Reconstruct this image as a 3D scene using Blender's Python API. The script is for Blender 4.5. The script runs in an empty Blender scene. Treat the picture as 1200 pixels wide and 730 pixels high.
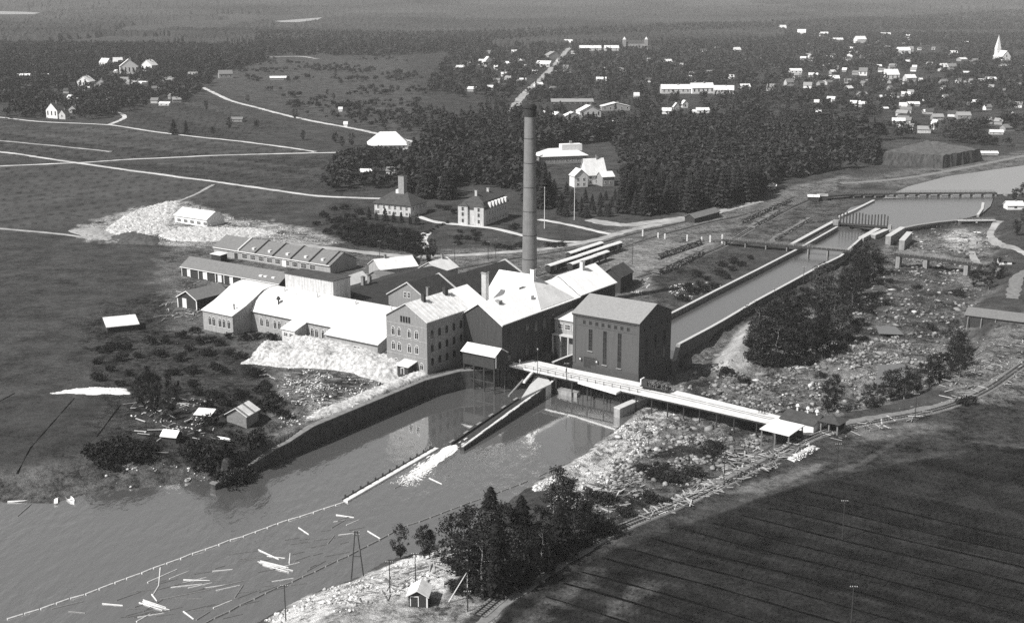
import bpy, bmesh, math, random
import numpy as np
from mathutils import Vector, Matrix

random.seed(7)
rng = np.random.default_rng(11)
scene = bpy.context.scene
COL = scene.collection
R = math.radians

# ------------------------------------------------------------------ camera, sky, sun, exposure
F_PX, CXP, CYP, HORIZON, CAM_H = 1500.0, 600.0, 365.0, -15.0, 120.0
PITCH = math.atan((CYP - HORIZON) / F_PX)
cam_data = bpy.data.cameras.new('camera')
cam_data.lens = 36.0 * F_PX / 1200.0
cam_data.clip_start = 1.0
cam_data.clip_end = 60000.0
cam = bpy.data.objects.new('camera', cam_data)
cam.location = (0, 0, CAM_H)
cam.rotation_euler = (math.pi / 2 - PITCH, 0, 0)
COL.objects.link(cam)
scene.camera = cam

SUN_EL = R(47)
SUN_H = Vector((-0.83, -0.56)).normalized()          # horizontal direction towards the sun
world = bpy.data.worlds.new('World')
scene.world = world
world.use_nodes = True
wn = world.node_tree
wn.nodes.clear()
sky = wn.nodes.new('ShaderNodeTexSky')
sky.sky_type = 'NISHITA'
sky.sun_disc = False
sky.dust_density = 2.0                               # a bright milky horizon, as on a hazy summer day
sky.altitude = 100.0
sky.sun_elevation = SUN_EL
sky.sun_rotation = math.atan2(SUN_H.x, SUN_H.y)
bw = wn.nodes.new('ShaderNodeRGBToBW')               # the photograph is black and white
bg = wn.nodes.new('ShaderNodeBackground')
bg.inputs['Strength'].default_value = 0.085
wo = wn.nodes.new('ShaderNodeOutputWorld')
wn.links.new(sky.outputs[0], bw.inputs[0])
wn.links.new(bw.outputs[0], bg.inputs['Color'])
wn.links.new(bg.outputs[0], wo.inputs['Surface'])
sl = bpy.data.lights.new('sun', 'SUN')
sl.energy = 5.0
sl.angle = R(0.5)
sl.color = (1.0, 0.985, 0.96)
sun = bpy.data.objects.new('sun', sl)
sd = Vector((SUN_H.x * math.cos(SUN_EL), SUN_H.y * math.cos(SUN_EL), math.sin(SUN_EL)))
sun.rotation_euler = sd.to_track_quat('Z', 'Y').to_euler()
sun.location = (-400, -200, 500)
COL.objects.link(sun)
scene.view_settings.view_transform = 'Standard'
scene.view_settings.look = 'None'
scene.view_settings.exposure = 0.3
scene.view_settings.gamma = 1.0
scene.render.engine = 'CYCLES'
scene.cycles.max_bounces = 5
scene.cycles.diffuse_bounces = 2
scene.cycles.glossy_bounces = 2
scene.cycles.volume_bounces = 0
scene.cycles.use_denoising = False

# ------------------------------------------------------------------ plan geometry
_c, _s = math.cos(PITCH), math.sin(PITCH)


def P(x, y, z=0.0):
    """Where the survey sight line through (x, y) meets the level z: a point of the site plan."""
    u, v = (x - CXP) / F_PX, -(y - CYP) / F_PX
    t = (z - CAM_H) / (-_s + v * _c)
    return Vector((u * t, (_c + v * _s) * t, z))


def PN(pts, z=0.0):
    return np.array([P(x, y, z)[:2] for x, y in pts])


def scale_at(p):
    """picture pixels per metre at a world point."""
    return F_PX / (p[1] * _c + (CAM_H - p[2]) * _s)


MILL = P(501, 439)
MA = R(-35)


def M(a, b, z=0.0):
    return Vector((MILL.x + a * math.cos(MA) - b * math.sin(MA), MILL.y + a * math.sin(MA) + b * math.cos(MA), z))


def hash2(ix, iy, seed):
    n = (ix.astype(np.int64) * 374761393 + iy.astype(np.int64) * 668265263 + seed * 974711) & 0x7fffffff
    n = ((n ^ (n >> 13)) * 1274126177) & 0x7fffffff
    return ((n ^ (n >> 16)) & 0xffff) / 65535.0


def vnoise(x, y, seed=0):
    ix, iy = np.floor(x), np.floor(y)
    fx, fy = x - ix, y - iy
    fx, fy = fx * fx * (3 - 2 * fx), fy * fy * (3 - 2 * fy)
    a, b = hash2(ix, iy, seed), hash2(ix + 1, iy, seed)
    c, d = hash2(ix, iy + 1, seed), hash2(ix + 1, iy + 1, seed)
    return a + (b - a) * fx + (c - a) * fy + (a - b - c + d) * fx * fy


def fbm(x, y, seed=0, o=4):
    s, amp, tot = 0, 1.0, 0
    for i in range(o):
        s = s + amp * vnoise(x, y, seed + i)
        tot += amp
        amp *= 0.5
        x, y = x * 2.03 + 17.1, y * 2.03 + 5.3
    return s / tot


def sdist(poly, X, Y, far=400.0, pad=60.0):
    """signed distance to a polygon, positive inside; only computed near it."""
    poly = np.asarray(poly)
    out = np.full(X.shape, -far)
    m = (X > poly[:, 0].min() - pad) & (X < poly[:, 0].max() + pad) & (Y > poly[:, 1].min() - pad) & (Y < poly[:, 1].max() + pad)
    x, y = X[m], Y[m]
    d = np.full(x.shape, 1e18)
    ins = np.zeros(x.shape, bool)
    n = len(poly)
    for i in range(n):
        ax, ay = poly[i]
        bx, by = poly[(i + 1) % n]
        ex, ey = bx - ax, by - ay
        t = np.clip(((x - ax) * ex + (y - ay) * ey) / max(ex * ex + ey * ey, 1e-9), 0, 1)
        d = np.minimum(d, (x - ax - t * ex) ** 2 + (y - ay - t * ey) ** 2)
        c = (ay > y) != (by > y)
        if abs(ey) > 1e-9:
            ins ^= c & (x < ex * (y - ay) / ey + ax)
    out[m] = np.where(ins, 1, -1) * np.sqrt(d)
    return out


def ldist(line, X, Y, far=400.0, pad=40.0):
    line = np.asarray(line)
    out = np.full(X.shape, far)
    m = (X > line[:, 0].min() - pad) & (X < line[:, 0].max() + pad) & (Y > line[:, 1].min() - pad) & (Y < line[:, 1].max() + pad)
    x, y = X[m], Y[m]
    d = np.full(x.shape, far * far)
    for i in range(len(line) - 1):
        ax, ay = line[i]
        ex, ey = line[i + 1] - line[i]
        t = np.clip(((x - ax) * ex + (y - ay) * ey) / max(ex * ex + ey * ey, 1e-9), 0, 1)
        d = np.minimum(d, (x - ax - t * ex) ** 2 + (y - ay - t * ey) ** 2)
    out[m] = np.sqrt(d)
    return out


def sstep(a, b, x):
    t = np.clip((x - a) / (b - a), 0, 1)
    return t * t * (3 - 2 * t)


# ------------------------------------------------------------------ materials (greys: the place is seen in black and white)
MATS = {}


def mat(name, tone, rough=0.85, var=0.25, scale=0.6, spec=0.3, island=0.0, bump=0.0, stretch=(1, 1, 1), metal=0.0, streak=0.0):
    if name in MATS:
        return MATS[name]
    m = bpy.data.materials.new(name)
    m.use_nodes = True
    nt = m.node_tree
    b = nt.nodes['Principled BSDF']
    b.inputs['Roughness'].default_value = rough
    b.inputs['Specular IOR Level'].default_value = spec
    b.inputs['Metallic'].default_value = metal
    tc = nt.nodes.new('ShaderNodeTexCoord')
    mp = nt.nodes.new('ShaderNodeMapping')
    mp.inputs['Scale'].default_value = stretch
    nt.links.new(tc.outputs['Object'], mp.inputs[0])
    no = nt.nodes.new('ShaderNodeTexNoise')
    no.inputs['Scale'].default_value = scale
    no.inputs['Detail'].default_value = 7
    no.inputs['Roughness'].default_value = 0.65
    nt.links.new(mp.outputs[0], no.inputs['Vector'])
    mr = nt.nodes.new('ShaderNodeMapRange')
    mr.inputs['From Min'].default_value = 0.3
    mr.inputs['From Max'].default_value = 0.7
    mr.inputs['To Min'].default_value = tone * (1 - var)
    mr.inputs['To Max'].default_value = tone * (1 + var)
    nt.links.new(no.outputs[0], mr.inputs[0])
    out = mr.outputs[0]
    if island:
        ge = nt.nodes.new('ShaderNodeNewGeometry')
        mi = nt.nodes.new('ShaderNodeMapRange')
        mi.inputs['To Min'].default_value = 1 - island
        mi.inputs['To Max'].default_value = 1 + island
        nt.links.new(ge.outputs['Random Per Island'], mi.inputs[0])
        mu = nt.nodes.new('ShaderNodeMath')
        mu.operation = 'MULTIPLY'
        nt.links.new(out, mu.inputs[0])
        nt.links.new(mi.outputs[0], mu.inputs[1])
        out = mu.outputs[0]
    if streak:
        ms = nt.nodes.new('ShaderNodeMapping')
        ms.inputs['Scale'].default_value = (1.6, 1.6, 0.12)
        nt.links.new(tc.outputs['Object'], ms.inputs[0])
        n2 = nt.nodes.new('ShaderNodeTexNoise')
        n2.inputs['Scale'].default_value = 1.0
        n2.inputs['Detail'].default_value = 5
        nt.links.new(ms.outputs[0], n2.inputs['Vector'])
        m2 = nt.nodes.new('ShaderNodeMapRange')
        m2.inputs['From Min'].default_value = 0.35
        m2.inputs['From Max'].default_value = 0.62
        m2.inputs['To Min'].default_value = 1 - streak
        m2.inputs['To Max'].default_value = 1.0
        nt.links.new(n2.outputs[0], m2.inputs[0])
        mu = nt.nodes.new('ShaderNodeMath')
        mu.operation = 'MULTIPLY'
        nt.links.new(out, mu.inputs[0])
        nt.links.new(m2.outputs[0], mu.inputs[1])
        out = mu.outputs[0]
    nt.links.new(out, b.inputs['Base Color'])
    if bump:
        bp = nt.nodes.new('ShaderNodeBump')
        bp.inputs['Strength'].default_value = bump
        bp.inputs['Distance'].default_value = 0.3
        nt.links.new(no.outputs[0], bp.inputs['Height'])
        nt.links.new(bp.outputs[0], b.inputs['Normal'])
    MATS[name] = m
    return m


def G(name):
    return MATS[name]


mat('white_roof', 0.70, 0.6, 0.13, 0.25, streak=0.12)
mat('bright_roof', 0.88, 0.6, 0.07, 0.3, streak=0.08)
mat('aged_roof', 0.66, 0.6, 0.22, 0.5)
mat('grey_roof', 0.25, 0.8, 0.16, 1.4)
mat('slate_roof', 0.16, 0.8, 0.2, 1.2)
mat('dark_roof', 0.055, 0.85, 0.3, 0.5)
mat('tar_roof', 0.03, 0.8, 0.3, 0.4)
mat('brick_wall', 0.235, 0.9, 0.22, 2.0, streak=0.12)
mat('pale_brick', 0.34, 0.9, 0.22, 1.6, streak=0.2)
mat('dark_brick', 0.055, 0.9, 0.3, 1.8, streak=0.2)
mat('power_brick', 0.085, 0.9, 0.14, 3.0, streak=0.1)
mat('plinth', 0.07, 0.9, 0.2, 2.0)
mat('plaster', 0.55, 0.9, 0.16, 0.8, streak=0.3)
mat('white_wall', 0.72, 0.8, 0.1, 0.9)
mat('grey_wall', 0.28, 0.85, 0.2, 1.2)
mat('wood_dark', 0.04, 0.9, 0.35, 1.5)
mat('wood_grey', 0.2, 0.9, 0.3, 1.5)
mat('wood_pale', 0.27, 0.85, 0.25, 1.5, island=0.7)
mat('trim_white', 0.75, 0.7, 0.08, 2.0)
mat('glass', 0.015, 0.15, 0.2, 0.5, spec=0.5)
mat('concrete', 0.27, 0.9, 0.2, 0.7, streak=0.25)
mat('concrete_pale', 0.46, 0.85, 0.15, 0.8)
mat('concrete_dark', 0.13, 0.9, 0.3, 0.4, streak=0.4)
mat('deck_pale', 0.6, 0.85, 0.2, 0.5)
mat('iron', 0.04, 0.6, 0.3, 2.0)
mat('chimney_brick', 0.19, 0.9, 0.12, 0.6, streak=0.12)
mat('soot', 0.035, 0.9, 0.3, 0.6)
mat('conifer', 0.030, 0.95, 0.3, 0.5, spec=0.1, island=0.5)
mat('leaves', 0.021, 0.95, 0.3, 0.4, spec=0.1, island=0.7)
mat('town_leaves', 0.034, 0.95, 0.45, 0.03, spec=0.1, island=0.6)
mat('wood_leaves', 0.034, 0.95, 0.5, 0.06, spec=0.1, island=0.6)
mat('far_conifer', 0.038, 0.95, 0.75, 0.0014, spec=0.1)
mat('dark_bank', 0.05, 0.95, 0.5, 0.5, streak=0.4)
mat('leaves_pale', 0.045, 0.95, 0.3, 0.4, spec=0.1, island=0.5)
mat('bush_leaves', 0.024, 0.95, 0.3, 0.6, spec=0.1, island=0.5)
mat('bark', 0.05, 0.95, 0.3, 3.0)
mat('birch_bark', 0.22, 0.9, 0.4, 2.0)
mat('stone', 0.18, 0.95, 0.3, 1.2, island=0.7)
mat('stone_pale', 0.46, 0.95, 0.25, 1.2, island=0.5)
mat('gravel_road', 0.30, 0.95, 0.4, 0.12)
mat('pale_road', 0.46, 0.95, 0.35, 0.06)
mat('ballast', 0.17, 0.95, 0.35, 0.6)
mat('white_heap', 0.44, 0.95, 0.6, 0.9, bump=1.0)
mat('dark_heap', 0.07, 0.95, 0.5, 0.5, bump=0.8)
mat('skin_cloth', 0.03, 0.9, 0.2, 2.0)
mat('rope', 0.3, 0.9, 0.1, 1.0)
mat('log_wood', 0.5, 0.9, 0.25, 0.8, island=0.3)
mat('log_dark', 0.12, 0.9, 0.4, 0.8, island=0.6)
mat('foam', 0.72, 0.7, 0.1, 2.0)
mat('spruce', 0.016, 0.95, 0.3, 0.5, spec=0.1, island=0.6)
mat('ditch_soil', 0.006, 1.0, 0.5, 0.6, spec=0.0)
mat('ditch_bank', 0.026, 0.95, 0.6, 0.3)
mat('mound_side', 0.05, 0.95, 0.6, 0.6, bump=0.8, stretch=(1, 1, 0.2))
mat('mound_grass', 0.085, 0.95, 0.5, 0.25, bump=0.5)


# ------------------------------------------------------------------ mesh building
class MB:
    def __init__(self):
        self.v, self.f, self.m = [], [], []

    def face(self, pts, m=0):
        b = len(self.v)
        self.v.extend([tuple(p) for p in pts])
        self.f.append(tuple(range(b, b + len(pts))))
        self.m.append(m)
        return self

    def hexa(self, p, m=0):
        """eight corners: bottom four counter-clockwise, then top four."""
        b = len(self.v)
        self.v.extend([tuple(q) for q in p])
        for f in ((3, 2, 1, 0), (4, 5, 6, 7), (0, 1, 5, 4), (1, 2, 6, 5), (2, 3, 7, 6), (3, 0, 4, 7)):
            self.f.append(tuple(b + i for i in f))
            self.m.append(m)
        return self

    def box(self, x0, x1, y0, y1, z0, z1, m=0):
        return self.hexa([(x0, y0, z0), (x1, y0, z0), (x1, y1, z0), (x0, y1, z0), (x0, y0, z1), (x1, y0, z1), (x1, y1, z1), (x0, y1, z1)], m)

    def bar(self, p0, p1, w, h, m=0):
        """a rectangular bar from p0 to p1 (centre of its underside), w wide and h high."""
        p0, p1 = Vector(p0), Vector(p1)
        d = (p1 - p0)
        s = Vector((-d.y, d.x, 0))
        s = s.normalized() * (w / 2) if s.length > 1e-6 else Vector((w / 2, 0, 0))
        up = Vector((0, 0, h))
        if abs(d.z) > 2 * math.hypot(d.x, d.y):
            up = Vector((-s.y, s.x, 0)).normalized() * h
        return self.hexa([p0 - s, p1 - s, p1 + s, p0 + s, p0 - s + up, p1 - s + up, p1 + s + up, p0 + s + up], m)

    def tube(self, p0, p1, r0, r1=None, n=6, m=0, caps=True):
        r1 = r0 if r1 is None else r1
        p0, p1 = Vector(p0), Vector(p1)
        d = (p1 - p0).normalized()
        a = d.orthogonal().normalized()
        c = d.cross(a)
        b = len(self.v)
        for p, r in ((p0, r0), (p1, r1)):
            for i in range(n):
                t = 2 * math.pi * i / n
                self.v.append(tuple(p + a * (math.cos(t) * r) + c * (math.sin(t) * r)))
        for i in range(n):
            j = (i + 1) % n
            self.f.append((b + i, b + j, b + n + j, b + n + i))
            self.m.append(m)
        if caps:
            self.f.append(tuple(b + i for i in reversed(range(n))))
            self.f.append(tuple(b + n + i for i in range(n)))
            self.m += [m, m]
        return self

    def extrude(self, poly, axis_vec, m=0):
        """a planar 3-D polygon pushed along axis_vec."""
        a = [Vector(p) for p in poly]
        d = Vector(axis_vec)
        b = len(self.v)
        n = len(a)
        self.v.extend([tuple(p) for p in a] + [tuple(p + d) for p in a])
        self.f.append(tuple(range(b, b + n)))
        self.f.append(tuple(b + n + i for i in reversed(range(n))))
        self.m += [m, m]
        for i in range(n):
            j = (i + 1) % n
            self.f.append((b + j, b + i, b + n + i, b + n + j))
            self.m.append(m)
        return self

    def mesh(self, name, mats, fix=True):
        me = bpy.data.meshes.new(name)
        me.from_pydata(self.v, [], self.f)
        for x in mats:
            me.materials.append(G(x) if isinstance(x, str) else x)
        me.polygons.foreach_set('material_index', self.m)
        if fix:
            bm = bmesh.new()
            bm.from_mesh(me)
            bmesh.ops.recalc_face_normals(bm, faces=bm.faces)
            bm.to_mesh(me)
            bm.free()
        me.update()
        return me

    def build(self, name, mats, parent=None, fix=True, smooth=False, loc=None, rz=0.0):
        mats = mats if isinstance(mats, (list, tuple)) else [mats]
        me = self.mesh(name, mats, fix)
        if smooth:
            me.polygons.foreach_set('use_smooth', [True] * len(me.polygons))
        return put(name, me, parent, loc, rz)


def put(name, me, parent=None, loc=None, rz=0.0):
    o = bpy.data.objects.new(name, me)
    COL.objects.link(o)
    if parent is not None:
        o.parent = parent
    if loc is not None:
        o.location = loc
    if rz:
        o.rotation_euler = (0, 0, rz)
    return o


def tag(o, label=None, cat=None, group=None, kind=None):
    if label:
        o['label'] = label
    if cat:
        o['category'] = cat
    if group:
        o['group'] = group
    if kind:
        o['kind'] = kind
    return o


def empty(name, loc, rz=0.0, label=None, cat=None, group=None):
    o = bpy.data.objects.new(name, None)
    COL.objects.link(o)
    o.location = loc
    o.rotation_euler = (0, 0, rz)
    o.empty_display_size = 0.5
    return tag(o, label, cat, group)


def copy_tree(o, loc=None, rz=None, sc=None, parent=None, label=None):
    c = o.copy()
    COL.objects.link(c)
    if parent is not None:
        c.parent = parent
    if loc is not None:
        c.location = loc
    if rz is not None:
        c.rotation_euler = (0, 0, rz)
    if sc is not None:
        c.scale = sc if hasattr(sc, '__len__') else (sc, sc, sc)
    if label:
        c['label'] = label
    for ch in list(o.children):
        copy_tree(ch, parent=c)
    return c


def raw_mesh(name, verts, faces_flat, n_per_face, mats, mat_idx=None, smooth=False):
    """fast mesh from numpy arrays, all faces with the same number of corners."""
    me = bpy.data.meshes.new(name)
    nv, nf = len(verts), len(faces_flat) // n_per_face
    me.vertices.add(nv)
    me.vertices.foreach_set('co', np.asarray(verts, dtype=np.float32).ravel())
    me.loops.add(nf * n_per_face)
    me.loops.foreach_set('vertex_index', np.asarray(faces_flat, dtype=np.int32).ravel())
    me.polygons.add(nf)
    me.polygons.foreach_set('loop_start', np.arange(nf, dtype=np.int32) * n_per_face)
    me.polygons.foreach_set('loop_total', np.full(nf, n_per_face, dtype=np.int32))
    for x in mats:
        me.materials.append(G(x) if isinstance(x, str) else x)
    if mat_idx is not None:
        me.polygons.foreach_set('material_index', np.asarray(mat_idx, dtype=np.int32))
    if smooth:
        me.polygons.foreach_set('use_smooth', np.ones(nf, dtype=bool))
    me.update(calc_edges=True)
    return me

# ------------------------------------------------------------------ the lie of the land
WATER_Z = -6.0
CANAL_Z = -0.9


def path_xy(*groups):
    return np.array([tuple(p)[:2] for g in groups for p in g])


QUAY = [Vector(p) for p in ((-77.5, 310.0, 0), (-73.8, 315.5, 0), (-53.8, 346.8, 0), (-28.0, 386.0, 0), (-17.0, 396.0, 0), (-4.4, 399.0, 0))]
LEFT_SHORE = [P(x, y, WATER_Z) for x, y in ((-420, 606), (0, 588), (60, 590), (108, 577), (200, 568), (262, 559))] + QUAY
GAP = [M(17, 20), M(17.5, 30), M(17.5, 57), M(32.5, 57), M(32.5, 36), M(58, 35)]
RIGHT_SHORE = [P(x, y, WATER_Z) for x, y in ((752, 474), (735, 494), (705, 514), (682, 534), (650, 550), (622, 568), (590, 592), (545, 630), (490, 648), (450, 658), (420, 676), (360, 697), (310, 724), (250, 762), (120, 900), (-500, 900))]
RIVER = path_xy(LEFT_SHORE, GAP, RIGHT_SHORE)
WALLED = path_xy([Vector((-77.5, 318, 0)), Vector((-57.5, 350, 0)), Vector((-31, 390, 0)), Vector((-18, 401, 0)), M(8, 24), M(8, 57), M(40, 62), M(40, 30), M(57, 30)], [P(500, 520, -6), P(400, 560, -6), Vector((-70, 312, 0))])
BED = path_xy([M(58.5, 35), M(58.5, 57), P(797, 408, 0), P(850, 384, 0), P(925, 345, 0), P(992, 306, 0), P(1016, 288, 0), P(1064, 272, 0), P(1112, 263, 0), P(1160, 264, 0), P(1170, 285, 0)],
              [P(x, y, -3) for x, y in ((1152, 315), (1166, 338), (1128, 372), (1150, 396), (1138, 414), (1086, 455), (1036, 474), (985, 484), (950, 502), (905, 516), (860, 548), (800, 574), (752, 596), (700, 600), (660, 590))],
              [P(x, y, -6) for x, y in ((690, 530), (740, 500))])
CANAL_L = [M(30, 57), P(790, 365, 1.2), P(932, 293, 1.2), P(980, 264, 1.2)]
CANAL_R = [P(1012, 279, 1.2), P(990, 300, 1.2), P(925, 333, 1.2), P(848, 373, 1.2), P(795, 403, 1.2), M(57.5, 56.5)]
CANAL = path_xy(CANAL_L, [P(1036, 268, 1.2)], CANAL_R)
POND = PN([(978, 262), (996, 243), (1034, 233), (1166, 227), (1161, 241), (1149, 251), (1120, 258), (1063, 268), (1042, 272)], 0.5)
UPRIVER = PN([(1034, 232), (1064, 218), (1110, 206), (1210, 192), (1320, 180), (1330, 222), (1215, 226), (1168, 227)], 0.5)
MOUND = PN([(1032, 186), (1041, 173), (1078, 169), (1152, 174), (1147, 183), (1106, 191)])
FIELD = PN([(575, 738), (650, 674), (700, 644), (860, 594), (1010, 552), (1090, 512), (1230, 532), (1450, 525), (1520, 900), (480, 900)])
DITCHES = []
_a, _b = P(860, 602), P(1197, 683)
_d = (_b - _a).normalized()
_n = Vector((_d.y, -_d.x, 0))
for _k in range(-3, 9):                              # straight open drains, evenly spaced over the whole field
    _o = _a + _n * (_k * 7.6 + 0.5 * math.sin(_k * 2.3))
    _q = np.array([[(_o + _d * _s_).x + 0.35 * math.sin(_s_ * 0.11 + _k), (_o + _d * _s_).y + 0.35 * math.cos(_s_ * 0.13 + _k)] for _s_ in np.arange(-150, 150, 4.0)])
    _q = _q[sdist(FIELD, _q[:, 0], _q[:, 1]) > 1.5]
    if len(_q) > 3:
        DITCHES.append(_q)
DITCHES_LEFT = [PN(p, -2) for p in ([(20, 552), (88, 474)], [(114, 520), (142, 482)], [(-40, 500), (18, 468)])]
GARDENS_FAR = [PN(p) for p in ([(-40, 150), (60, 166), (330, 190)], [(-40, 163), (110, 180)], [(0, 172), (260, 212), (420, 224)], [(250, 190), (440, 208)], [(130, 195), (400, 215)])]


LAKES = [(PN([(-120, 20.5), (0, 20.2), (30, 21), (48, 22.5), (40, 24.5), (0, 24.6), (-120, 24)]), 22.0), (PN([(322, 31.5), (345, 29.5), (378, 26.5), (372, 30), (350, 33), (330, 33)]), 16.0)]


def height(X, Y):
    X, Y = np.asarray(X, float), np.asarray(Y, float)
    D = np.hypot(X, Y)
    z = (fbm(X / 40, Y / 40, 3) - 0.5) * 0.5
    z = z * sstep(330, 700, D) * 1.5 + z * 0.35
    # far country rises in long low ridges
    far = sstep(3000, 9000, D)
    z = z + far * (20 + 150 * fbm(X / 3500 + 3, Y / 1900, 21, 3) ** 1.6) + sstep(1500, 3500, D) * 14 * (fbm(X / 700, Y / 500, 31, 3) - 0.4)
    for poly, lv in LAKES:
        k = sstep(-500, -60, sdist(poly, X, Y, 2000.0, 800.0))
        z = z * (1 - k) + lv * k
    r = sdist(RIVER, X, Y)
    w = sdist(WALLED, X, Y)
    n1 = (fbm(X / 9, Y / 9, 5) - 0.5)
    side = sstep(-30, 40, X * 0.8 - (Y - 330) * 0.25)          # 0 on the mill bank, 1 on the far bank
    bankw = np.where(w > -1.0, 0.8, 24 * (1 - side) + 17 * side)
    bank = np.clip(1 + (r + n1 * 3 * (w < -1)) / bankw, 0, 1)
    z = np.where(r < 0, z * (1 - bank) + (WATER_Z + 0.1) * bank ** 1.3 + n1 * 1.0 * bank * (w < -1), z)
    b = sdist(BED, X, Y)
    bb = sstep(-9, 3, b + n1 * 4)
    deep = -3.4 - 1.6 * sstep(470, 400, Y - X * 0.2)
    rub = (fbm(X / 3.1, Y / 3.1, 8, 3) - 0.5) * 2.0 + (fbm(X / 14, Y / 14, 9, 2) - 0.5) * 2.0
    z = np.minimum(z, z * (1 - bb) + (deep + rub) * bb)
    z = np.where(r > 0, np.minimum(z, WATER_Z - 0.2 - 2.5 * sstep(0, 5, r)), z)
    for poly, zb in ((CANAL, -3.0), (POND, -1.5), (UPRIVER, -1.0)):
        d = sdist(poly, X, Y)
        z = z * (1 - sstep(-0.5, 0.6, d)) + zb * sstep(-0.5, 0.6, d)
    # the loose slope beside the canal's right wall
    d = sdist(APRON, X, Y)
    z = np.where(d > -3, np.maximum(z, -4.2 + 4.4 * sstep(-3, 9, d)), z)
    return z


APRON = path_xy([P(884, 362, 1.0), P(868, 372, 1.0)], [P(x, y, -3.5) for x, y in ((850, 408), (834, 430), (856, 438), (890, 424), (886, 392))])


def gz(x, y):
    return float(height(np.array([x]), np.array([y]))[0])


def at(px, py, z=0.0):
    """the spot of ground seen along a sight line (three steps are enough on this gentle land)."""
    for _ in range(4):
        p = P(px, py, z)
        z = gz(p.x, p.y)
    return Vector((p.x, p.y, z))


px = np.arange(-300, 1505, 2.3)
py = np.concatenate([np.arange(900, 730, -6), np.arange(730, 60, -2.0), np.arange(60, 8, -1.0), np.arange(8, -8.5, -0.5)])
U, V = np.meshgrid((px - CXP) / F_PX, -(py - CYP) / F_PX)
T = -CAM_H / (-_s + V * _c)
GX, GY = U * T, (_c + V * _s) * T
GZ = height(GX, GY)

# colour of the ground: tone, coarse contrast, fine stripe
tone = 0.050 + 0.02 * (fbm(GX / 60, GY / 45, 41) - 0.5)
con = np.full(GX.shape, 0.35)


def zone(poly, t, c, soft=3.0, amp=8.0, cell=9.0):
    global tone, con
    d = sdist(poly, GX, GY) + (fbm(GX / cell, GY / cell, int(abs(t * 1000)) % 97) - 0.5) * amp
    k = sstep(-soft, soft, d)
    tone = tone * (1 - k) + t * k
    con = con * (1 - k) + c * k


def streaks(line, t, c, half=1.0, soft=0.6, cell=6.0, amp=0.5):
    global tone, con
    d = ldist(line, GX, GY) + (fbm(GX / cell, GY / cell, 77) - 0.5) * amp
    k = 1 - sstep(half, half + soft, d)
    tone = tone * (1 - k) + t * k
    con = con * (1 - k) + c * k


# far country
zone(PN([(0, 60), (300, 62), (300, 20), (1200, 20), (1400, 60), (1400, 190), (1040, 165), (960, 150), (480, 160), (470, 60)]), 0.045, 0.6, 20, 60, 60)
zone(PN([(255, 72), (470, 70), (500, 120), (480, 160), (380, 140), (250, 105), (240, 85)]), 0.062, 0.5, 15, 40, 40)
zone(PN([(165, 110), (250, 115), (340, 150), (260, 165), (150, 145)]), 0.048, 0.4, 8, 20)
zone(PN([(1060, 118), (1210, 125), (1260, 180), (1150, 170), (1100, 140)]), 0.05, 0.5, 8, 20)
zone(PN([(-100, 198), (95, 194), (380, 232), (250, 236), (190, 240), (60, 270), (-100, 268)]), 0.062, 0.2, 4, 4)
zone(PN([(-100, 268), (60, 272), (190, 285), (210, 320), (130, 380), (80, 470), (-100, 470)]), 0.052, 0.4, 5, 12)
zone(PN([(-100, 145), (130, 149), (365, 180), (95, 190), (-100, 176)]), 0.058, 0.35, 4, 4)
zone(PN([(110, 194), (440, 181), (430, 225), (380, 228)]), 0.048, 0.45, 4, 4)
for ln in GARDENS_FAR:
    streaks(ln, 0.036, 0.3, 1.5, 2.0)
# left bank
zone(PN([(-60, 478), (170, 470), (190, 560), (100, 570), (-60, 580)], -2), 0.042, 0.3, 3, 5)
zone(PN([(95, 380), (200, 340), (280, 420), (330, 470), (250, 560), (100, 560), (130, 470)], -1), 0.062, 1.0, 5, 20)
zone(PN([(-60, 560), (180, 545), (262, 540), (262, 560), (110, 578), (-60, 600)], -4), 0.10, 0.8, 3, 8)
# the mill yard
zone(PN([(185, 300), (255, 262), (420, 296), (520, 292), (700, 292), (760, 330), (790, 360), (760, 380), (600, 430), (520, 442), (380, 495), (300, 536), (300, 500), (350, 470), (270, 400), (200, 385)]), 0.12, 0.75, 4, 14)
zone(PN([(330, 428), (470, 420), (500, 440), (430, 478), (360, 498), (318, 520), (330, 480)]), 0.17, 0.95, 3, 16, 5)
zone(PN([(360, 470), (470, 440), (505, 440), (430, 478), (370, 492), (345, 490)]), 0.42, 0.9, 2, 12, 5)
zone(PN([(95, 268), (150, 245), (210, 234), (262, 255), (340, 262), (430, 284), (330, 285), (262, 290), (180, 288), (110, 280)]), 0.34, 1.0, 3, 22, 7)
zone(PN([(420, 300), (520, 292), (620, 284), (720, 268), (840, 246), (900, 226), (990, 205), (1010, 214), (940, 245), (900, 268), (846, 285), (790, 300), (720, 332), (640, 322), (520, 312)]), 0.15, 0.8, 4, 12)
zone(PN([(690, 300), (740, 285), (840, 284), (800, 330), (750, 345), (715, 330)]), 0.2, 0.6, 4, 12)
zone(PN([(760, 318), (850, 295), (900, 288), (830, 330), (800, 360), (770, 352)]), 0.06, 0.8, 3, 8)
zone(PN([(840, 275), (990, 215), (1000, 236), (980, 260), (920, 288)]), 0.10, 0.9, 4, 16)
zone(PN([(1000, 210), (1180, 180), (1300, 165), (1300, 185), (1110, 205), (1060, 220)]), 0.12, 0.7, 5, 14)
zone(PN([(875, 325), (938, 292), (938, 300), (830, 352)]), 0.30, 0.4, 1.5, 2)
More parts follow.
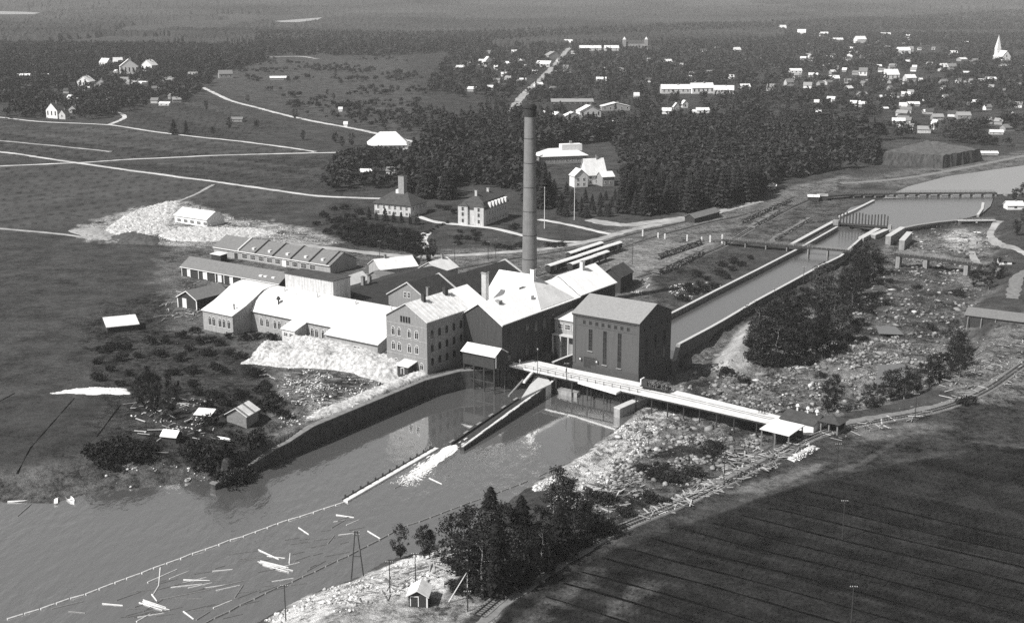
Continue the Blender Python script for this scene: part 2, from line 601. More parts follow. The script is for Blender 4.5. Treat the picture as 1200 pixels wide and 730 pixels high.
# lawns below the mill office and the wood's edge
zone(PN([(385, 236), (470, 245), (500, 270), (495, 292), (420, 292), (370, 270)]), 0.045, 0.6, 4, 12)
zone(PN([(505, 262), (560, 258), (640, 256), (712, 272), (700, 282), (610, 292), (520, 292)]), 0.052, 0.4, 2, 3)
# river bed, shores
zone(BED, 0.165, 1.0, 4, 8)
for cx_, cy_, w_, h_, t_ in ((880, 470, 40, 12, 0.04), (1000, 405, 30, 9, 0.045), (1060, 365, 36, 10, 0.05), (950, 450, 24, 8, 0.04), (1110, 350, 30, 10, 0.045), (830, 452, 30, 12, 0.04), (800, 530, 40, 10, 0.04), (1085, 320, 40, 6, 0.05), (1030, 350, 26, 7, 0.21), (900, 500, 50, 6, 0.06)):
    zone(PN([(cx_ + w_ * math.cos(k), cy_ + h_ * math.sin(k)) for k in np.linspace(0, 6.28, 13)[:-1]], -4), t_, 0.9, 2, 9, 5)
zone(PN([(900, 440), (960, 400), (1040, 395), (1090, 420), (1040, 465), (960, 475), (870, 480), (820, 455)], -4), 0.20, 1.0, 4, 20, 6)
zone(PN([(1000, 325), (1100, 320), (1150, 345), (1110, 390), (1010, 395)], -4), 0.10, 1.0, 4, 20, 6)
zone(PN([(1108, 270), (1150, 272), (1150, 290), (1105, 292)], -3), 0.38, 0.9, 3, 8, 5)
zone(APRON, 0.30, 0.3, 1.5, 3)
zone(PN([(748, 472), (792, 482), (780, 500), (735, 540), (712, 560), (680, 590), (636, 575), (622, 566), (690, 528), (735, 492)], -5), 0.56, 1.0, 2, 10, 4)
zone(PN([(740, 560), (830, 520), (900, 530), (940, 520), (880, 560), (800, 600), (700, 630), (660, 640)], -2), 0.12, 1.0, 3, 16, 6)
zone(PN([(290, 745), (345, 700), (420, 672), (500, 645), (545, 640), (530, 700), (520, 740)], -4), 0.66, 0.8, 2, 8, 4)
zone(PN([(330, 735), (440, 705), (560, 705), (590, 730), (560, 760), (300, 780)], -1), 0.33, 0.8, 2, 8, 5)
# far bank: track verges, the dark field
zone(PN([(575, 735), (640, 668), (700, 640), (860, 590), (1010, 548), (1230, 516), (1450, 500), (1520, 900), (480, 900)]), 0.021, 0.5, 0.6, 2)
zone(PN([(690, 640), (800, 590), (890, 555), (960, 506), (1060, 488), (1150, 468), (1230, 470), (1230, 514), (1010, 546), (860, 588)]), 0.055, 0.8, 3, 10)
zone(PN([(850, 578), (930, 545), (985, 535), (960, 556), (900, 576)]), 0.14, 0.5, 2, 6)
zone(PN([(985, 500), (1060, 490), (1110, 500), (1080, 508), (1000, 520)]), 0.13, 0.6, 3, 8)
zone(PN([(1080, 445), (1130, 395), (1180, 375), (1260, 350), (1260, 470), (1150, 470)]), 0.2, 1.0, 4, 14)
for y0, x0, x1 in ((598, 600, 640), (640, 655, 700), (655, 720, 760), (668, 620, 650)):
    streaks(PN([(x0, y0 + 62), (x1, y0 + 30)]), 0.075, 0.6, 0.8, 3.0, 3, 5)
streaks(PN([(700, 641), (760, 622), (860, 590), (920, 572), (960, 556), (1010, 543), (1075, 500), (1090, 506), (1130, 516), (1230, 528)]), 0.075, 0.5, 0.5, 1.0, 5, 0.8)
streaks(PN([(545, 735), (690, 650), (860, 590)]), 0.05, 0.6, 0.8, 2.0, 5, 2)
zone(CANAL, 0.05, 0.2, 1, 0)
# mown strips and cart tracks give the meadows their grain
def strips(poly, a, b, period, amp, edge=2.0):
    global tone
    p, q = P(*a), P(*b)
    d = (q - p).normalized()
    u = (-(GX - p.x) * d.y + (GY - p.y) * d.x) / period
    v = ((GX - p.x) * d.x + (GY - p.y) * d.y) / 90.0
    w = sstep(-edge, edge, sdist(poly, GX, GY))
    s = hash2(np.floor(u), np.floor(v * 0.13 + 50), 91) - 0.5
    seam = np.abs(u - np.floor(u) - 0.5) > 0.44
    tone = tone * (1 + w * (amp * 2 * s + amp * 0.7 * (vnoise(u * 4, v * 0.6, 93) - 0.5) - 0.45 * seam))


strips(PN([(-100, 147), (130, 150), (365, 180), (95, 190), (-100, 176)]), (0, 152), (330, 186), 11, 0.3)
strips(PN([(112, 194), (440, 181), (430, 224), (390, 228), (240, 212)]), (120, 194), (400, 226), 9, 0.34)
strips(PN([(-100, 199), (95, 195), (370, 232), (250, 236), (190, 240), (60, 268), (-100, 266)]), (0, 268), (200, 238), 17, 0.08)
strips(PN([(165, 112), (245, 116), (340, 152), (260, 165), (150, 147)]), (160, 120), (330, 160), 12, 0.22)
strips(PN([(590, 735), (650, 672), (700, 642), (860, 592), (1010, 550), (1230, 520), (1450, 505), (1500, 880), (500, 880)]), (860, 602), (1197, 683), 1.9, 0.3)
tone = tone * (1 + 0.22 * (vnoise((GX * 0.82 - GY * 0.57) / 7, (GX * 0.57 + GY * 0.82) / 160, 61) - 0.5) * (con < 0.5))

nr, nc = GX.shape
idx = np.arange(nr * nc).reshape(nr, nc)
quads = np.stack([idx[:-1, :-1], idx[:-1, 1:], idx[1:, 1:], idx[1:, :-1]], -1).reshape(-1)
gm = bpy.data.materials.new('ground_cover')
gm.use_nodes = True
nt = gm.node_tree
bs = nt.nodes['Principled BSDF']
bs.inputs['Roughness'].default_value = 1.0
bs.inputs['Specular IOR Level'].default_value = 0.05
at_n = nt.nodes.new('ShaderNodeAttribute')
at_n.attribute_name = 'cover'
sp = nt.nodes.new('ShaderNodeSeparateColor')
nt.links.new(at_n.outputs['Color'], sp.inputs[0])
tc = nt.nodes.new('ShaderNodeTexCoord')


def nz(scale, detail, rough=0.65):
    n = nt.nodes.new('ShaderNodeTexNoise')
    n.inputs['Scale'].default_value = scale
    n.inputs['Detail'].default_value = detail
    n.inputs['Roughness'].default_value = rough
    nt.links.new(tc.outputs['Object'], n.inputs['Vector'])
    return n.outputs[0]


def mth(op, a, b=None, clamp=False):
    n = nt.nodes.new('ShaderNodeMath')
    n.operation = op
    n.use_clamp = clamp
    for i, x in enumerate((a, b)):
        if x is None:
            continue
        if isinstance(x, (int, float)):
            n.inputs[i].default_value = x
        else:
            nt.links.new(x, n.inputs[i])
    return n.outputs[0]


coarse = mth('MULTIPLY', mth('SUBTRACT', nz(0.42, 9, 0.75), 0.5), 5.5)
patch = mth('MULTIPLY', mth('SUBTRACT', nz(0.1, 5, 0.6), 0.5), 3.2)
fine = mth('ADD', mth('MULTIPLY', mth('SUBTRACT', nz(0.05, 10, 0.72), 0.5), 1.6), mth('MULTIPLY', patch, sp.outputs[1]))
grit = mth('MULTIPLY', mth('SUBTRACT', nz(1.7, 4, 0.8), 0.5), 2.4)
fac = mth('ADD', mth('ADD', mth('ADD', 1.0, grit), mth('MULTIPLY', coarse, sp.outputs[1])), fine)
fac = mth('MAXIMUM', fac, 0.18)
nt.links.new(mth('MINIMUM', mth('MULTIPLY', sp.outputs[0], fac), 0.85), bs.inputs['Base Color'])
bp = nt.nodes.new('ShaderNodeBump')
bp.inputs['Distance'].default_value = 0.6
nt.links.new(sp.outputs[1], bp.inputs['Strength'])
nt.links.new(coarse, bp.inputs['Height'])
nt.links.new(bp.outputs[0], bs.inputs['Normal'])
me = raw_mesh('ground', np.stack([GX, GY, GZ], -1).reshape(-1, 3), quads, 4, [gm], smooth=True)
ca = me.attributes.new('cover', 'FLOAT_COLOR', 'POINT')
cv = np.zeros((nr * nc, 4), np.float32)
cv[:, 0], cv[:, 1], cv[:, 3] = tone.ravel(), con.ravel(), 1
ca.data.foreach_set('color', cv.ravel())
ground = put('ground', me)
tag(ground, kind='structure')


# ------------------------------------------------------------------ water
def water_mat(name, base, rough, ripple, scale, stretch=(1, 1, 1), ang=0.0, spec=0.5, ior=1.5, metal=0.0):
    m = bpy.data.materials.new(name)
    m.use_nodes = True
    n = m.node_tree
    b = n.nodes['Principled BSDF']
    b.inputs['Base Color'].default_value = (base, base, base, 1)
    b.inputs['Roughness'].default_value = rough
    b.inputs['Specular IOR Level'].default_value = spec
    b.inputs['IOR'].default_value = ior
    b.inputs['Metallic'].default_value = metal
    c = n.nodes.new('ShaderNodeTexCoord')
    mp = n.nodes.new('ShaderNodeMapping')
    mp.inputs['Scale'].default_value = stretch
    mp.inputs['Rotation'].default_value = (0, 0, ang)
    n.links.new(c.outputs['Object'], mp.inputs[0])
    t = n.nodes.new('ShaderNodeTexNoise')
    t.inputs['Scale'].default_value = scale
    t.inputs['Detail'].default_value = 5
    n.links.new(mp.outputs[0], t.inputs['Vector'])
    # patches of wind: the ripple comes and goes over the surface
    t2 = n.nodes.new('ShaderNodeTexNoise')
    t2.inputs['Scale'].default_value = 0.02
    t2.inputs['Detail'].default_value = 3
    n.links.new(c.outputs['Object'], t2.inputs['Vector'])
    mr = n.nodes.new('ShaderNodeMapRange')
    mr.inputs['From Min'].default_value = 0.35
    mr.inputs['From Max'].default_value = 0.65
    mr.inputs['To Min'].default_value = ripple * 0.3
    mr.inputs['To Max'].default_value = ripple
    n.links.new(t2.outputs[0], mr.inputs[0])
    bp = n.nodes.new('ShaderNodeBump')
    bp.inputs['Distance'].default_value = 0.5
    sx = n.nodes.new('ShaderNodeSeparateXYZ')
    n.links.new(c.outputs['Object'], sx.inputs[0])
    my = n.nodes.new('ShaderNodeMapRange')            # calm below the works, rippled by the current further down
    my.inputs['From Min'].default_value = 352.0
    my.inputs['From Max'].default_value = 318.0
    my.inputs['To Min'].default_value = 0.035
    my.inputs['To Max'].default_value = 1.0
    n.links.new(sx.outputs[1], my.inputs[0])
    mm = n.nodes.new('ShaderNodeMath')
    mm.operation = 'MULTIPLY'
    n.links.new(mr.outputs[0], mm.inputs[0])
    n.links.new(my.outputs[0], mm.inputs[1])
    n.links.new(mm.outputs[0], bp.inputs['Strength'])
    n.links.new(t.outputs[0], bp.inputs['Height'])
    n.links.new(bp.outputs[0], b.inputs['Normal'])
    MATS[name] = m
    return m


water_mat('river_water', 0.60, 0.05, 1.0, 0.45, (1, 0.45, 1), R(-55), metal=0.9)
water_mat('canal_water', 0.5, 0.2, 0.2, 0.6, metal=0.9)
water_mat('lake_water', 0.85, 0.3, 0.1, 0.05, metal=0.8)
water_mat('shallow_water', 0.42, 0.35, 0.2, 0.3, metal=0.5)


def sheet(name, poly, z, m):
    mb = MB()
    mb.face([(x, y, z) for x, y in poly])
    return tag(mb.build(name, m), kind='structure')


sheet('river', [(-230, 140), (150, 140), (150, 320), (40, 470), (0, 460), (-60, 380), (-230, 380)], WATER_Z, 'river_water')
sheet('canal_water', [tuple(p)[:2] for p in CANAL], CANAL_Z, 'canal_water')
sheet('pond', [tuple(p) for p in POND], 0.2, 'canal_water')
sheet('upstream_river', [tuple(p) for p in UPRIVER], 0.1, 'shallow_water')
pool = PN([(1030, 425), (1060, 424), (1064, 436), (1050, 450), (1026, 448)], -3.2)
pool2 = PN([(1026, 378), (1050, 381), (1060, 390), (1030, 389)], -3.2)
sheet('rock_pool', pool, -3.9, 'canal_water')
sheet('rock_pool', pool2, -3.9, 'canal_water')


# ------------------------------------------------------------------ roads, paths and tracks follow the ground as low banked strips
def ribbon(name, pts, width, m, lift=0.12, z=0.0, world=False, kind='structure', wob=0.22):
    line = [Vector(p) for p in pts] if world else [P(x, y, z) for x, y in pts]
    dense = []
    for i in range(len(line) - 1):
        d = (line[i + 1] - line[i]).length
        n = max(1, int(d / max(3.0, scale_at(line[i]) ** -1 * 6)))
        # a spline through the points keeps bends soft
        p0 = line[max(i - 1, 0)]
        p1, p2 = line[i], line[i + 1]
        p3 = line[min(i + 2, len(line) - 1)]
        for k in range(n):
            t = k / n
            dense.append(0.5 * ((2 * p1) + (p2 - p0) * t + (2 * p0 - 5 * p1 + 4 * p2 - p3) * t * t + (3 * p1 - p0 - 3 * p2 + p3) * t ** 3))
    dense.append(line[-1])
    n = len(dense)
    rows = []
    for i, p in enumerate(dense):
        t = (dense[min(i + 1, n - 1)] - dense[max(i - 1, 0)])
        s = Vector((-t.y, t.x, 0)).normalized()
        w = width * (1 + wob * (random.random() - 0.5) * 2) / 2
        rows.append([p - s * (w + 0.4), p - s * w, p + s * w, p + s * (w + 0.4)])
    pts3 = np.array([[q[:2] for q in r] for r in rows])
    hz = height(pts3[..., 0], pts3[..., 1])
    mb = MB()
    for i in range(n):
        top = max(hz[i].max(), hz[i].mean()) + lift
        for j in range(4):
            mb.v.append((pts3[i, j, 0], pts3[i, j, 1], hz[i, j] - 0.3 if j in (0, 3) else top))
    for i in range(n - 1):
        for j in range(3):
            a = i * 4 + j
            mb.f.append((a, a + 4, a + 5, a + 1))
            mb.m.append(0)
    o = mb.build(name, m)
    if kind:
        tag(o, kind=kind)
    return o, dense


ribbon('road', [(-60, 172), (0, 178), (95, 192), (200, 206), (300, 220), (380, 230), (460, 233)], 3.6, 'pale_road')
ribbon('road', [(-60, 197), (0, 195), (95, 191), (170, 186), (300, 181), (440, 178)], 3.6, 'pale_road')
ribbon('road', [(238, 103), (268, 117), (300, 126), (360, 141), (420, 152), (492, 168)], 4.6, 'pale_road')
ribbon('path', [(-60, 133), (0, 138), (50, 143), (128, 147), (200, 157), (300, 168), (370, 178)], 3.4, 'pale_road')
ribbon('path', [(128, 147), (146, 138), (138, 132), (126, 129)], 4, 'pale_road')
ribbon('path', [(-60, 160), (30, 168), (130, 178)], 3, 'gravel_road')
ribbon('path', [(-60, 262), (0, 268), (70, 274), (110, 280)], 2.5, 'gravel_road')
ribbon('path', [(182, 247), (215, 234), (250, 217)], 2, 'gravel_road')
ribbon('road', [(598, 134), (612, 113), (632, 95), (655, 72), (668, 58), (690, 55)], 9, 'gravel_road')
for poly, lv in LAKES:
    sheet('lake', [tuple(p) for p in poly], lv + 0.8, 'lake_water')
ribbon('road', [(310, 68), (350, 67), (372, 70)], 10, 'gravel_road')
ribbon('road', [(1010, 95), (1030, 93), (1075, 94)], 6, 'gravel_road')
ribbon('road', [(1125, 72), (1160, 75), (1200, 78)], 9, 'gravel_road')
# the works road, the office drive and garden paths
ribbon('road', [(330, 285), (400, 292), (470, 300), (545, 299), (640, 292), (700, 281), (740, 270), (800, 258), (840, 249), (890, 236)], 5, 'gravel_road')
ribbon('path', [(486, 252), (510, 260), (545, 264), (580, 268), (612, 276), (650, 283), (690, 284)], 3.5, 'pale_road')
ribbon('path', [(500, 293), (497, 280), (502, 272), (494, 275)], 3.0, 'pale_road')
ribbon('path', [(632, 257), (680, 266), (722, 276)], 3.0, 'pale_road')
ribbon('path', [(690, 258), (730, 264), (770, 260), (815, 254)], 8, 'gravel_road')
ribbon('path', [(1215, 305), (1195, 294), (1176, 284), (1164, 275), (1162, 266), (1172, 259)], 3.6, 'gravel_road')
ribbon('path', [(1143, 272), (1140, 288), (1148, 303)], 3, 'gravel_road')
ribbon('road', [(1186, 350), (1190, 335), (1196, 322), (1230, 312)], 5, 'ballast')
ribbon('road', [(985, 215), (1060, 209), (1130, 197), (1200, 183), (1300, 168)], 5, 'ballast')
ribbon('road', [(958, 500), (1010, 492), (1070, 482), (1120, 470), (1165, 448), (1215, 418)], 3.6, 'ballast')
ribbon('road', [(560, 735), (585, 712), (615, 690), (650, 665), (690, 642)], 2.4, 'ballast')
for ln in DITCHES:
    ribbon('ditch', [(x, y, 0) for x, y in ln], 0.55, 'ditch_soil', 0.06, world=True, wob=0.7)
for ln in DITCHES_LEFT:
    ribbon('ditch', [(x, y, 0) for x, y in ln], 0.35, 'ditch_soil', 0.03, world=True, wob=0.7)

# ------------------------------------------------------------------ windows, doors, chimneys, houses
_win = {}


def window_meshes(w, h, style, fr):
    key = (round(w, 2), round(h, 2), style, fr)
    if key in _win:
        return _win[key]
    mb, pb = MB(), MB()
    t = min(0.12, w * 0.12)
    if style == 'arch':                     # round-headed, local x across, z up, y = 0 on the wall plane, -y outwards
        n = 7
        r = w / 2
        hh = h - r
        outer = [(-r, 0)] + [(r, 0)] + [(r * math.cos(a), hh + r * math.sin(a)) for a in np.linspace(0, math.pi, n)]
        ri = r - t
        inner = [(-ri, t)] + [(ri, t)] + [(ri * math.cos(a), hh + ri * math.sin(a)) for a in np.linspace(0, math.pi, n)]
        k = len(outer)
        for i in range(k):
            j = (i + 1) % k
            a, b, c, d = outer[i], outer[j], inner[j], inner[i]
            mb.hexa([(a[0], 0, a[1]), (b[0], 0, b[1]), (c[0], 0, c[1]), (d[0], 0, d[1]), (a[0], -0.09, a[1]), (b[0], -0.09, b[1]), (c[0], -0.09, c[1]), (d[0], -0.09, d[1])])
        pb.extrude([(x, 0, z) for x, z in inner], (0, -0.03, 0))
        mb.box(-0.04, 0.04, -0.07, -0.035, t, h - t)
        mb.box(-ri, ri, -0.07, -0.035, hh - 0.04, hh + 0.04)
    else:
        for b in ((-w / 2, w / 2, 0, t), (-w / 2, w / 2, h - t, h), (-w / 2, -w / 2 + t, t, h - t), (w / 2 - t, w / 2, t, h - t)):
            mb.box(b[0], b[1], -0.09, 0, b[2], b[3])
        pb.box(-w / 2 + t, w / 2 - t, -0.03, 0, t, h - t)
        cols, rows = {'plain': (1, 1), 'cross': (2, 2), 'grid': (3, 3), 'slit': (2, 6), 'wide': (4, 2)}[style]
        for i in range(1, cols):
            x = -w / 2 + w * i / cols
            mb.box(x - 0.035, x + 0.035, -0.07, -0.035, t, h - t)
        for i in range(1, rows):
            z = h * i / rows
            mb.box(-w / 2 + t, w / 2 - t, -0.065, -0.036, z - 0.035, z + 0.035)
    _win[key] = (mb.mesh('window_frame', [fr]), pb.mesh('window_pane', ['glass']))
    return _win[key]


FACES = {'f': lambda L, W: ((0, 0), 0), 'b': lambda L, W: ((L, W), math.pi), 'r': lambda L, W: ((L, 0), math.pi / 2), 'l': lambda L, W: ((0, W), -math.pi / 2)}


def add_window(root, L, W, face, u, z, w, h, style='plain', fr='trim_white', label=None):
    (ox, oy), a = FACES[face](L, W)
    x, y = ox + math.cos(a) * u, oy + math.sin(a) * u
    fm, pm = window_meshes(w, h, style, fr)
    o = put('window', fm, root, (x, y, z), a)
    put('pane', pm, o, (0, 0, 0))
    return o


def add_door(root, L, W, face, u, z, w, h, m='wood_dark', name='door'):
    (ox, oy), a = FACES[face](L, W)
    x, y = ox + math.cos(a) * u, oy + math.sin(a) * u
    mb = MB()
    mb.box(-w / 2, w / 2, -0.05, 0, 0, h, 0)
    for s in (-1, 1):
        mb.box(s * w / 2 - 0.08, s * w / 2 + 0.08, -0.1, 0, 0, h + 0.08, 1)
    mb.box(-w / 2 - 0.08, w / 2 + 0.08, -0.1, 0, h, h + 0.16, 1)
    return mb.build(name, [m, 'trim_white'], root, loc=(x, y, z), rz=a)


def add_chimney(roof, x, y, z0, z1, w=0.7, d=None, m='brick_wall'):
    d = d or w
    mb = MB()
    mb.box(x - w / 2, x + w / 2, y - d / 2, y + d / 2, z0, z1, 0)
    mb.box(x - w / 2 - 0.1, x + w / 2 + 0.1, y - d / 2 - 0.1, y + d / 2 + 0.1, z1, z1 + 0.22, 0)
    mb.box(x - w / 2 + 0.15, x + w / 2 - 0.15, y - d / 2 + 0.15, y + d / 2 - 0.15, z1 + 0.22, z1 + 0.4, 1)
    return mb.build('chimney', [m, 'soot'], roof)


def house(name, label, cat, o, ang, L, W, h, rise, ridge='x', wall='plaster', roof='dark_roof', group=None, ov=0.45, base=0.0, wins=(), doors=(), chims=(), hip=0.0, trim=True, off=0.5, th=0.22, h2=None, root=None):
    """o: the near left corner at ground level; x runs along the front (length L), y away from it (depth W)."""
    root = root or empty(name, o, ang, label, cat, group)
    zb = -base
    hb = h if h2 is None else h2              # height of the back (ridge x) or right (ridge y) eave
    mb = MB()
    if ridge == 'x':
        yr = W * off
        prof = [(0, 0, zb), (0, W, zb), (0, W, hb), (0, yr, h + rise), (0, 0, h)] if not hip and rise else [(0, 0, zb), (0, W, zb), (0, W, hb), (0, 0, h)]
        mb.extrude(prof, (L, 0, 0))
    else:
        xr = L * off
        prof = [(0, 0, zb), (L, 0, zb), (L, 0, hb), (xr, 0, h + rise), (0, 0, h)] if not hip and rise else [(0, 0, zb), (L, 0, zb), (L, 0, hb), (0, 0, h)]
        mb.extrude(prof, (0, W, 0))
    mb.build('wall', wall, root)
    rb = MB()
    e = 0.03
    if hip:
        if ridge == 'x':
            yr = W / 2
            r0, r1 = (hip, yr, h + rise), (L - hip, yr, h + rise)
        else:
            r0, r1 = (L / 2, hip, h + rise), (L / 2, W - hip, h + rise)
        k = rise / (W / 2 if ridge == 'x' else L / 2)
        zz = h - ov * k + e
        c = [(-ov, -ov, zz), (L + ov, -ov, zz), (L + ov, W + ov, zz), (-ov, W + ov, zz)]
        u = lambda p: (p[0], p[1], p[2] + th)
        r0, r1 = (r0[0], r0[1], r0[2] + e + th), (r1[0], r1[1], r1[2] + e + th)
        rb.face(c[::-1])
        for i in range(4):
            rb.face([c[i], c[(i + 1) % 4], u(c[(i + 1) % 4]), u(c[i])])
        c = [u(p) for p in c]
        if ridge == 'x':
            rb.face([c[0], c[1], r1, r0]).face([c[1], c[2], r1]).face([c[2], c[3], r0, r1]).face([c[3], c[0], r0])
        else:
            rb.face([c[0], c[1], r0]).face([c[1], c[2], r1, r0]).face([c[2], c[3], r1]).face([c[3], c[0], r0, r1])
    elif rise == 0:
        rb.hexa([(-ov, -ov, h + e), (L + ov, -ov, h + e), (L + ov, W + ov, hb + e), (-ov, W + ov, hb + e), (-ov, -ov, h + e + th), (L + ov, -ov, h + e + th), (L + ov, W + ov, hb + e + th), (-ov, W + ov, hb + e + th)])
    elif ridge == 'x':
        k1, k2 = rise / max(yr, 0.1), (h + rise - hb) / max(W - yr, 0.1)
        pr = [(-ov, h - ov * k1 + e), (yr, h + rise + e), (W + ov, hb - ov * k2 + e)]
        rb.extrude([(-ov, y, z) for y, z in pr] + [(-ov, y, z + th) for y, z in reversed(pr)], (L + 2 * ov, 0, 0))
    else:
        k1, k2 = rise / max(xr, 0.1), (h + rise - hb) / max(L - xr, 0.1)
        pr = [(-ov, h - ov * k1 + e), (xr, h + rise + e), (L + ov, hb - ov * k2 + e)]
        rb.extrude([(x, -ov, z) for x, z in pr] + [(x, -ov, z + th) for x, z in reversed(pr)], (0, W + 2 * ov, 0))
    ro = rb.build('roof', roof, root)
    for w in wins:
        add_window(root, L, W, *w)
    for d in doors:
        add_door(root, L, W, *d)
    for cx, cy, z0, z1, cw in chims:
        add_chimney(ro, cx, cy, z0, z1, cw)
    return root, ro


# ------------------------------------------------------------------ the mill: tall brick building at the water
wins = []
for z in (6.1, 11.0):
    for u in (2.9, 5.4, 9.6, 12.6):
        wins.append(('f', u, z, 1.55, 3.0, 'arch'))
for u in (6.4, 7.5, 8.6, 9.7):
    wins.append(('f', u, 15.9, 0.75, 2.0, 'plain', 'dark_brick'))
for z in (2.5, 7.0, 11.6):
    for i in range(8):
        wins.append(('r', 2.6 + i * 3.8, z, 1.3, 2.5, 'arch', 'dark_brick'))
for u in (4.0, 8.5, 14.5):
    wins.append(('f', u, 0.8, 1.5, 2.7, 'arch'))
mill, mill_roof = house('brick_mill', 'tall brick mill with four small gable windows, standing at the corner of the river wall', 'mill building', M(-16.8, 0), MA, 16.8, 32, 17.3, 4.8, 'y', 'brick_wall', 'aged_roof', base=7, ov=0.5, wins=wins)
add_chimney(mill_roof, 9.6, 7.5, 20, 23.6, 1.1, 1.1, 'dark_brick')
add_chimney(mill_roof, 9.6, 19.0, 20, 23.8, 1.1, 1.6, 'dark_brick')
mb = MB()
for z in (4.9, 10.3, 15.0):
    mb.box(-0.06, 16.86, -0.08, 0.0, z, z + 0.25)
mb.build('string_course', 'pale_brick', mill)
# pale patched paint on the newer half of the roof: a second sheet of bright metal
mb = MB()
k = 4.8 / 8.4
mb.hexa([(8.5, 23, 22.36), (17.2, 23, 17.36), (17.2, 32.45, 17.36), (8.5, 32.45, 22.36), (8.5, 23, 22.42), (17.2, 23, 17.42), (17.2, 32.45, 17.42), (8.5, 32.45, 22.42)])
mb.build('roof_sheet', 'bright_roof', mill)
mb = MB()
for i in range(1, 16):
    y = 2 * i - 0.05
    mb.hexa([(8.6, y, 22.33), (17.2, y, 17.40), (17.2, y + 0.1, 17.40), (8.6, y + 0.1, 22.33), (8.6, y, 22.46), (17.2, y, 17.53), (17.2, y + 0.1, 17.53), (8.6, y + 0.1, 22.46)])
tag(mb.build('roof_seam', 'aged_roof', mill), kind='stuff')
# lean-to sheds at its foot, half buried in the white spoil
house('lean_to', 'small dark lean-to shed against the foot of the tall brick mill', 'shed', M(-9.0, -4.2), MA, 4.5, 4.0, 2.6, 0, 'x', 'wood_dark', 'aged_roof', h2=3.6, base=1, doors=(('f', 2.2, 0, 1.2, 2.0),))

# ------------------------------------------------------------------ the long machine hall with the bright roof, along the tailrace
hall = empty('machine_hall', M(-2.2, 19.2), MA, 'long brick machine hall with a bright white metal roof beside the power station', 'mill building')
mb = MB()
HL, HW, HE, HR = 71.5, 17.8, 14.7, 20.4      # length along b, width along a
mb.extrude([(0, 0, -8), (HW, 0, -8), (HW, 0, HE), (HW - 9, 0, HR), (0, 0, HE)], (0, HL, 0))
mb.build('wall', 'dark_brick', hall)
rb = MB()
pr = [(-0.5, HE - 0.28), (HW - 9, HR + 0.03), (HW + 0.5, HE - 0.28)]
rb.extrude([(x, -0.5, z) for x, z in pr] + [(x, -0.5, z + 0.25) for x, z in reversed(pr)], (0, 47.5, 0))
hroof = rb.build('roof', 'bright_roof', hall)
rb = MB()
pr = [(-0.6, HE + 0.22), (HW - 9, HR + 0.6), (HW + 0.6, HE + 0.22)]
rb.extrude([(x, 47.0, z) for x, z in pr] + [(x, 47.0, z + 0.3) for x, z in reversed(pr)], (0, HL - 46.5, 0))
hroof2 = rb.build('roof', 'bright_roof', hall)
add_chimney(hroof2, HW - 8.4, 62, 19, 23.4, 1.2, 1.6, 'aged_roof')
mb = MB()
for y in [i * 2.4 for i in range(1, 19)]:
    mb.hexa([(HW - 9, y, HR + 0.27), (HW + 0.5, y, HE - 0.05), (HW + 0.5, y + 0.09, HE - 0.05), (HW - 9, y + 0.09, HR + 0.27), (HW - 9, y, HR + 0.32), (HW + 0.5, y, HE + 0.0), (HW + 0.5, y + 0.09, HE + 0.0), (HW - 9, y + 0.09, HR + 0.32)])
for y in [48 + i * 2.4 for i in range(10)]:
    mb.hexa([(HW - 9, y, HR + 0.87), (HW + 0.6, y, HE + 0.48), (HW + 0.6, y + 0.09, HE + 0.48), (HW - 9, y + 0.09, HR + 0.87), (HW - 9, y, HR + 0.93), (HW + 0.6, y, HE + 0.54), (HW + 0.6, y + 0.09, HE + 0.54), (HW - 9, y + 0.09, HR + 0.93)])
tag(mb.build('roof_seam', 'bright_roof', hall), kind='stuff')
for i in range(13):
    for z in (1.0, 8.0):
        add_window(hall, HW, HL, 'r', 4 + i * 5.2, z, 2.0, 4.2, 'arch', 'dark_brick')
for i, (x, y) in enumerate(((10.4, 8), (12.2, 24), (11.0, 33))):
    mb = MB()
    mb.box(x - 1.2, x + 1.2, y - 0.9, y + 0.9, 16.0, HR - (x - 8.8) * 0.62 + 0.75)
    mb.build('roof_hatch', 'grey_roof' if i < 1 else 'aged_roof', hall)
# gutter board under the near gable, a pale verge
mb = MB()
mb.bar((HW - 9, -0.58, HR - 0.25), (HW + 0.55, -0.58, HE - 0.55), 0.12, 0.4)
mb.build('verge_board', 'trim_white', hall)

# boiler house: a taller cross wing whose bright slope runs down to the hall roof
boiler = empty('boiler_house', M(-8.6, 42), MA, 'tall boiler house, its bright white roof rising between the machine hall and the great chimney', 'mill building')
mb = MB()
mb.extrude([(0, 0, 0), (0, 20, 0), (0, 20, 15.5), (0, 10, 23.7), (0, 0, 15.5)], (6.5, 0, 0))
mb.box(6.5, 23.6, 0.1, 19.9, 0, 15.3)
mb.build('wall', 'dark_brick', boiler)
rb = MB()
k = 8.2 / 10
c = [(-0.4, -0.5, 15.1), (24.2, -0.5, 15.1), (24.2, 20.5, 15.1), (-0.4, 20.5, 15.1)]
r0, r1 = (-0.4, 10, 23.9), (13.5, 10, 23.9)
rb.face([c[0], c[1], r1, r0]).face([c[1], c[2], r1]).face([c[2], c[3], r0, r1])
d = lambda p: (p[0], p[1], p[2] - 0.3)
rb.face([d(c[0]), d(r0), d(r1), d(c[1])]).face([d(c[1]), d(r1), d(c[2])]).face([d(c[2]), d(r1), d(r0), d(c[3])])
for p, q in ((c[0], c[1]), (c[1], c[2]), (c[2], c[3]), (c[3], r0), (r0, c[0])):
    rb.face([p, d(p), d(q), q])
broof = rb.build('roof', 'white_roof', boiler)
for u in (5, 10, 15):
    add_window(boiler, 21, 20, 'l', u, 9, 1.5, 3, 'arch')
add_chimney(broof, 15.0, 8.6, 21, 26.0, 1.5, 1.5, 'aged_roof')
mb = MB()
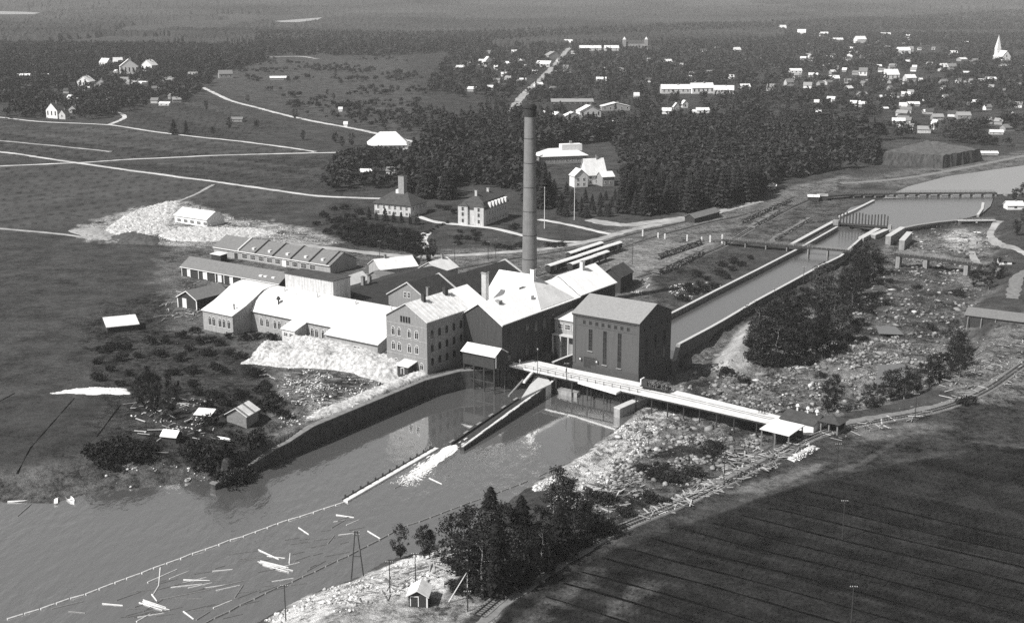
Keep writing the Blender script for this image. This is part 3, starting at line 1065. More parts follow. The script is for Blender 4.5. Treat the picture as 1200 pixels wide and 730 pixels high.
mb.box(12.6, 15.6, 3.6, 6.0, 17, 20.4, 0)
mb.build('roof_hatch', 'dark_roof', broof)
# slender white-sided flue standing before it
flue = empty('white_flue', M(-5.2, 38.5), MA, 'slender square chimney with a white face between the two bright roofs', 'chimney')
mb = MB()
mb.box(-0.9, 0.9, -0.9, 0.9, 0, 25.4)
mb.build('shaft', 'concrete_pale', flue)
mb = MB()
mb.box(-1.05, 1.05, -1.05, 1.05, 25.4, 25.9, 0).box(-0.6, 0.6, -0.6, 0.6, 25.9, 26.2, 1)
mb.build('cap', ['grey_wall', 'soot'], flue)

# ------------------------------------------------------------------ the great chimney
CH = M(-18.5, 85)
gc = empty('factory_chimney', CH, 0, 'very tall round brick factory chimney with a dark sooty top', 'chimney')
mb = MB()
mb.tube((0, 0, 2.8), (0, 0, 74.0), 3.05, 2.05, 28, 0, True)
mb.build('shaft', 'chimney_brick', gc, smooth=False).data.polygons.foreach_set('use_smooth', [False] * 30)
mb = MB()
for i in range(7):
    z = 12 + i * 9.0
    r = 3.05 - 1.0 * (z - 2.8) / 71.2
    mb.tube((0, 0, z), (0, 0, z + 0.18), r + 0.07, r + 0.07, 28, 0)
mb.build('iron_band', 'dark_brick', gc)
mb = MB()
mb.tube((0, 0, 74), (0, 0, 77.2), 2.12, 2.2, 28, 0).tube((0, 0, 77.2), (0, 0, 78.2), 2.5, 2.5, 28, 0).tube((0, 0, 78.2), (0, 0, 78.5), 1.7, 1.7, 20, 0)
mb.build('cap', 'soot', gc)
mb = MB()
mb.box(-3.6, 3.6, -3.6, 3.6, 0, 2.8)
mb.build('base', 'brick_wall', gc)

# ------------------------------------------------------------------ power station
PW, PD, PE, PR = 24.5, 21.0, 18.2, 4.0
ps = empty('power_station', M(33.1, 34.4), MA, 'square brick power station with three tall slit windows beside the bridge', 'power station')
mb = MB()
mb.extrude([(0, 0, -9), (0, PD, -9), (0, PD, PE), (0, PD / 2, PE + PR), (0, 0, PE)], (PW, 0, 0))
mb.build('wall', 'power_brick', ps)
mb = MB()
for x0, x1 in ((-0.12, 7.0), (7.0, PW + 0.12)):
    mb.box(x0, x1, -0.14, 0, -9, 1.6 if x0 > 1 else 0.6)
mb.box(PW, PW + 0.12, 0.0, PD, -9, 1.6)
mb.build('plinth', 'plinth', ps)
rb = MB()
pr = [(-0.6, PE - 0.15), (PD / 2, PE + PR + 0.05), (PD + 0.6, PE - 0.15)]
rb.extrude([(-0.35, y, z) for y, z in pr] + [(-0.35, y, z + 0.22) for y, z in reversed(pr)], (PW + 0.7, 0, 0))
pr_o = rb.build('roof', 'grey_roof', ps)
mb = MB()
mb.box(-0.25, PW + 0.25, -0.4, 0, PE - 0.75, PE - 0.25).box(-0.25, PW + 0.25, -0.7, 0, PE - 0.25, PE - 0.1)
mb.build('cornice', 'plinth', ps)
rs = MB()
for i in range(1, 21):
    y = -0.6 + i * (PD / 2 + 0.6) / 21
    z = PE - 0.15 + (PR + 0.2) * i / 21 + 0.22
    rs.box(-0.35, PW + 0.35, y - 0.04, y + 0.04, z - 0.04, z + 0.035)
tag(rs.build('roof_course', 'grey_roof', ps), kind='stuff')
mb = MB()
for x in (-0.02, PW - 0.98):
    mb.box(x, x + 1.0, -0.16, 0, 1.6, PE - 0.75)
mb.box(0.98, PW - 0.98, -0.12, 0, 16.7, 17.0).box(0.98, PW - 0.98, -0.12, 0, 14.4, 14.62)
mb.build('brick_pier', 'power_brick', ps)
for x, z in ((6.6, 6.1), (12.0, 2.3), (17.4, 2.1)):
    MB().box(x - 0.95, x + 0.95, -0.3, 0, z, z + 0.28).build('sill', 'concrete', ps)
for i in range(8):
    add_window(ps, PW, PD, 'f', 4.2 + i * 2.32, 15.0, 1.15, 1.25, 'cross', 'plinth')
for u, z0, z1 in ((6.6, 6.4, 13.6), (12.0, 2.6, 13.8), (17.4, 2.4, 14.0)):
    add_window(ps, PW, PD, 'f', u, z0, 1.45, z1 - z0, 'slit', 'plinth')
for i in range(5):
    add_window(ps, PW, PD, 'r', 3.0 + i * 3.8, 14.8, 1.1, 1.3, 'cross', 'plinth')
for u in (4.5, 10.5, 16.5):
    add_window(ps, PW, PD, 'r', u, 3, 1.5, 9.5, 'slit', 'plinth')
mb = MB()
mb.box(4.3, 8.5, -0.1, 0, 0.3, 3.9, 0).box(4.0, 4.3, -0.16, 0, 0.3, 4.1, 1).box(8.5, 8.8, -0.16, 0, 0.3, 4.1, 1).box(4.0, 8.8, -0.18, 0, 4.1, 4.5, 1)
for x in (5.7, 7.1):
    mb.box(x - 0.03, x + 0.03, -0.13, -0.1, 0.3, 3.9, 1)
mb.build('door', ['wood_dark', 'plinth'], ps)
for x in (3.2, 9.4):
    mb = MB()
    mb.tube((x, -0.1, 3.4), (x, -0.6, 3.5), 0.05, 0.05, 6, 1).tube((x, -0.6, 3.1), (x, -0.6, 3.75), 0.3, 0.24, 8, 0).tube((x, -0.6, 3.75), (x, -0.6, 3.95), 0.34, 0.05, 8, 1)
    mb.build('wall_lamp', ['trim_white', 'iron'], ps)
# link building with a white roof between hall and power station
link, lroof = house('link_building', 'low link building with a white roof between the machine hall and the power station', 'mill building', M(15.8, 50), MA, 17.0, 11, 10.2, 0, 'x', 'pale_brick', 'white_roof', h2=11.2, base=8, wins=[('f', 2.2 + i * 3.1, 7.0, 2.3, 1.9, 'wide') for i in range(5)])
mb = MB()
mb.box(0.4, 16.8, -2.6, 0.0, 5.2, 5.5, 0)
for i in range(6):
    x = 0.8 + i * 3.1
    mb.box(x - 0.25, x + 0.25, -2.5, -2.0, -7, 5.2, 0)
mb.build('gallery', 'concrete_pale', link)
gate = empty('intake_wall', M(33.3, 56), MA, 'pale concrete intake wall behind the power station at the head of the canal', 'wall')
mb = MB()
mb.box(-3.2, -2.0, 0, 1.5, -8, 1.4).box(-2, 24.4, 0, 0.9, -8, 1.3)
mb.build('wall', 'concrete', gate)

# ------------------------------------------------------------------ front hall: arched white roof, two wings and a porch
FO = M(-101.2, -2.8)
fh = empty('front_hall', FO, MA, 'long low hall with a smooth white vaulted roof and two projecting wings', 'mill building')
arch = [(9, 7.7), (11, 10.6), (13, 12.2), (15.5, 13.5), (18.5, 14.3), (22, 14.2), (25, 13.0), (28, 10.8), (30, 7.7)]
mb = MB()
mb.extrude([(1.0, 9.0, -1.5), (1.0, 29.8, -1.5)] + [(1.0, y, z - 0.3) for y, z in reversed(arch)], (82, 0, 0))
mb.build('wall', 'pale_brick', fh)
rb = MB()
up = [(8.6, 7.2)] + arch + [(30.4, 7.2)]
rb.extrude([(15.0, y, z - 0.25) for y, z in up] + [(15.0, y, z) for y, z in reversed(up)], (68.6, 0, 0))
r_main = rb.build('roof', 'white_roof', fh)
# left wing: its roof runs in one sweep from the ridge to the lower front
lw = [(-0.5, 7.4), (6.0, 9.7), (11.6, 12.35), (14.6, 13.9), (18.9, 14.55), (22.3, 14.3), (25, 13.1), (30.4, 7.2)]
rb = MB()
rb.extrude([(-0.4, y, z - 0.25) for y, z in lw] + [(-0.4, y, z) for y, z in reversed(lw)], (16.2, 0, 0))
rb.build('wing_roof', 'white_roof', fh)
mb = MB()
mb.extrude([(0, 0, -1.5), (0, 29.5, -1.5), (0, 29.5, 7.2)] + [(0, y, z - 0.3) for y, z in reversed(lw[1:-1])] + [(0, 0, 7.3)], (15.4, 0, 0))
mb.build('wing_wall', 'pale_brick', fh)
# right wing: lower, brick, its roof climbing to the vault
rw = [(3.4, 6.5), (12.0, 9.6), (18.5, 14.4)]
rb = MB()
rb.hexa([(56.3, 3.1, 6.15), (80.3, 3.1, 6.15), (80.3, 17, 11.2), (56.3, 17, 11.2), (56.3, 3.1, 6.4), (80.3, 3.1, 6.4), (80.3, 17, 11.6), (56.3, 17, 11.6)])
rb.build('wing_roof', 'white_roof', fh)
mb = MB()
mb.extrude([(57, 3.5, -1.5), (57, 17, -1.5), (57, 17, 11.1), (57, 3.5, 6.1)], (22.8, 0, 0))
mb.build('wing_wall', 'grey_wall', fh)
# porch
mb = MB()
mb.extrude([(36.5, 3.0, -1.5), (36.5, 9.2, -1.5), (36.5, 9.2, 7.0), (36.5, 3.0, 5.2)], (6.2, 0, 0))
porch = mb.build('porch', 'plaster', fh)
mb = MB()
mb.hexa([(36.1, 2.6, 5.2), (43.1, 2.6, 5.2), (43.1, 9.0, 7.1), (36.1, 9.0, 7.1), (36.1, 2.6, 5.4), (43.1, 2.6, 5.4), (43.1, 9.0, 7.3), (36.1, 9.0, 7.3)])
mb.build('porch_roof', 'white_roof', porch)


def wall_win(x, y, z, w, h, st, fr='trim_white', root=fh):
    fm, pm = window_meshes(w, h, st, fr)
    o = put('window', fm, root, (x, y, z))
    put('pane', pm, o)


for x in (3.6, 5.6, 8.8, 10.9, 13.4):
    wall_win(x, 0, 2.2, 1.7, 3.4, 'arch')
for x in (20.5, 23.5, 27.2, 29.4, 32.6, 34.6, 45.3, 47.3, 50.4, 52.6, 55.0):
    wall_win(x, 9.0, 2.4, 1.6, 3.3, 'arch')
wall_win(38.4, 3.0, 2.8, 1.9, 1.4, 'cross')
wall_win(41.0, 3.0, 2.8, 1.9, 1.4, 'cross')
for x, w, h in ((61.0, 1.5, 2.8), (62.8, 1.5, 2.8), (70.0, 1.4, 2.6), (71.7, 1.4, 2.6), (76, 2.2, 1.6)):
    wall_win(x, 3.5, 1.8, w, h, 'cross')
mb = MB()
mb.box(15.7, 82.9, 8.55, 8.85, 7.0, 7.25).box(56.4, 80.2, 2.98, 3.2, 6.0, 6.22)
mb.build('gutter', 'plinth', fh)
mb = MB()
mb.tube((27.0, 11.4, 10.8), (27.0, 11.4, 12.6), 0.28, 0.28, 8, 0).tube((27.0, 11.4, 12.6), (27.0, 11.4, 12.9), 0.75, 0.75, 10, 1).tube((27, 11.4, 12.9), (27, 11.4, 13.8), 0.8, 0.3, 10, 1)
mb.build('roof_ventilator', ['iron', 'dark_brick'], r_main)
mb = MB()
mb.tube((13.0, 3.2, 8.4), (13.0, 3.2, 10.2), 0.22, 0.22, 8, 0).tube((13.0, 3.2, 10.2), (13.0, 3.2, 10.7), 0.34, 0.2, 8, 0)
mb.build('stove_pipe', 'iron', r_main)
mb = MB()
for i, x in enumerate(np.linspace(29.5, 30.3, 2)):
    for (y0, z0), (y1, z1) in zip(arch[:5], arch[1:5]):
        mb.bar((x, y0, z0 + 0.005), (x, y1, z1 + 0.005), 0.12, 0.1)
mb.build('roof_seam', 'aged_roof', fh)
for i, (x, j0, w_) in enumerate(((20, 1, 1.6), (33.5, 2, 2.2), (47, 0, 1.8), (52, 3, 2.4), (61, 1, 1.5), (70, 2, 2.0), (77, 3, 1.6))):
    (y0, z0), (y1, z1) = arch[j0], arch[j0 + 1]
    MB().hexa([(x, y0, z0 + 0.006), (x + w_, y0, z0 + 0.006), (x + w_, y1, z1 + 0.006), (x, y1, z1 + 0.006), (x, y0, z0 + 0.05), (x + w_, y0, z0 + 0.05), (x + w_, y1, z1 + 0.05), (x, y1, z1 + 0.05)]).build('roof_patch', 'aged_roof', fh)
for x in (24, 40, 58, 74):
    MB().tube((x, 17.5, 14.0), (x, 17.5, 15.3), 0.3, 0.3, 8).tube((x, 17.5, 15.3), (x, 17.5, 15.7), 0.5, 0.2, 8).build('roof_vent', 'aged_roof', fh)
# the tall rendered lantern block standing on the ridge
blk, bro = house('rendered_tower_block', 'tall stained white block with a flat dark top rising behind the vaulted roof', 'mill building', M(-101.2 + 19.7, -2.8 + 22.4), MA, 23.5, 9, 19.2, 0, 'x', 'plaster', 'dark_roof', ov=0.3)

# ------------------------------------------------------------------ roofs behind: tarred workshops
d0, _ = house('tarred_workshop', 'long workshop with a wide dark tarred roof behind the vaulted hall', 'mill building', M(-79, 31), MA, 42, 55, 8.6, 3.2, 'y', 'dark_brick', 'tar_roof', off=0.30, h2=7.6, chims=((12.5, 14, 11, 15.0, 1.2), (12.6, 17.5, 11, 14.6, 1.2)))
d1, d1r = house('brick_workshop', 'gabled brick workshop with a dark roof and two gable windows behind the tall mill', 'mill building', M(-46.5, 36), MA, 18.0, 18, 13.0, 5.2, 'y', 'brick_wall', 'tar_roof', wins=(('f', 9.6, 12.8, 1.3, 2.2, 'cross'), ('f', 7.8, 12.8, 1.3, 2.2, 'cross'), ('f', 15.2, 11.4, 0.9, 1.6, 'plain')), chims=((17.2, 1.2, 12, 17.5, 0.9),))
mb = MB()
for yy in (-0.45, 17.9):
    for s in (0, 1):
        mb.bar((9.0, yy, 18.35), (9.0 + (9.6 if s else -9.6), yy, 12.8), 0.55 if yy > 1 else 0.25, 0.45)
mb.build('gable_coping', 'concrete_pale', d1)
d2, d2r = house('dark_storehouse', 'dark roofed storehouse with a pale gable coping left of the great chimney', 'mill building', M(-45.5, 54.5), MA, 20.5, 38, 11.6, 5.2, 'y', 'dark_brick', 'tar_roof')
mb = MB()
mb.bar((10.25, 38.3, 17.1), (20.9, 38.3, 11.6), 0.6, 0.5).bar((10.25, 38.3, 17.1), (-0.5, 38.3, 11.6), 0.6, 0.5)
mb.build('gable_coping', 'concrete_pale', d2)
house('low_workshop', 'low flat roofed dark workshop between the tall mill and the boiler house', 'mill building', M(-27, 33.5), MA, 18, 22, 10, 0, 'x', 'dark_brick', 'tar_roof', h2=11)

# small white gabled outhouses
house('white_gabled_outhouse', 'small whitewashed outhouse with a white roof, right behind the tall stained block', 'outbuilding', P(393, 350), MA + R(8), 7, 14, 6.0, 2.6, 'y', 'white_wall', 'white_roof', base=3)
house('white_store', 'white roofed store in the yard with a ridge vent beside the dark roofs', 'storehouse', P(446, 330), R(28), 17, 13, 5.0, 3.2, 'x', 'pale_brick', 'aged_roof', wins=[('f', 2 + i * 3, 1.5, 1.4, 1.6, 'cross') for i in range(5)], chims=((5, 6.5, 7, 9.6, 0.9),))
house('white_gate_lodge', 'white roofed lodge with a small end window under the two dark garden trees', 'storehouse', P(490, 329), R(-34), 12, 12, 5.2, 3.4, 'y', 'pale_brick', 'white_roof', wins=(('f', 4, 1.8, 2.0, 1.7, 'wide'), ('f', 8, 1.8, 2.0, 1.7, 'wide')), chims=((6, 9, 8, 10.4, 0.9),))
house('shabby_shed', 'shabby low grey shed among chimney stubs in the mill yard', 'shed', P(432, 331), MA, 6, 11, 3.2, 1.8, 'y', 'wood_grey', 'wood_grey')
house('dark_gabled_house', 'dark wooden house with a steep roof behind the far end of the machine hall', 'house', P(703, 341), MA + R(8), 9, 13, 6.5, 3.2, 'y', 'wood_dark', 'dark_roof')

# storehouse with fire walls across its roof
so = P(251, 299)
stw = []
for i in range(9):
    stw.append(('f', 20 + i * 5.2, 0.7, 3.4, 2.2, 'wide'))
store, sroof = house('long_storehouse', 'long storehouse with a dark roof divided by fire walls and big pale windows', 'storehouse', so, R(-34.5), 72, 17, 3.9, 4.1, 'x', 'pale_brick', 'slate_roof', wins=stw, doors=(('f', 44.6, 0, 2.2, 2.9, 'trim_white'), ('f', 14.5, 0, 2.6, 2.8)))
for i, x in enumerate((16.5, 27, 38, 49, 60, 70.2)):
    mb = MB()
    mb.bar((x, -0.5, 3.95), (x, 8.5, 8.2), 0.55 if i else 0.9, 0.5 if i else 0.75)
    mb.bar((x, 17.5, 3.95), (x, 8.5, 8.2), 0.5, 0.5)
    f = mb.build('fire_wall', 'concrete_pale' if i == 0 else 'tar_roof', sroof)
    if i == 0:
        f['label'] = 'bright white fire wall'
for x in (24, 34, 45, 56, 66):
    mb = MB()
    mb.box(x - 0.7, x + 0.7, 1.5, 2.9, 4.4, 5.9)
    mb.build('roof_hatch', 'aged_roof', sroof)
mb = MB()
mb.bar((0.0, -0.52, 3.55), (72, -0.52, 3.55), 0.12, 0.35)
mb.build('eaves_board', 'trim_white', store)

# open cart shed: white doors between dark bays
lo = P(213, 323)
cart, croof = house('open_cart_shed', 'long low shed with a grey roof and white doors between dark open bays', 'shed', lo, R(-34.5), 58, 11, 4.1, 3.2, 'x', 'wood_dark', 'slate_roof')
for i, x in enumerate((4.5, 14.5, 23.5, 30.5, 37.5)):
    add_door(cart, 58, 11, 'f', x, 0.2, 2.1 if i else 1.6, 3.4, 'trim_white')
pm = MB().box(-0.15, 0.15, -0.35, -0.05, 0, 3.9).mesh('post', ['trim_white'])
for i in range(12):
    put('post', pm, cart, (0.6 + i * 5.15, 0, 0))
mb = MB()
mb.bar((-0.4, -0.5, 3.7), (58.4, -0.5, 3.7), 0.1, 0.28)
mb.build('eaves_board', 'trim_white', cart)
for x, y in ((46, 2.0), (48.5, 2.2), (53, 2.2)):
    mb = MB()
    mb.box(x - 0.8, x + 0.8, y - 0.7, y + 0.6, 4.6, 5.75)
    mb.build('skylight', 'white_wall', croof)
house('white_yard_hut', 'little white roofed hut behind the open cart shed', 'hut', P(248, 306), MA, 6, 4, 3.2, 0, 'x', 'wood_dark', 'white_roof', h2=3.5)

# small dark shed with white trim
sh, shr = house('trimmed_shed', 'small dark wooden shed with white corner boards and a white door in its gable', 'shed', P(209, 359.7), MA, 10.6, 16, 4.3, 2.7, 'y', 'wood_dark', 'slate_roof', doors=(('f', 3.8, 0.2, 2.2, 3.6, 'trim_white'),))
mb = MB()
for x in (0, 10.6):
    mb.box(x - 0.22, x + 0.22, -0.12, 0.1, 0, 4.3)
mb.bar((5.3, -0.5, 6.85), (-0.5, -0.5, 3.85), 0.12, 0.35).bar((5.3, -0.5, 6.85), (11.1, -0.5, 3.85), 0.12, 0.35)
mb.build('corner_board', 'trim_white', sh)

# white shed beside the lime tip
house('tip_shed', 'white shed with a shining white roof on the pale waste tip', 'shed', P(205, 261), R(-35), 24.5, 12, 4.0, 3.3, 'x', 'white_wall', 'white_roof', wins=[('f', 3.5 + i * 5, 1.0, 3.0, 1.6, 'wide') for i in range(5)], chims=((13, 6, 6.5, 8.6, 0.8),))

# ------------------------------------------------------------------ river wall, canal walls
def wall_run(name, label, pts, thick, z0, z1, m='concrete', coping='concrete_pale', cop=0.25, over=0.15, side=0):
    """a wall along points (z ignored), one mesh per part; copings are separate lengths of stone."""
    root = empty(name, pts[0].copy(), 0, label, 'wall')
    o = Vector(pts[0])
    mb = MB()
    n = len(pts)
    nor = []
    for i in range(n):
        t = (Vector(pts[min(i + 1, n - 1)]) - Vector(pts[max(i - 1, 0)]))
        t.z = 0
        t.normalize()
        nor.append(Vector((-t.y, t.x, 0)))
    zz = lambda v, i: v[i] if isinstance(v, (list, tuple)) else v

    def strip(mb, w, za, zb):
        ring = []
        for i in range(n):
            p = Vector(pts[i]) - o
            p.z = 0
            a, b = p - nor[i] * (w / 2), p + nor[i] * (w / 2)
            ring.append([a + Vector((0, 0, zz(za, i))), b + Vector((0, 0, zz(za, i))), b + Vector((0, 0, zz(zb, i))), a + Vector((0, 0, zz(zb, i)))])
        b0 = len(mb.v)
        for r in ring:
            mb.v.extend([tuple(q) for q in r])
        for i in range(n - 1):
            for j in range(4):
                a = b0 + i * 4
                mb.f.append((a + j, a + (j + 1) % 4, a + 4 + (j + 1) % 4, a + 4 + j))
                mb.m.append(0)
        mb.f.append((b0, b0 + 1, b0 + 2, b0 + 3))
        mb.f.append(tuple(b0 + (n - 1) * 4 + j for j in (3, 2, 1, 0)))
        mb.m += [0, 0]
    off = root.location.z
    root.location.z = 0
    strip(mb, thick, z0, z1)
    mb.build('wall', m, root)
    cb = MB()
    top = [zz(z1, i) + cop for i in range(n)]
    strip(cb, thick + 2 * over, z1 if isinstance(z1, (list, tuple)) else [z1] * n, top)
    cb.build('coping', coping, root)
    return root


def along(pts, step):
    out = []
    for a, b in zip(pts, pts[1:]):
        a, b = Vector(a), Vector(b)
        k = max(1, round((b - a).length / step))
        out += [a.lerp(b, i / k) for i in range(k)]
    return out + [Vector(pts[-1])]


qp = along(QUAY, 5)
qz = [min(-0.1, -4.6 + 0.62 * i * 5 / 5 + 0.25 * math.sin(i * 2.1)) for i in range(len(qp))]
wall_run('quay_wall', 'dark stained river wall running from the left bank to the foot of the tall mill', qp, 2.0, -8, qz, 'dark_bank', 'ballast', 0.25, 0.05)
cl = [M(30, 58)] + [P(x, y, 1.2) for x, y in ((790, 365), (840, 339.5), (890, 314.5), (932, 293), (958, 278.5), (981, 265.5))]
wall_run('canal_wall', 'left wall of the long supply canal with a pale coping', cl, 1.0, -4, 1.0, 'concrete_dark', 'concrete_pale', 0.22, 0.1)
cr = [P(x, y, 1.2) for x, y in ((1009, 279), (985, 300), (960, 312), (925, 331), (886, 352), (848, 374.5), (830, 384.5), (795, 403))]
wall_run('canal_wall', 'right wall of the long supply canal, its end standing free beside the power station', cr, 1.0, -7.5, 1.0, 'concrete_dark', 'concrete_pale', 0.22, 0.1)
wall_run('canal_wall', 'short end wall from the canal to the back corner of the power station', [P(795, 403, 1.2), M(58.4, 57), M(58.4, 55.6)], 1.2, -7.5, 1.0, 'concrete_dark', 'concrete', 0.2, 0.1)
wall_run('lock_wall', 'second pale wall beside the upper canal, left of the dam gates', [P(x, y, 1.2) for x, y in ((928, 286), (952, 273), (978, 259))], 1.6, -2, 1.2, 'concrete', 'concrete_pale', 0.22, 0.2)
for (a, b, lab) in (((1009, 279), (1029, 268), 'first pale concrete pier right of the dam gates, widest of four'), ((1023, 275.5), (1039, 269), 'second short pier right of the dam gates'),
                    ((1041, 277), (1058, 266.5), 'third pier below the dam, beside the log chute'), ((1057, 282), (1066, 272), 'fourth and lowest pier below the dam')):
    wall_run('dam_pier', lab, [P(*a, 1.4), P(*b, 1.4)], 2.6, -5, 1.4, 'concrete', 'concrete_pale', 0.2, 0.1)
wall_run('spillway_dam', 'low curved spillway dam between the pond and the dry rocky bed', [P(x, y, 0.9) for x, y in ((1046, 270), (1058, 267), (1074, 263.5), (1098, 260), (1124, 257.5))], 1.8, -5, 0.6, 'concrete_dark', 'concrete', 0.25, 0.2)
wall_run('shore_wall', 'low stone wall on the right bank of the upper pond', [P(x, y, 0.8) for x, y in ((1146, 252), (1151, 245), (1152, 238))], 1.2, -3, 0.9, 'concrete', 'concrete_pale', 0.2, 0.1)
wall_run('shore_wall', 'long low stone wall on the left bank of the upper pond', [P(x, y, 0.8) for x, y in ((984, 254), (1002, 246), (1024, 235))], 1.4, -3, 0.9, 'concrete', 'concrete_pale', 0.2, 0.1)
wall_run('pier_wall', 'pale concrete wall reaching into the tailrace below the bridge', [P(757, 464, -3), P(738, 471.5, -3), P(723, 478, -3)], 2.2, -8, -3.2, 'concrete', 'concrete_pale', 0.25, 0.1)
wall_run('garden_wall', 'sunlit low wall climbing from the bridge towards the power station corner', [P(648, 424, 0.5), P(661, 419, 0.5), P(674, 414, 1.0)], 0.8, -7, [0.3, 0.4, 0.8], 'concrete_dark', 'concrete_pale', 0.2, 0.1)

# dam gates: a deck with a rank of tall gate posts
g0, g1 = P(983, 261.5, 1.2), P(1041, 265.5, 1.2)
dam = empty('dam_gates', g0, 0, 'dark gate dam with a rank of tall timber gate posts across the canal head', 'dam')
d = g1 - g0
ang = math.atan2(d.y, d.x)
dam.rotation_euler = (0, 0, ang)
dl = d.length
mb = MB()
mb.box(0, dl, -1.5, 1.5, -0.5, 0.0)
mb.build('deck', 'wood_dark', dam)
mb = MB()
mb.box(0, dl, 0.2, 0.6, -4.5, -0.5)
mb.build('gate_leaf', 'wood_dark', dam)
pm = MB().box(-0.3, 0.3, -0.3, 0.3, -4.5, 5.6).mesh('gate_post', ['wood_dark'])
for i in range(16):
    o = put('gate_post', pm, dam, (0.6 + i * (dl - 1.2) / 15, 0.9, 0))
    o.scale = (1, 1, 0.92 + 0.16 * random.random())
mb = MB()
mb.box(0, dl, 0.75, 1.05, 3.0, 3.2)
mb.build('rack_beam', 'wood_grey', dam)
MB().box(-3.0, 0, -2, 2, -5, 1.4).build('abutment', 'concrete', dam)
MB().box(dl, dl + 1.6, -2, 2, -5, 0.8).build('abutment', 'concrete', dam)


def bridge(name, label, pts, width, z, depth, m, rail_step, pier_at, pier_m='concrete', rail_m='wood_grey', rail_h=1.15, pier_w=1.0, deck_m=None, zbot=-5):
    pts = [Vector((p[0], p[1], 0)) for p in pts]
    root = empty(name, (pts[0].x, pts[0].y, z), 0, label, 'bridge')
    o = Vector((pts[0].x, pts[0].y, 0))
    n = len(pts)
    nor = []
    for i in range(n):
        t = (pts[min(i + 1, n - 1)] - pts[max(i - 1, 0)]).normalized()
        nor.append(Vector((-t.y, t.x, 0)))
    mb = MB()
    for i in range(n - 1):
        a, b = pts[i] - o, pts[i + 1] - o
        wa, wb = nor[i] * width / 2, nor[i + 1] * width / 2
        dz = Vector((0, 0, depth))
        mb.hexa([a - wa - dz, b - wb - dz, b + wb - dz, a + wa - dz, a - wa, b - wb, b + wb, a + wa])
    mb.build('deck', deck_m or m, root)
    tot = [0]
    for i in range(n - 1):
        tot.append(tot[-1] + (pts[i + 1] - pts[i]).length)

    def atlen(s):
        for i in range(n - 1):
            if s <= tot[i + 1] or i == n - 2:
                f = (s - tot[i]) / (tot[i + 1] - tot[i])
                return pts[i].lerp(pts[i + 1], f) - o, nor[i].lerp(nor[i + 1], f)
    rp = MB().box(-0.08, 0.08, -0.08, 0.08, 0, rail_h).mesh('railing_post', [rail_m])
    k = int(tot[-1] / rail_step)
    for sgn in (-1, 1):
        rb = MB()
        for i in range(n - 1):
            a, b = pts[i] - o + nor[i] * sgn * (width / 2 - 0.15), pts[i + 1] - o + nor[i + 1] * sgn * (width / 2 - 0.15)
            for hh in (rail_h - 0.1, rail_h * 0.5):
                rb.bar(a + Vector((0, 0, hh)), b + Vector((0, 0, hh)), 0.08, 0.1)
        rb.build('railing', rail_m, root)
        for i in range(k + 1):
            p, nn = atlen(min(i * rail_step, tot[-1] - 0.1))
            put('railing_post', rp, root, p + nn * sgn * (width / 2 - 0.15), math.atan2(nn.y, nn.x))
    for s in pier_at:
        p, nn = atlen(s)
        pb = MB()
        pb.box(-pier_w / 2, pier_w / 2, -width / 2 + 0.2, width / 2 - 0.2, zbot - z, -depth)
        put('pier', pb.mesh('pier', [pier_m]), root, p, math.atan2(nn.y, nn.x) - math.pi / 2)
    return root, o, atlen, tot[-1]


bridge('pond_bridge', 'long low dark bridge on many piers across the upper pond', [P(x, y, 2.2) for x, y in ((950, 231), (978, 228.5), (1000, 227), (1085, 226), (1167, 225.5))], 4.5, 2.2, 0.7, 'wood_dark', 3.0, [30 + i * 6.6 for i in range(17)], 'concrete', 'wood_grey')
bridge('canal_bridge', 'dark timber bridge with close railings crossing the supply canal', [P(x, y, 2.6) for x, y in ((846, 280.5), (885, 284), (930, 288), (998, 294))], 3.6, 2.6, 0.5, 'wood_dark', 2.2, [2, 12, 22, 32, 42, 51], 'wood_grey', 'wood_grey', pier_w=0.5, zbot=-3)
bridge('rock_bridge', 'dark bridge with white topped railing over the dry rocky bed, on three piers', [P(x, y, 2.2) for x, y in ((1049, 297), (1100, 303), (1158, 311))], 4.0, 2.2, 0.8, 'wood_dark', 2.4, [2, 14.5, 33.0, 47], 'concrete', 'concrete', pier_w=1.8, zbot=-6)
f0, f1 = P(1123, 258, 1.2), P(1166, 257.5, 1.2)
bridge('footbridge', 'narrow white footbridge above the dark sluice at the right end of the spillway', [f0, f1], 2.2, 1.2, 0.5, 'concrete_pale', 4.0, [1, (f1 - f0).length - 1], 'concrete_dark', 'wood_grey')

# ------------------------------------------------------------------ the works bridge with its pale deck
near = [(595, 427.5), (625, 434), (650, 439.5), (727, 456), (800, 472), (860, 485.5), (914, 497.5)]
farr = [(624, 421.5), (640, 425), (680, 434), (735, 445), (783, 455), (850, 471.5), (918, 488)]
nb, fb = [P(x, y, 0.25) for x, y in near], [P(x, y, 0.25) for x, y in farr]
wb = empty('works_bridge', nb[0], 0, 'long pale decked works bridge passing the power station on timber trestles', 'bridge')
wo = Vector(nb[0])
mb = MB()
dz = Vector((0, 0, 0.55))
for i in range(len(nb) - 1):
    a, b, c, e = nb[i] - wo, nb[i + 1] - wo, fb[i + 1] - wo, fb[i] - wo
    mb.hexa([a - dz, b - dz, c - dz, e - dz, a, b, c, e])
mb.build('deck', 'deck_pale', wb)
pl = [P(x, y, 0.0) for x, y in ((677, 447.5), (722, 460.5), (729, 456.5), (684, 447))]
mb = MB()
mb.hexa([p - wo - dz for p in pl] + [p - wo for p in pl])
mb.build('loading_platform', 'deck_pale', wb)
sb = MB()
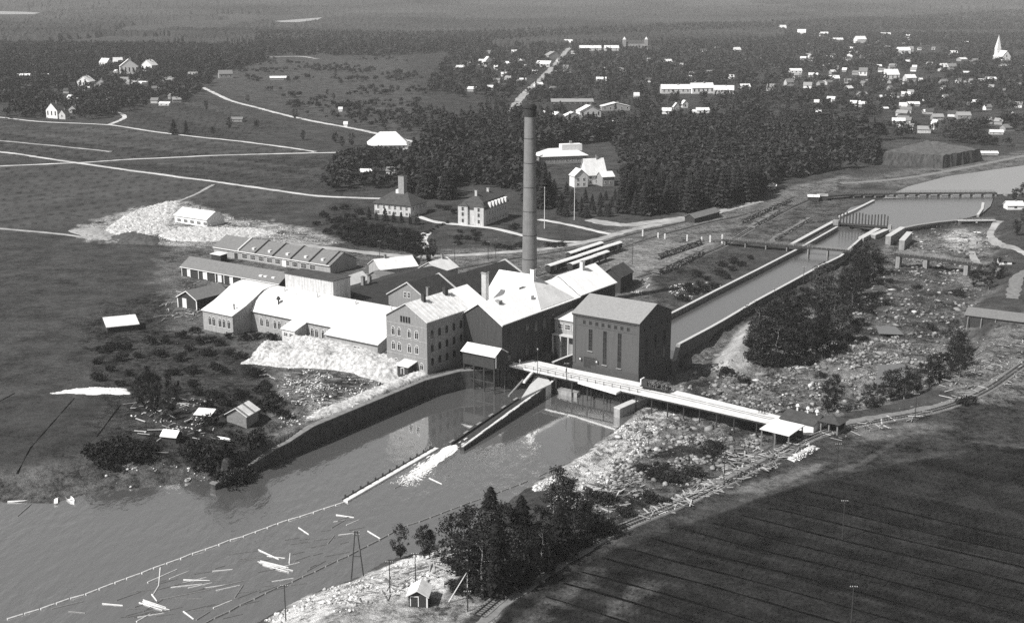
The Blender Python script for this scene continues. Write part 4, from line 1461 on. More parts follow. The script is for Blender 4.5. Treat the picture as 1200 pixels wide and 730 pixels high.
for i in range(len(nb) - 1):
    a, b = nb[i].lerp(fb[i], 0.03) - wo, nb[i + 1].lerp(fb[i + 1], 0.03) - wo
    sb.bar(a - Vector((0, 0, 1.05)), b - Vector((0, 0, 1.05)), 0.4, 0.5)
    a, b = nb[i].lerp(fb[i], 0.97) - wo, nb[i + 1].lerp(fb[i + 1], 0.97) - wo
    sb.bar(a - Vector((0, 0, 1.05)), b - Vector((0, 0, 1.05)), 0.4, 0.5)
sb.build('girder', 'wood_dark', wb)
for f in (0.34, 0.52):
    rb = MB()
    for i in range(1, len(nb) - 1):
        a, b = nb[i].lerp(fb[i], f) - wo, nb[i + 1].lerp(fb[i + 1], f) - wo
        rb.bar(a, b, 0.1, 0.1)
    rb.build('rail', 'iron', wb)
rp = MB().box(-0.09, 0.09, -0.09, 0.09, 0, 1.15).mesh('railing_post', ['wood_dark'])
npts = along([p.lerp(q, 0.02) for p, q in zip(nb, fb)], 3.0)[:17]
for p in npts:
    put('railing_post', rp, wb, p - wo)
fpts = along([p.lerp(q, 0.98) for p, q in zip(nb, fb)], 3.0)
for p in fpts[99:]:
    put('railing_post', rp, wb, p - wo)
for line, i0 in ((npts, 0),):
    rb = MB()
    for a, b in zip(line[i0:], line[i0 + 1:]):
        rb.bar(a - wo + Vector((0, 0, 1.05)), b - wo + Vector((0, 0, 1.05)), 0.07, 0.1)
        rb.bar(a - wo + Vector((0, 0, 0.55)), b - wo + Vector((0, 0, 0.55)), 0.05, 0.08)
    rb.build('railing', 'wood_grey', wb)
bn, bf = along(nb, 6.0), along(fb, 6.0)
for i in range(2, len(bn)):
    a = bn[i]
    q = min(fb[0].lerp(fb[-1], t) for t in [0]) if False else None
    t = i / (len(bn) - 1)
    b = bf[min(len(bf) - 1, round(t * (len(bf) - 1)))]
    for w in (0.06, 0.5, 0.94):
        p = a.lerp(b, w)
        zg = gz(p.x, p.y)
        if zg > -1.2:
            continue
        tb = MB()
        tb.tube((0, 0, max(zg, -8.5) - 0.6 - p.z), (0, 0, -1.0), 0.24, 0.2, 7)
        tb.build('trestle_leg', 'wood_dark', wb, loc=p - wo)
# concrete footing and apron below the left half
mb = MB()
q = [P(x, y, -4.6) for x, y in ((652, 456), (676, 461), (680, 457.5), (658, 453.5))]
mb.hexa([Vector((p.x, p.y, -8)) for p in q] + q)
tag(mb.build('bridge_footing', 'concrete'), 'flat grey concrete footing in the water under the works bridge', 'footing')
mb = MB()
q = [P(x, y, -2.2) for x, y in ((611, 466), (646, 449.5), (640, 440), (628, 440))]
mb.hexa([Vector((p.x, p.y, -8)) for p in q] + q)
tag(mb.build('concrete_apron', 'concrete_pale'), 'pale triangular concrete apron beside the head of the log chute', 'apron')
mb = MB()
mb.bar(P(614, 449, -1.2), P(625, 436, -0.6), 0.8, 0.6)
tag(mb.build('timber_beam', 'log_wood'), 'single white beam leaning from the bridge down to the apron', 'beam')
# lamp standard on the bridge
def lamp_post(p, label, h=7.5):
    r = empty('lamp_post', p, 0, label, 'lamp post', None)
    MB().tube((0, 0, -0.3), (0, 0, h), 0.11, 0.07, 7).build('pole', 'iron', r)
    MB().tube((0, 0, h), (0, 0, h + 0.45), 0.16, 0.3, 8).build('lantern', 'trim_white', r)
    MB().tube((0, 0, h + 0.45), (0, 0, h + 0.7), 0.38, 0.05, 8).build('cap', 'iron', r)
lamp_post(P(630, 436, 0.25), 'tall lamp post on the left part of the works bridge')

# canopy shed between mill and hall
can = empty('river_canopy', M(6.0, 10.8, 0), MA, 'small lean roofed shed with a two tone roof above the dark river gap', 'shed')
mb = MB()
mb.extrude([(0, 0, 2.2), (0, 6.4, 2.2), (0, 6.4, 6.6), (0, 3.2, 8.4), (0, 0, 6.6)], (12.6, 0, 0))
mb.build('wall', 'soot', can)
for x in (0.3, 4.3, 8.3, 12.3):
    for y in (0.3, 6.1):
        MB().box(x - 0.2, x + 0.2, y - 0.2, y + 0.2, -8.5, 2.2).build('post', 'soot', can)
mb = MB()
for z in (-2.6,):
    mb.box(0, 12.6, 0.2, 0.4, z, z + 0.3)
mb.build('cross_beam', 'soot', can)
for x0, x1, m in ((-0.5, 9.4, 'aged_roof'), (9.4, 13.2, 'white_roof')):
    rb = MB()
    pr = [(-0.6, 6.3), (3.2, 8.45), (7.0, 6.3)]
    rb.extrude([(x0, y, z) for y, z in pr] + [(x0, y, z + 0.16) for y, z in reversed(pr)], (x1 - x0, 0, 0))
    rb.build('roof', m, can)
mb = MB()
mb.box(12.6, 12.75, 0.4, 0.9, 2.5, 6.4)
mb.build('corner_post', 'trim_white', can)

# ------------------------------------------------------------------ log chute, foam, floating boom
fl = empty('log_chute', P(650, 444, -3), 0, 'long sloping timber log chute from the bridge to the churning water', 'log chute')
fo = fl.location.copy()
for (a, za), (b, zb), w, m, nm in ((((606, 466), -3.6), ((527, 519), -5.2), 1.1, 'wood_dark', 'side_wall'), (((652, 443), -2.2), ((541, 524), -5.0), 1.3, 'log_wood', 'side_wall')):
    p, q = P(*a, za), P(*b, zb)
    mb = MB()
    s = Vector((-(q - p).y, (q - p).x, 0)).normalized() * w / 2
    mb.hexa([Vector((v.x, v.y, -8)) - fo for v in (p - s, q - s, q + s, p + s)] + [v - fo for v in (p - s, q - s, q + s, p + s)])
    mb.build(nm, 'wood_dark', fl)
    # weathered planks lie end to end along the top of each wall
    n = 16
    for i in range(n):
        if m == 'wood_dark' and i % 3:
            continue
        u, v = p.lerp(q, i / n), p.lerp(q, (i + 0.93) / n)
        off = Vector((-(q - p).y, (q - p).x, 0)).normalized() * random.uniform(-0.12, 0.12)
        MB().bar(u - fo + off + Vector((0, 0, 0.004)), v - fo + off + Vector((0, 0, 0.004)), w * random.uniform(0.5, 0.8), 0.12).build('plank', 'log_wood' if m != 'wood_dark' else 'wood_grey', fl)
mb = MB()
a0, a1, b0, b1 = P(608, 468, -4.1), P(529, 521, -5.85), P(648, 446, -4.1), P(539, 525, -5.85)
mb.hexa([a0 - fo - dz, a1 - fo - dz, b1 - fo - dz, b0 - fo - dz, a0 - fo, a1 - fo, b1 - fo, b0 - fo])
mb.build('chute_floor', 'wood_dark', fl)
mb = MB()
for i in range(70):
    t = random.random()
    u = a0.lerp(a1, t).lerp(b0.lerp(b1, t), random.uniform(0.3, 0.9)) - fo + Vector((0, 0, 0.02))
    dd = (a1 - a0).normalized() * random.uniform(0.6, 2.6)
    mb.bar(u, u + dd, random.uniform(0.06, 0.25), 0.05)
tag(mb.build('white_water', 'foam', fl), kind='stuff')
mb = MB()
p, q = P(596, 465, -3.0), P(613, 446, -1.6)
mb.bar(p - fo, q - fo, 0.5, 0.5)
mb.build('guide_beam', 'wood_grey', fl)

mb = MB()
c0, c1 = P(531, 523, WATER_Z), P(468, 568, WATER_Z)
dirv = (c1 - c0).normalized()
nrm = Vector((-dirv.y, dirv.x, 0))
for i in range(2600):
    t = random.random() ** 1.5
    spread = 1.2 + 2.4 * t
    p = c0.lerp(c1, t) + nrm * random.gauss(0.4, spread * 0.42)
    r = random.uniform(0.07, 0.34) * (1.3 - t)
    k = random.randint(4, 6)
    a0_ = random.random() * 6
    el = random.uniform(1.5, 5.0)
    z = WATER_Z + 0.02 + random.random() * 0.14 * (1 - t)
    pts = []
    for j in range(k):
        a = a0_ + j * 2 * math.pi / k
        v = dirv * (math.cos(a) * r * el) + nrm * (math.sin(a) * r)
        pts.append((p.x + v.x, p.y + v.y, z + random.random() * 0.05))
    mb.face(pts)
tag(mb.build('foam', 'foam'), kind='stuff')


def boom(name, label, pts, logs, r, m, z=WATER_Z + 0.08, gap=0.06, cat='log boom', jit=0.25):
    line = along([P(x, y, z) for x, y in pts], 2.0)
    root = empty(name, line[0], 0, label, cat)
    o = line[0].copy()
    # equal lengths of log chained end to end
    cum = [0]
    for a, b in zip(line, line[1:]):
        cum.append(cum[-1] + (b - a).length)
    tot = cum[-1]

    def pos(s):
        i = max(0, min(len(line) - 2, int(np.searchsorted(cum, s)) - 1))
        return line[i].lerp(line[i + 1], (s - cum[i]) / max(cum[i + 1] - cum[i], 1e-6))
    n = logs
    jn = [Vector((random.uniform(-jit, jit), random.uniform(-jit, jit), 0)) for _ in range(n + 1)]
    for i in range(n):
        a, b = pos(tot * (i + gap) / n) + jn[i], pos(tot * (i + 1 - gap) / n) + jn[i + 1]
        c = (a + b) / 2
        d = (b - a) / 2
        MB().tube(-d, d, r, r * 0.9, 6).build('log', m, root, loc=c - o, smooth=False)
    return root


boom('log_boom', 'thin chained log boom curving across the open water to the bottom left corner', [(8, 725), (100, 696), (160, 673), (250, 640), (330, 612), (404, 588)], 26, 0.24, 'log_wood')
boom('log_boom', 'darker sagging log boom along the right shore, past the double pole', [(236, 732), (300, 700), (345, 680), (425, 642), (475, 616), (550, 589), (620, 563)], 30, 0.2, 'wood_grey')
boom('guard_boom', 'straight boom line from the bushes up to the stony shore under the bridge', [(632, 558), (668, 541), (705, 521), (735, 500)], 12, 0.14, 'wood_grey')
pb = empty('pontoon', P(404, 588, WATER_Z), 0, 'straight white plank pontoon with a row of dark posts in the river', 'pontoon')
po = pb.location.copy()
p0, p1 = P(405, 588, WATER_Z), P(512, 526, WATER_Z)
n = 14
for i in range(n):
    a, b = p0.lerp(p1, i / n), p0.lerp(p1, (i + 0.96) / n)
    MB().bar(a - po + Vector((0, 0, -0.3)), b - po + Vector((0, 0, -0.3)), 1.3, 0.75).build('plank', 'deck_pale', pb)
pm = MB().box(-0.22, 0.22, -0.22, 0.22, -2, 1.3).mesh('post', ['wood_dark'])
dv = (p1 - p0).normalized()
for i in range(13):
    put('post', pm, pb, p0.lerp(p1, (i + 0.4) / 13) - po + Vector((-dv.y, dv.x, 0)) * 1.0)
MB().bar(p0 - po + Vector((-dv.y, dv.x, 0)) * 1.0 + Vector((0, 0, 0.4)), p1 - po + Vector((-dv.y, dv.x, 0)) * 1.0 + Vector((0, 0, 0.4)), 0.25, 0.25).build('stringer', 'wood_dark', pb)

# ------------------------------------------------------------------ buildings at the right end of the bridge
a, b = P(914, 498), P(953, 507)
ang = math.atan2(b.y - a.y, b.x - a.x)
ld, lr = house('bridge_shed', 'low dark roofed shed with three white ventilators at the right end of the works bridge', 'shed', a, ang, (b - a).length, 9.0, 2.0, 1.4, 'x', 'white_wall', 'dark_roof', ov=0.3, base=3)
for i, (x, y) in enumerate(((2.2, 6.0), (5.6, 5.6), (8.8, 4.8))):
    mb = MB()
    mb.tube((x, y, 2.8), (x, y, 4.6), 0.28, 0.28, 8, 0).tube((x, y, 4.6), (x, y, 5.2), 0.62, 0.3, 8, 0)
    mb.build('ventilator', 'trim_white', lr)
a = P(960, 505)
pv = empty('open_pavilion', a, ang, 'small dark open pavilion on posts beside the bridge shed', 'pavilion')
pm = MB().box(-0.18, 0.18, -0.18, 0.18, -2, 3.2).mesh('post', ['wood_grey'])
for x in (0.3, 2.7, 5.2):
    for y in (0.3, 5.0):
        put('post', pm, pv, (x, y, 0))
rb = MB()
for q in (((-0.6, -0.6, 3.1), (6.1, -0.6, 3.1)), ((6.1, -0.6, 3.1), (6.1, 5.9, 3.1)), ((6.1, 5.9, 3.1), (-0.6, 5.9, 3.1)), ((-0.6, 5.9, 3.1), (-0.6, -0.6, 3.1))):
    rb.face([q[0], q[1], (2.75, 2.65, 4.5)])
rb.face([(-0.6, -0.6, 3.1), (-0.6, 5.9, 3.1), (6.1, 5.9, 3.1), (6.1, -0.6, 3.1)])
rb.build('roof', 'dark_roof', pv)
MB().box(0.3, 5.2, 4.9, 5.1, -1, 2.6).build('back_wall', 'wood_dark', pv)
c = [P(x, y, 3.0) for x, y in ((890, 503), (925, 511.5), (943, 502.5), (908, 494.5))]
os_ = empty('open_timber_shed', (c[0].x, c[0].y, 0), 0, 'open sided timber shed with a weathered pale roof below the bridge end', 'shed')
oo = os_.location.copy()
rb = MB()
up = [Vector((0, 0, h)) for h in (0, 0, 0.9, 0.9)]
rb.hexa([p - oo + u for p, u in zip(c, up)] + [p - oo + u + Vector((0, 0, 0.22)) for p, u in zip(c, up)])
rb.build('roof', 'aged_roof', os_)
for i, (u, v) in enumerate(((0.05, 0.06), (0.5, 0.05), (0.95, 0.06), (0.05, 0.94), (0.5, 0.94), (0.95, 0.94))):
    p = c[0].lerp(c[1], u).lerp(c[3].lerp(c[2], u), v)
    zg = gz(p.x, p.y)
    MB().box(-0.16, 0.16, -0.16, 0.16, zg - 0.3, 3.0 + 0.85 * v).build('post', 'wood_grey', os_, loc=(p.x - oo.x, p.y - oo.y, 0))
p, q = c[3].lerp(c[0], 0.1) - oo, c[2].lerp(c[1], 0.1) - oo
MB().bar(Vector((p.x, p.y, -3.5)), Vector((q.x, q.y, -3.0)), 0.2, 5.6).build('back_wall', 'wood_dark', os_)

# a loaded wagon on the bridge
p = P(748, 457, 0.4)
q = P(781, 463, 0.4)
ang = math.atan2(q.y - p.y, q.x - p.x)
wg = empty('loaded_wagon', p + Vector((0.6, 1.6, 0)), ang, 'loaded wagon with a pale front standing on the works bridge right of the power station', 'wagon')
L = (q - p).length
MB().box(0, L, 0, 2.6, 0.7, 1.1).build('underframe', 'wood_dark', wg)
MB().box(0, 0.4, 0.1, 2.5, 1.1, 3.0).build('front_board', 'trim_white', wg)
MB().box(0.4, 2.4, 0.1, 2.5, 1.1, 2.6).build('cab', 'wood_dark', wg)
mb = MB()
for i in range(90):
    x = random.uniform(2.8, L - 0.2)
    z = random.uniform(1.15, 2.8)
    y0 = random.uniform(-0.1, 0.2)
    mb.tube((x, y0, z), (x + random.uniform(-0.1, 0.1), y0 + 2.4, z), 0.16, 0.14, 5)
tag(mb.build('load', 'log_dark', wg), kind='stuff')
wm = MB().tube((0, -0.08, 0), (0, 0.08, 0), 0.42, 0.42, 12).mesh('wheel', ['iron'])
for x in (1.2, 3.0, L - 3.0, L - 1.2):
    for y in (0.4, 2.2):
        put('wheel', wm, wg, (x, y, 0.42))

# ------------------------------------------------------------------ railway yard
def track(name, label, pts, gauge=1.4, z=0.0):
    o, dense = ribbon('track_bed', pts, 3.4, 'ballast', 0.25, wob=0.06)
    root = empty(name, dense[0], 0, label, 'railway track')
    o.parent = root
    o.location = -Vector(dense[0])
    for k in list(o.keys()):
        if k == 'kind':
            del o['kind']
    line = []
    for a, b in zip(dense, dense[1:]):
        k = max(1, int((b - a).length / 2.5))
        line += [a.lerp(b, i / k) for i in range(k)]
    line.append(dense[-1])
    xy = np.array([p[:2] for p in line])
    hz = height(xy[:, 0], xy[:, 1])
    # keep the rails on top of the bank
    hz = np.maximum(hz, np.convolve(np.pad(hz, 2, mode='edge'), np.ones(5) / 5, 'valid')) + 0.34
    d0 = Vector(dense[0])
    for s in (-1, 1):
        rb = MB()
        prev = None
        for i, p in enumerate(line):
            t = line[min(i + 1, len(line) - 1)] - line[max(i - 1, 0)]
            nn = Vector((-t.y, t.x, 0)).normalized()
            q = Vector((p.x, p.y, hz[i])) + nn * s * gauge / 2 - d0
            if prev is not None:
                rb.bar(prev, q, 0.14, 0.16)
            prev = q
        rb.build('rail', 'iron', root)
    sb = MB()
    for i in range(len(line) - 1):
        a, b = line[i], line[i + 1]
        t = (b - a).normalized()
        nn = Vector((-t.y, t.x, 0))
        k = max(1, int((b - a).length / 0.8))
        for j in range(k):
            c = a.lerp(b, j / k)
            c = Vector((c.x, c.y, hz[i] - 0.12)) - d0
            sb.bar(c - nn * 1.25, c + nn * 1.25, 0.26, 0.13)
    tag(sb.build('sleeper', 'wood_dark', root), kind='stuff')
    return root


track('railway_track', 'railway track curving along the edge of the dark field below the bridge end', [(560, 722), (600, 690), (640, 664), (690, 638), (740, 614), (790, 594), (850, 566), (900, 540), (950, 514), (985, 502)])
track('railway_track', 'railway track sweeping up the right bank towards the far corner of the picture', [(985, 502), (1040, 492), (1100, 480), (1150, 461), (1185, 438), (1220, 412)])
track('railway_track', 'yard track passing behind the machine hall beside the goods wagons', [(600, 334), (650, 318), (700, 302), (760, 281), (830, 262), (880, 250), (930, 232)])
track('railway_track', 'uppermost yard track, nearest the office lawns', [(540, 316), (600, 305), (650, 297), (690, 290), (740, 276), (800, 262), (850, 250)])
track('railway_track', 'short siding among the log piles beside the canal', [(748, 326), (780, 315), (830, 296), (850, 287), (875, 272), (930, 243), (975, 224)])


def wagon_proto():
    r = empty('goods_wagon', (0, 0, 0), 0, 'dark covered goods wagon with a pale roof in the row behind the machine hall', 'wagon', 'goods wagons in the yard')
    MB().box(0, 7.6, -1.3, 1.3, 1.0, 3.3).build('body', 'wood_dark', r)
    rb = MB()
    pr = [(-1.5, 3.25), (-0.8, 3.65), (0, 3.8), (0.8, 3.65), (1.5, 3.25)]
    rb.extrude([(-0.2, y, z) for y, z in pr] + [(-0.2, y, z + 0.1) for y, z in reversed(pr)], (8.0, 0, 0))
    rb.build('roof', 'white_roof', r)
    MB().box(0.2, 7.4, -1.1, 1.1, 0.75, 1.0).build('underframe', 'iron', r)
    MB().box(2.9, 4.7, -1.38, -1.3, 1.0, 3.1).build('sliding_door', 'wood_grey', r)
    wm = MB().tube((0, -0.07, 0), (0, 0.07, 0), 0.45, 0.45, 12).mesh('wheel', ['iron'])
    for x in (1.6, 6.0):
        for y in (-0.75, 0.75):
            put('wheel', wm, r, (x, y, 0.45))
    return r


wp = wagon_proto()
first = True
for (a, b, n, where) in (((642, 322), (727, 293.5), 7, 'in the longest row, nearest the hall roof'), ((666, 307), (705, 294), 3, 'in the short upper row of three'), ((668, 320), (712, 304.5), 3, 'in the short lower row of three')):
    p, q = P(*a), P(*b)
    ang = math.atan2(q.y - p.y, q.x - p.x)
    step = (q - p).length / n
    for i in range(n):
        c = p.lerp(q, i / n)
        w = wp if first else copy_tree(wp)
        first = False
        w.location = (c.x, c.y, gz(c.x, c.y) + 0.55)
        w.rotation_euler = (0, 0, ang)
        w.scale = (step / 8.2, 1, 1)
        w['label'] = 'dark goods wagon ' + where + (', front end' if i == 0 else ', far end' if i == n - 1 else ', mid row')


def log_pile(label, a, b, width, h, cat='log pile', n=220, m='log_dark', r=0.22, group=None):
    p, q = at(*a), at(*b)
    ang = math.atan2(q.y - p.y, q.x - p.x)
    L = (q - p).length
    mb = MB()
    for i in range(n):
        x = random.uniform(0, L)
        z = random.random() ** 0.8 * h * (0.75 + 0.25 * math.sin(x * 0.9)) * min(1, 0.35 + min(x, L - x) / 2.0)
        s = width / 2 * (1 - 0.55 * z / h) * random.uniform(0.75, 1.1)
        c = random.uniform(-0.3, 0.3)
        mb.tube((x + random.uniform(-0.5, 0.5), c - s, z - 0.1), (x + random.uniform(-0.5, 0.5), c + s, z + random.uniform(-0.1, 0.1)), r, r * 0.8, 5)
    mb.extrude([(0.5, -width * 0.42, -0.3), (0.5, width * 0.42, -0.3), (0.5, width * 0.2, h * 0.75), (0.5, -width * 0.2, h * 0.75)], (L - 1.0, 0, 0))
    o = mb.build('log_pile', m, loc=(p.x, p.y, p.z), rz=ang)
    return tag(o, label, cat, group)


log_pile('long dark log pile beside the siding, upper of the two in the yard', (768, 304), (820, 286), 5.0, 3.2, n=330)
log_pile('long dark log pile nearest the canal, lower of the two in the yard', (768, 322.5), (822, 298), 5.5, 3.2, n=330)
log_pile('dark heap of logs behind the far gable of the machine hall', (722, 338), (752, 330), 5, 2.0, n=120)
log_pile('low log pile under the trees of the wood near the canal bridge', (880, 268), (912, 250), 5, 2.4, n=200)
log_pile('log pile in the rough ground left of the dam gates', (905, 283), (948, 258), 4, 2.0, n=200)
log_pile('long low log stack at the upper end of the yard', (866, 262), (925, 236), 5, 2.6, n=240)
log_pile('dark timber stack by the track below the bridge end', (842, 570), (905, 537), 3.2, 1.6, n=150)
log_pile('small stack of pale timber under the pavilion', (928, 540), (955, 525), 2.6, 1.2, n=70, m='log_wood')

# post row across the yard to the canal bridge
pr_ = empty('post_row', P(753, 276), 0, 'row of white posts crossing the yard to the canal bridge', 'fence')
o0 = pr_.location.copy()
tops = ((753, 277, 3.2), (771, 279, 2.6), (779, 280, 2.6), (805, 282.5, 3), (822, 283.5, 2.4), (832, 284, 3.4), (846, 285.5, 4.4))
for i, (x, y, h) in enumerate(tops):
    p = at(x, y)
    MB().box(-0.3, 0.3, -0.3, 0.3, -0.3, h).build('post', 'trim_white', pr_, loc=p - o0)
rb = MB()
for a, b in zip(tops, tops[1:]):
    p, q = at(*a[:2]) - o0, at(*b[:2]) - o0
    rb.bar(p + Vector((0, 0, 1.9)), q + Vector((0, 0, 1.9)), 0.1, 0.12)
rb.build('rail', 'wood_grey', pr_)
# long conveyor shed with a white gable in the yard
a, b = P(814, 262), P(843, 254)
ang = math.atan2(b.y - a.y, b.x - a.x)
house('yard_shed', 'long narrow yard shed with a pale roof edge and a white outlined gable', 'shed', a, ang, (b - a).length, 6, 2.8, 1.8, 'x', 'wood_dark', 'slate_roof')
house('yard_hut', 'small white roofed hut at the upper end of the canal yard', 'hut', P(947, 236), R(-10), 6, 5, 2.6, 0.8, 'x', 'wood_dark', 'white_roof')
house('yard_hut', 'small dark hut beside the white roofed hut near the pond bridge', 'hut', P(958, 235), R(-10), 5.5, 5, 2.6, 0.8, 'x', 'wood_dark', 'grey_roof')


# ------------------------------------------------------------------ heaps and rubble
def heap(name, label, poly, h, m, cell=0.8, rough=1.0, z=0.0, cat='waste heap', seed=5, edge=6.0):
    pw = PN(poly, z)
    x0, y0 = pw.min(0) - 1
    x1, y1 = pw.max(0) + 1
    xs, ys = np.arange(x0, x1, cell), np.arange(y0, y1, cell)
    X, Y = np.meshgrid(xs, ys)
    X = X + (rng.random(X.shape) - 0.5) * cell * 0.6
    Y = Y + (rng.random(X.shape) - 0.5) * cell * 0.6
    d = sdist(pw, X, Y) + (fbm(X / 4, Y / 4, seed) - 0.5) * 3
    base = height(X, Y)
    Z = base + h * sstep(-0.5, edge, d) * (0.45 + 0.9 * fbm(X / 7, Y / 7, seed + 3, 3)) + sstep(0, 2, d) * rough * (rng.random(X.shape) - 0.35) * 0.55 - 0.4 * (d < 0)
    keep = d > -1.0
    nr, nc = X.shape
    idx = np.arange(nr * nc).reshape(nr, nc)
    q = np.stack([idx[:-1, :-1], idx[:-1, 1:], idx[1:, 1:], idx[1:, :-1]], -1).reshape(-1, 4)
    ok = keep.ravel()[q].all(1)
    q = q[ok]
    used, inv = np.unique(q, return_inverse=True)
    V = np.stack([X, Y, Z], -1).reshape(-1, 3)[used]
    c = V.mean(0)
    c[2] = V[:, 2].min()
    o = put(name, raw_mesh(name, V - c, inv.reshape(-1), 4, [m]), loc=tuple(c))
    return tag(o, label, cat)


heap('spoil_heap', 'big white spoil heap in front of the vaulted hall and the tall mill', [(284, 426), (300, 412), (330, 404), (345, 398), (372, 405), (410, 409), (444, 409), (474, 404), (488, 412), (499, 430), (474, 441), (430, 440), (380, 432), (320, 430)], 4.2, 'white_heap', 0.6, 1.7)
heap('spoil_heap', 'flat white spoil along the top of the river wall', [(350, 487), (392, 466), (430, 450), (470, 437), (498, 436), (506, 441), (470, 456), (430, 470), (372, 491)], 1.1, 'white_heap', 0.6, edge=2)
heap('waste_tip', 'white waste tip spreading left of the white shed in the meadow', [(118, 272), (150, 250), (192, 238), (212, 236), (206, 252), (198, 263), (200, 272), (150, 280)], 0.7, 'white_heap', 0.8, 3.6)
heap('waste_tip', 'pale waste spread in front of the white shed, behind the long storehouse', [(186, 276), (210, 268), (250, 268), (300, 268), (330, 274), (290, 280), (235, 284), (200, 283)], 0.9, 'white_heap', 0.8, 2.4, edge=2)
heap('waste_tip', 'thin grey rubble trailing into the meadow left of the white tip', [(78, 270), (118, 266), (140, 276), (126, 282), (96, 278)], 0.9, 'stone', 0.9, 2.0)
heap('dark_spoil', 'dark spoil heap at the front edge of the white waste tip', [(126, 278), (160, 272), (190, 280), (184, 288), (140, 286)], 1.6, 'dark_heap', 0.8, 2.0)
bm_ = [P(1030, 193), P(1105, 198), P(1152, 189), P(1085, 177)]
ctr = sum(bm_, Vector()) / 4
md = empty('flat_mound', ctr, 0, 'long flat topped earth mound with steep dark sides left of the upper river', 'mound')
NS = 14
lo_, hi_ = [], []
for i in range(4):
    for k in range(NS):
        b = bm_[i].lerp(bm_[(i + 1) % 4], k / NS) - ctr
        inn = b * 0.90
        lo_.append(b + Vector((random.uniform(-.8, .8), random.uniform(-.8, .8), -1)))
        hi_.append(Vector((inn.x + random.uniform(-.8, .8), inn.y + random.uniform(-.8, .8), 8.6 + random.uniform(-.5, .5))))
mb = MB()
nn_ = len(lo_)
for i in range(nn_):
    j = (i + 1) % nn_
    mb.face([lo_[i], lo_[j], hi_[j], hi_[i]])
mb.build('side', 'mound_side', md)
mb = MB()
for i in range(nn_):
    mb.face([hi_[i], hi_[(i + 1) % nn_], Vector((0, 0, 8.2))])
mb.build('top', 'mound_grass', md)
heap('rubble_pile', 'pale rubble row at the edge of the shore garden', [(60, 468), (98, 461), (150, 462), (152, 469), (110, 470)], 0.9, 'stone_pale', 0.5, 1.6, -2)

_rocks = []
for k in range(10):
    bm = bmesh.new()
    bmesh.ops.create_icosphere(bm, subdivisions=1, radius=1.0)
    v = np.array([x.co[:] for x in bm.verts])
    bm.verts.index_update()
    f = np.array([[y.index for y in x.verts] for x in bm.faces])
    bm.free()
    v = v * (0.55 + 0.6 * rng.random((len(v), 1))) * np.array([1.0, 0.8, 0.6])
    _rocks.append((v, f))


def scatter_rocks(name, m, polys, n, smin, smax, z=0.0, pw=2.2, simple=False):
    VV, FF, base = [], [], 0
    for poly, cnt in zip(polys, n):
        w = PN(poly, z)
        lo, hi = w.min(0), w.max(0)
        x = rng.uniform(lo[0], hi[0], cnt * 6)
        y = rng.uniform(lo[1], hi[1], cnt * 6)
        ok = sdist(w, x, y) + (fbm(x / 6, y / 6, 3) - 0.5) * 6 > 0
        dens = fbm(x / 5, y / 5, 55, 3)
        ok &= rng.random(len(x)) < np.clip((dens - 0.46) * 4.5, 0.02, 1)
        x, y = x[ok][:cnt], y[ok][:cnt]
        h = height(x, y)
        for i in range(len(x)):
            if h[i] < WATER_Z - 0.5:
                continue
            v, f = _rocks[rng.integers(10)]
            s = smin + (smax - smin) * rng.random() ** pw
            a = rng.random() * 6.28
            ca, sa = math.cos(a) * s, math.sin(a) * s
            q = np.empty_like(v)
            q[:, 0] = v[:, 0] * ca - v[:, 1] * sa + x[i]
            q[:, 1] = v[:, 0] * sa + v[:, 1] * ca + y[i]
            q[:, 2] = v[:, 2] * s + h[i] + s * 0.2
            VV.append(q)
            FF.append(f + base)
            base += len(v)
    o = put(name, raw_mesh(name, np.concatenate(VV), np.concatenate(FF).reshape(-1), 3, [m]))
    return tag(o, kind='stuff')


scatter_rocks('bed_rubble', 'stone', [[(800, 440), (860, 425), (960, 400), (1050, 395), (1140, 405), (1085, 455), (985, 482), (900, 495), (790, 468)], [(1000, 320), (1060, 305), (1150, 315), (1165, 340), (1125, 375), (1140, 400), (1000, 400)], [(1060, 275), (1150, 265), (1160, 300), (1060, 300)], [(750, 480), (900, 505), (880, 540), (800, 570), (740, 590), (700, 560)]], [4200, 1800, 600, 2000], 0.14, 1.2, -4, 3.6)
scatter_rocks('shore_rubble', 'stone_pale', [[(735, 492), (790, 484), (780, 510), (735, 545), (700, 580), (660, 600), (625, 572), (690, 534)], [(300, 735), (350, 700), (420, 675), (500, 648), (540, 645), (530, 690), (490, 720), (420, 740)], [(900, 470), (960, 430), (1060, 420), (1060, 455), (960, 480)]], [2600, 900, 300], 0.12, 0.7, -4.5, 3.0)
scatter_rocks('bank_rubble', 'stone', [[(960, 505), (1060, 488), (1150, 465), (1200, 425), (1200, 385), (1150, 385), (1100, 470)], [(700, 610), (800, 570), (900, 545), (940, 530), (900, 560), (800, 600), (700, 640)]], [1300, 1100], 0.12, 0.6, -1, 2.6)
scatter_rocks('yard_rubble', 'stone_pale', [[(300, 415), (440, 405), (495, 415), (500, 440), (430, 470), (350, 470)], [(110, 270), (200, 240), (330, 265), (400, 285), (250, 288), (130, 284)], [(330, 440), (480, 440), (430, 480), (330, 500)], [(780, 335), (835, 330), (860, 345), (800, 360)], [(690, 330), (760, 325), (760, 345), (700, 340)]], [700, 1100, 500, 240, 200], 0.15, 0.6)
scatter_rocks('shore_stone', 'stone_pale', [[(90, 562), (180, 552), (262, 545), (262, 560), (108, 578)], [(150, 490), (250, 480), (250, 530), (160, 530)]], [160, 120], 0.15, 0.7, -5)


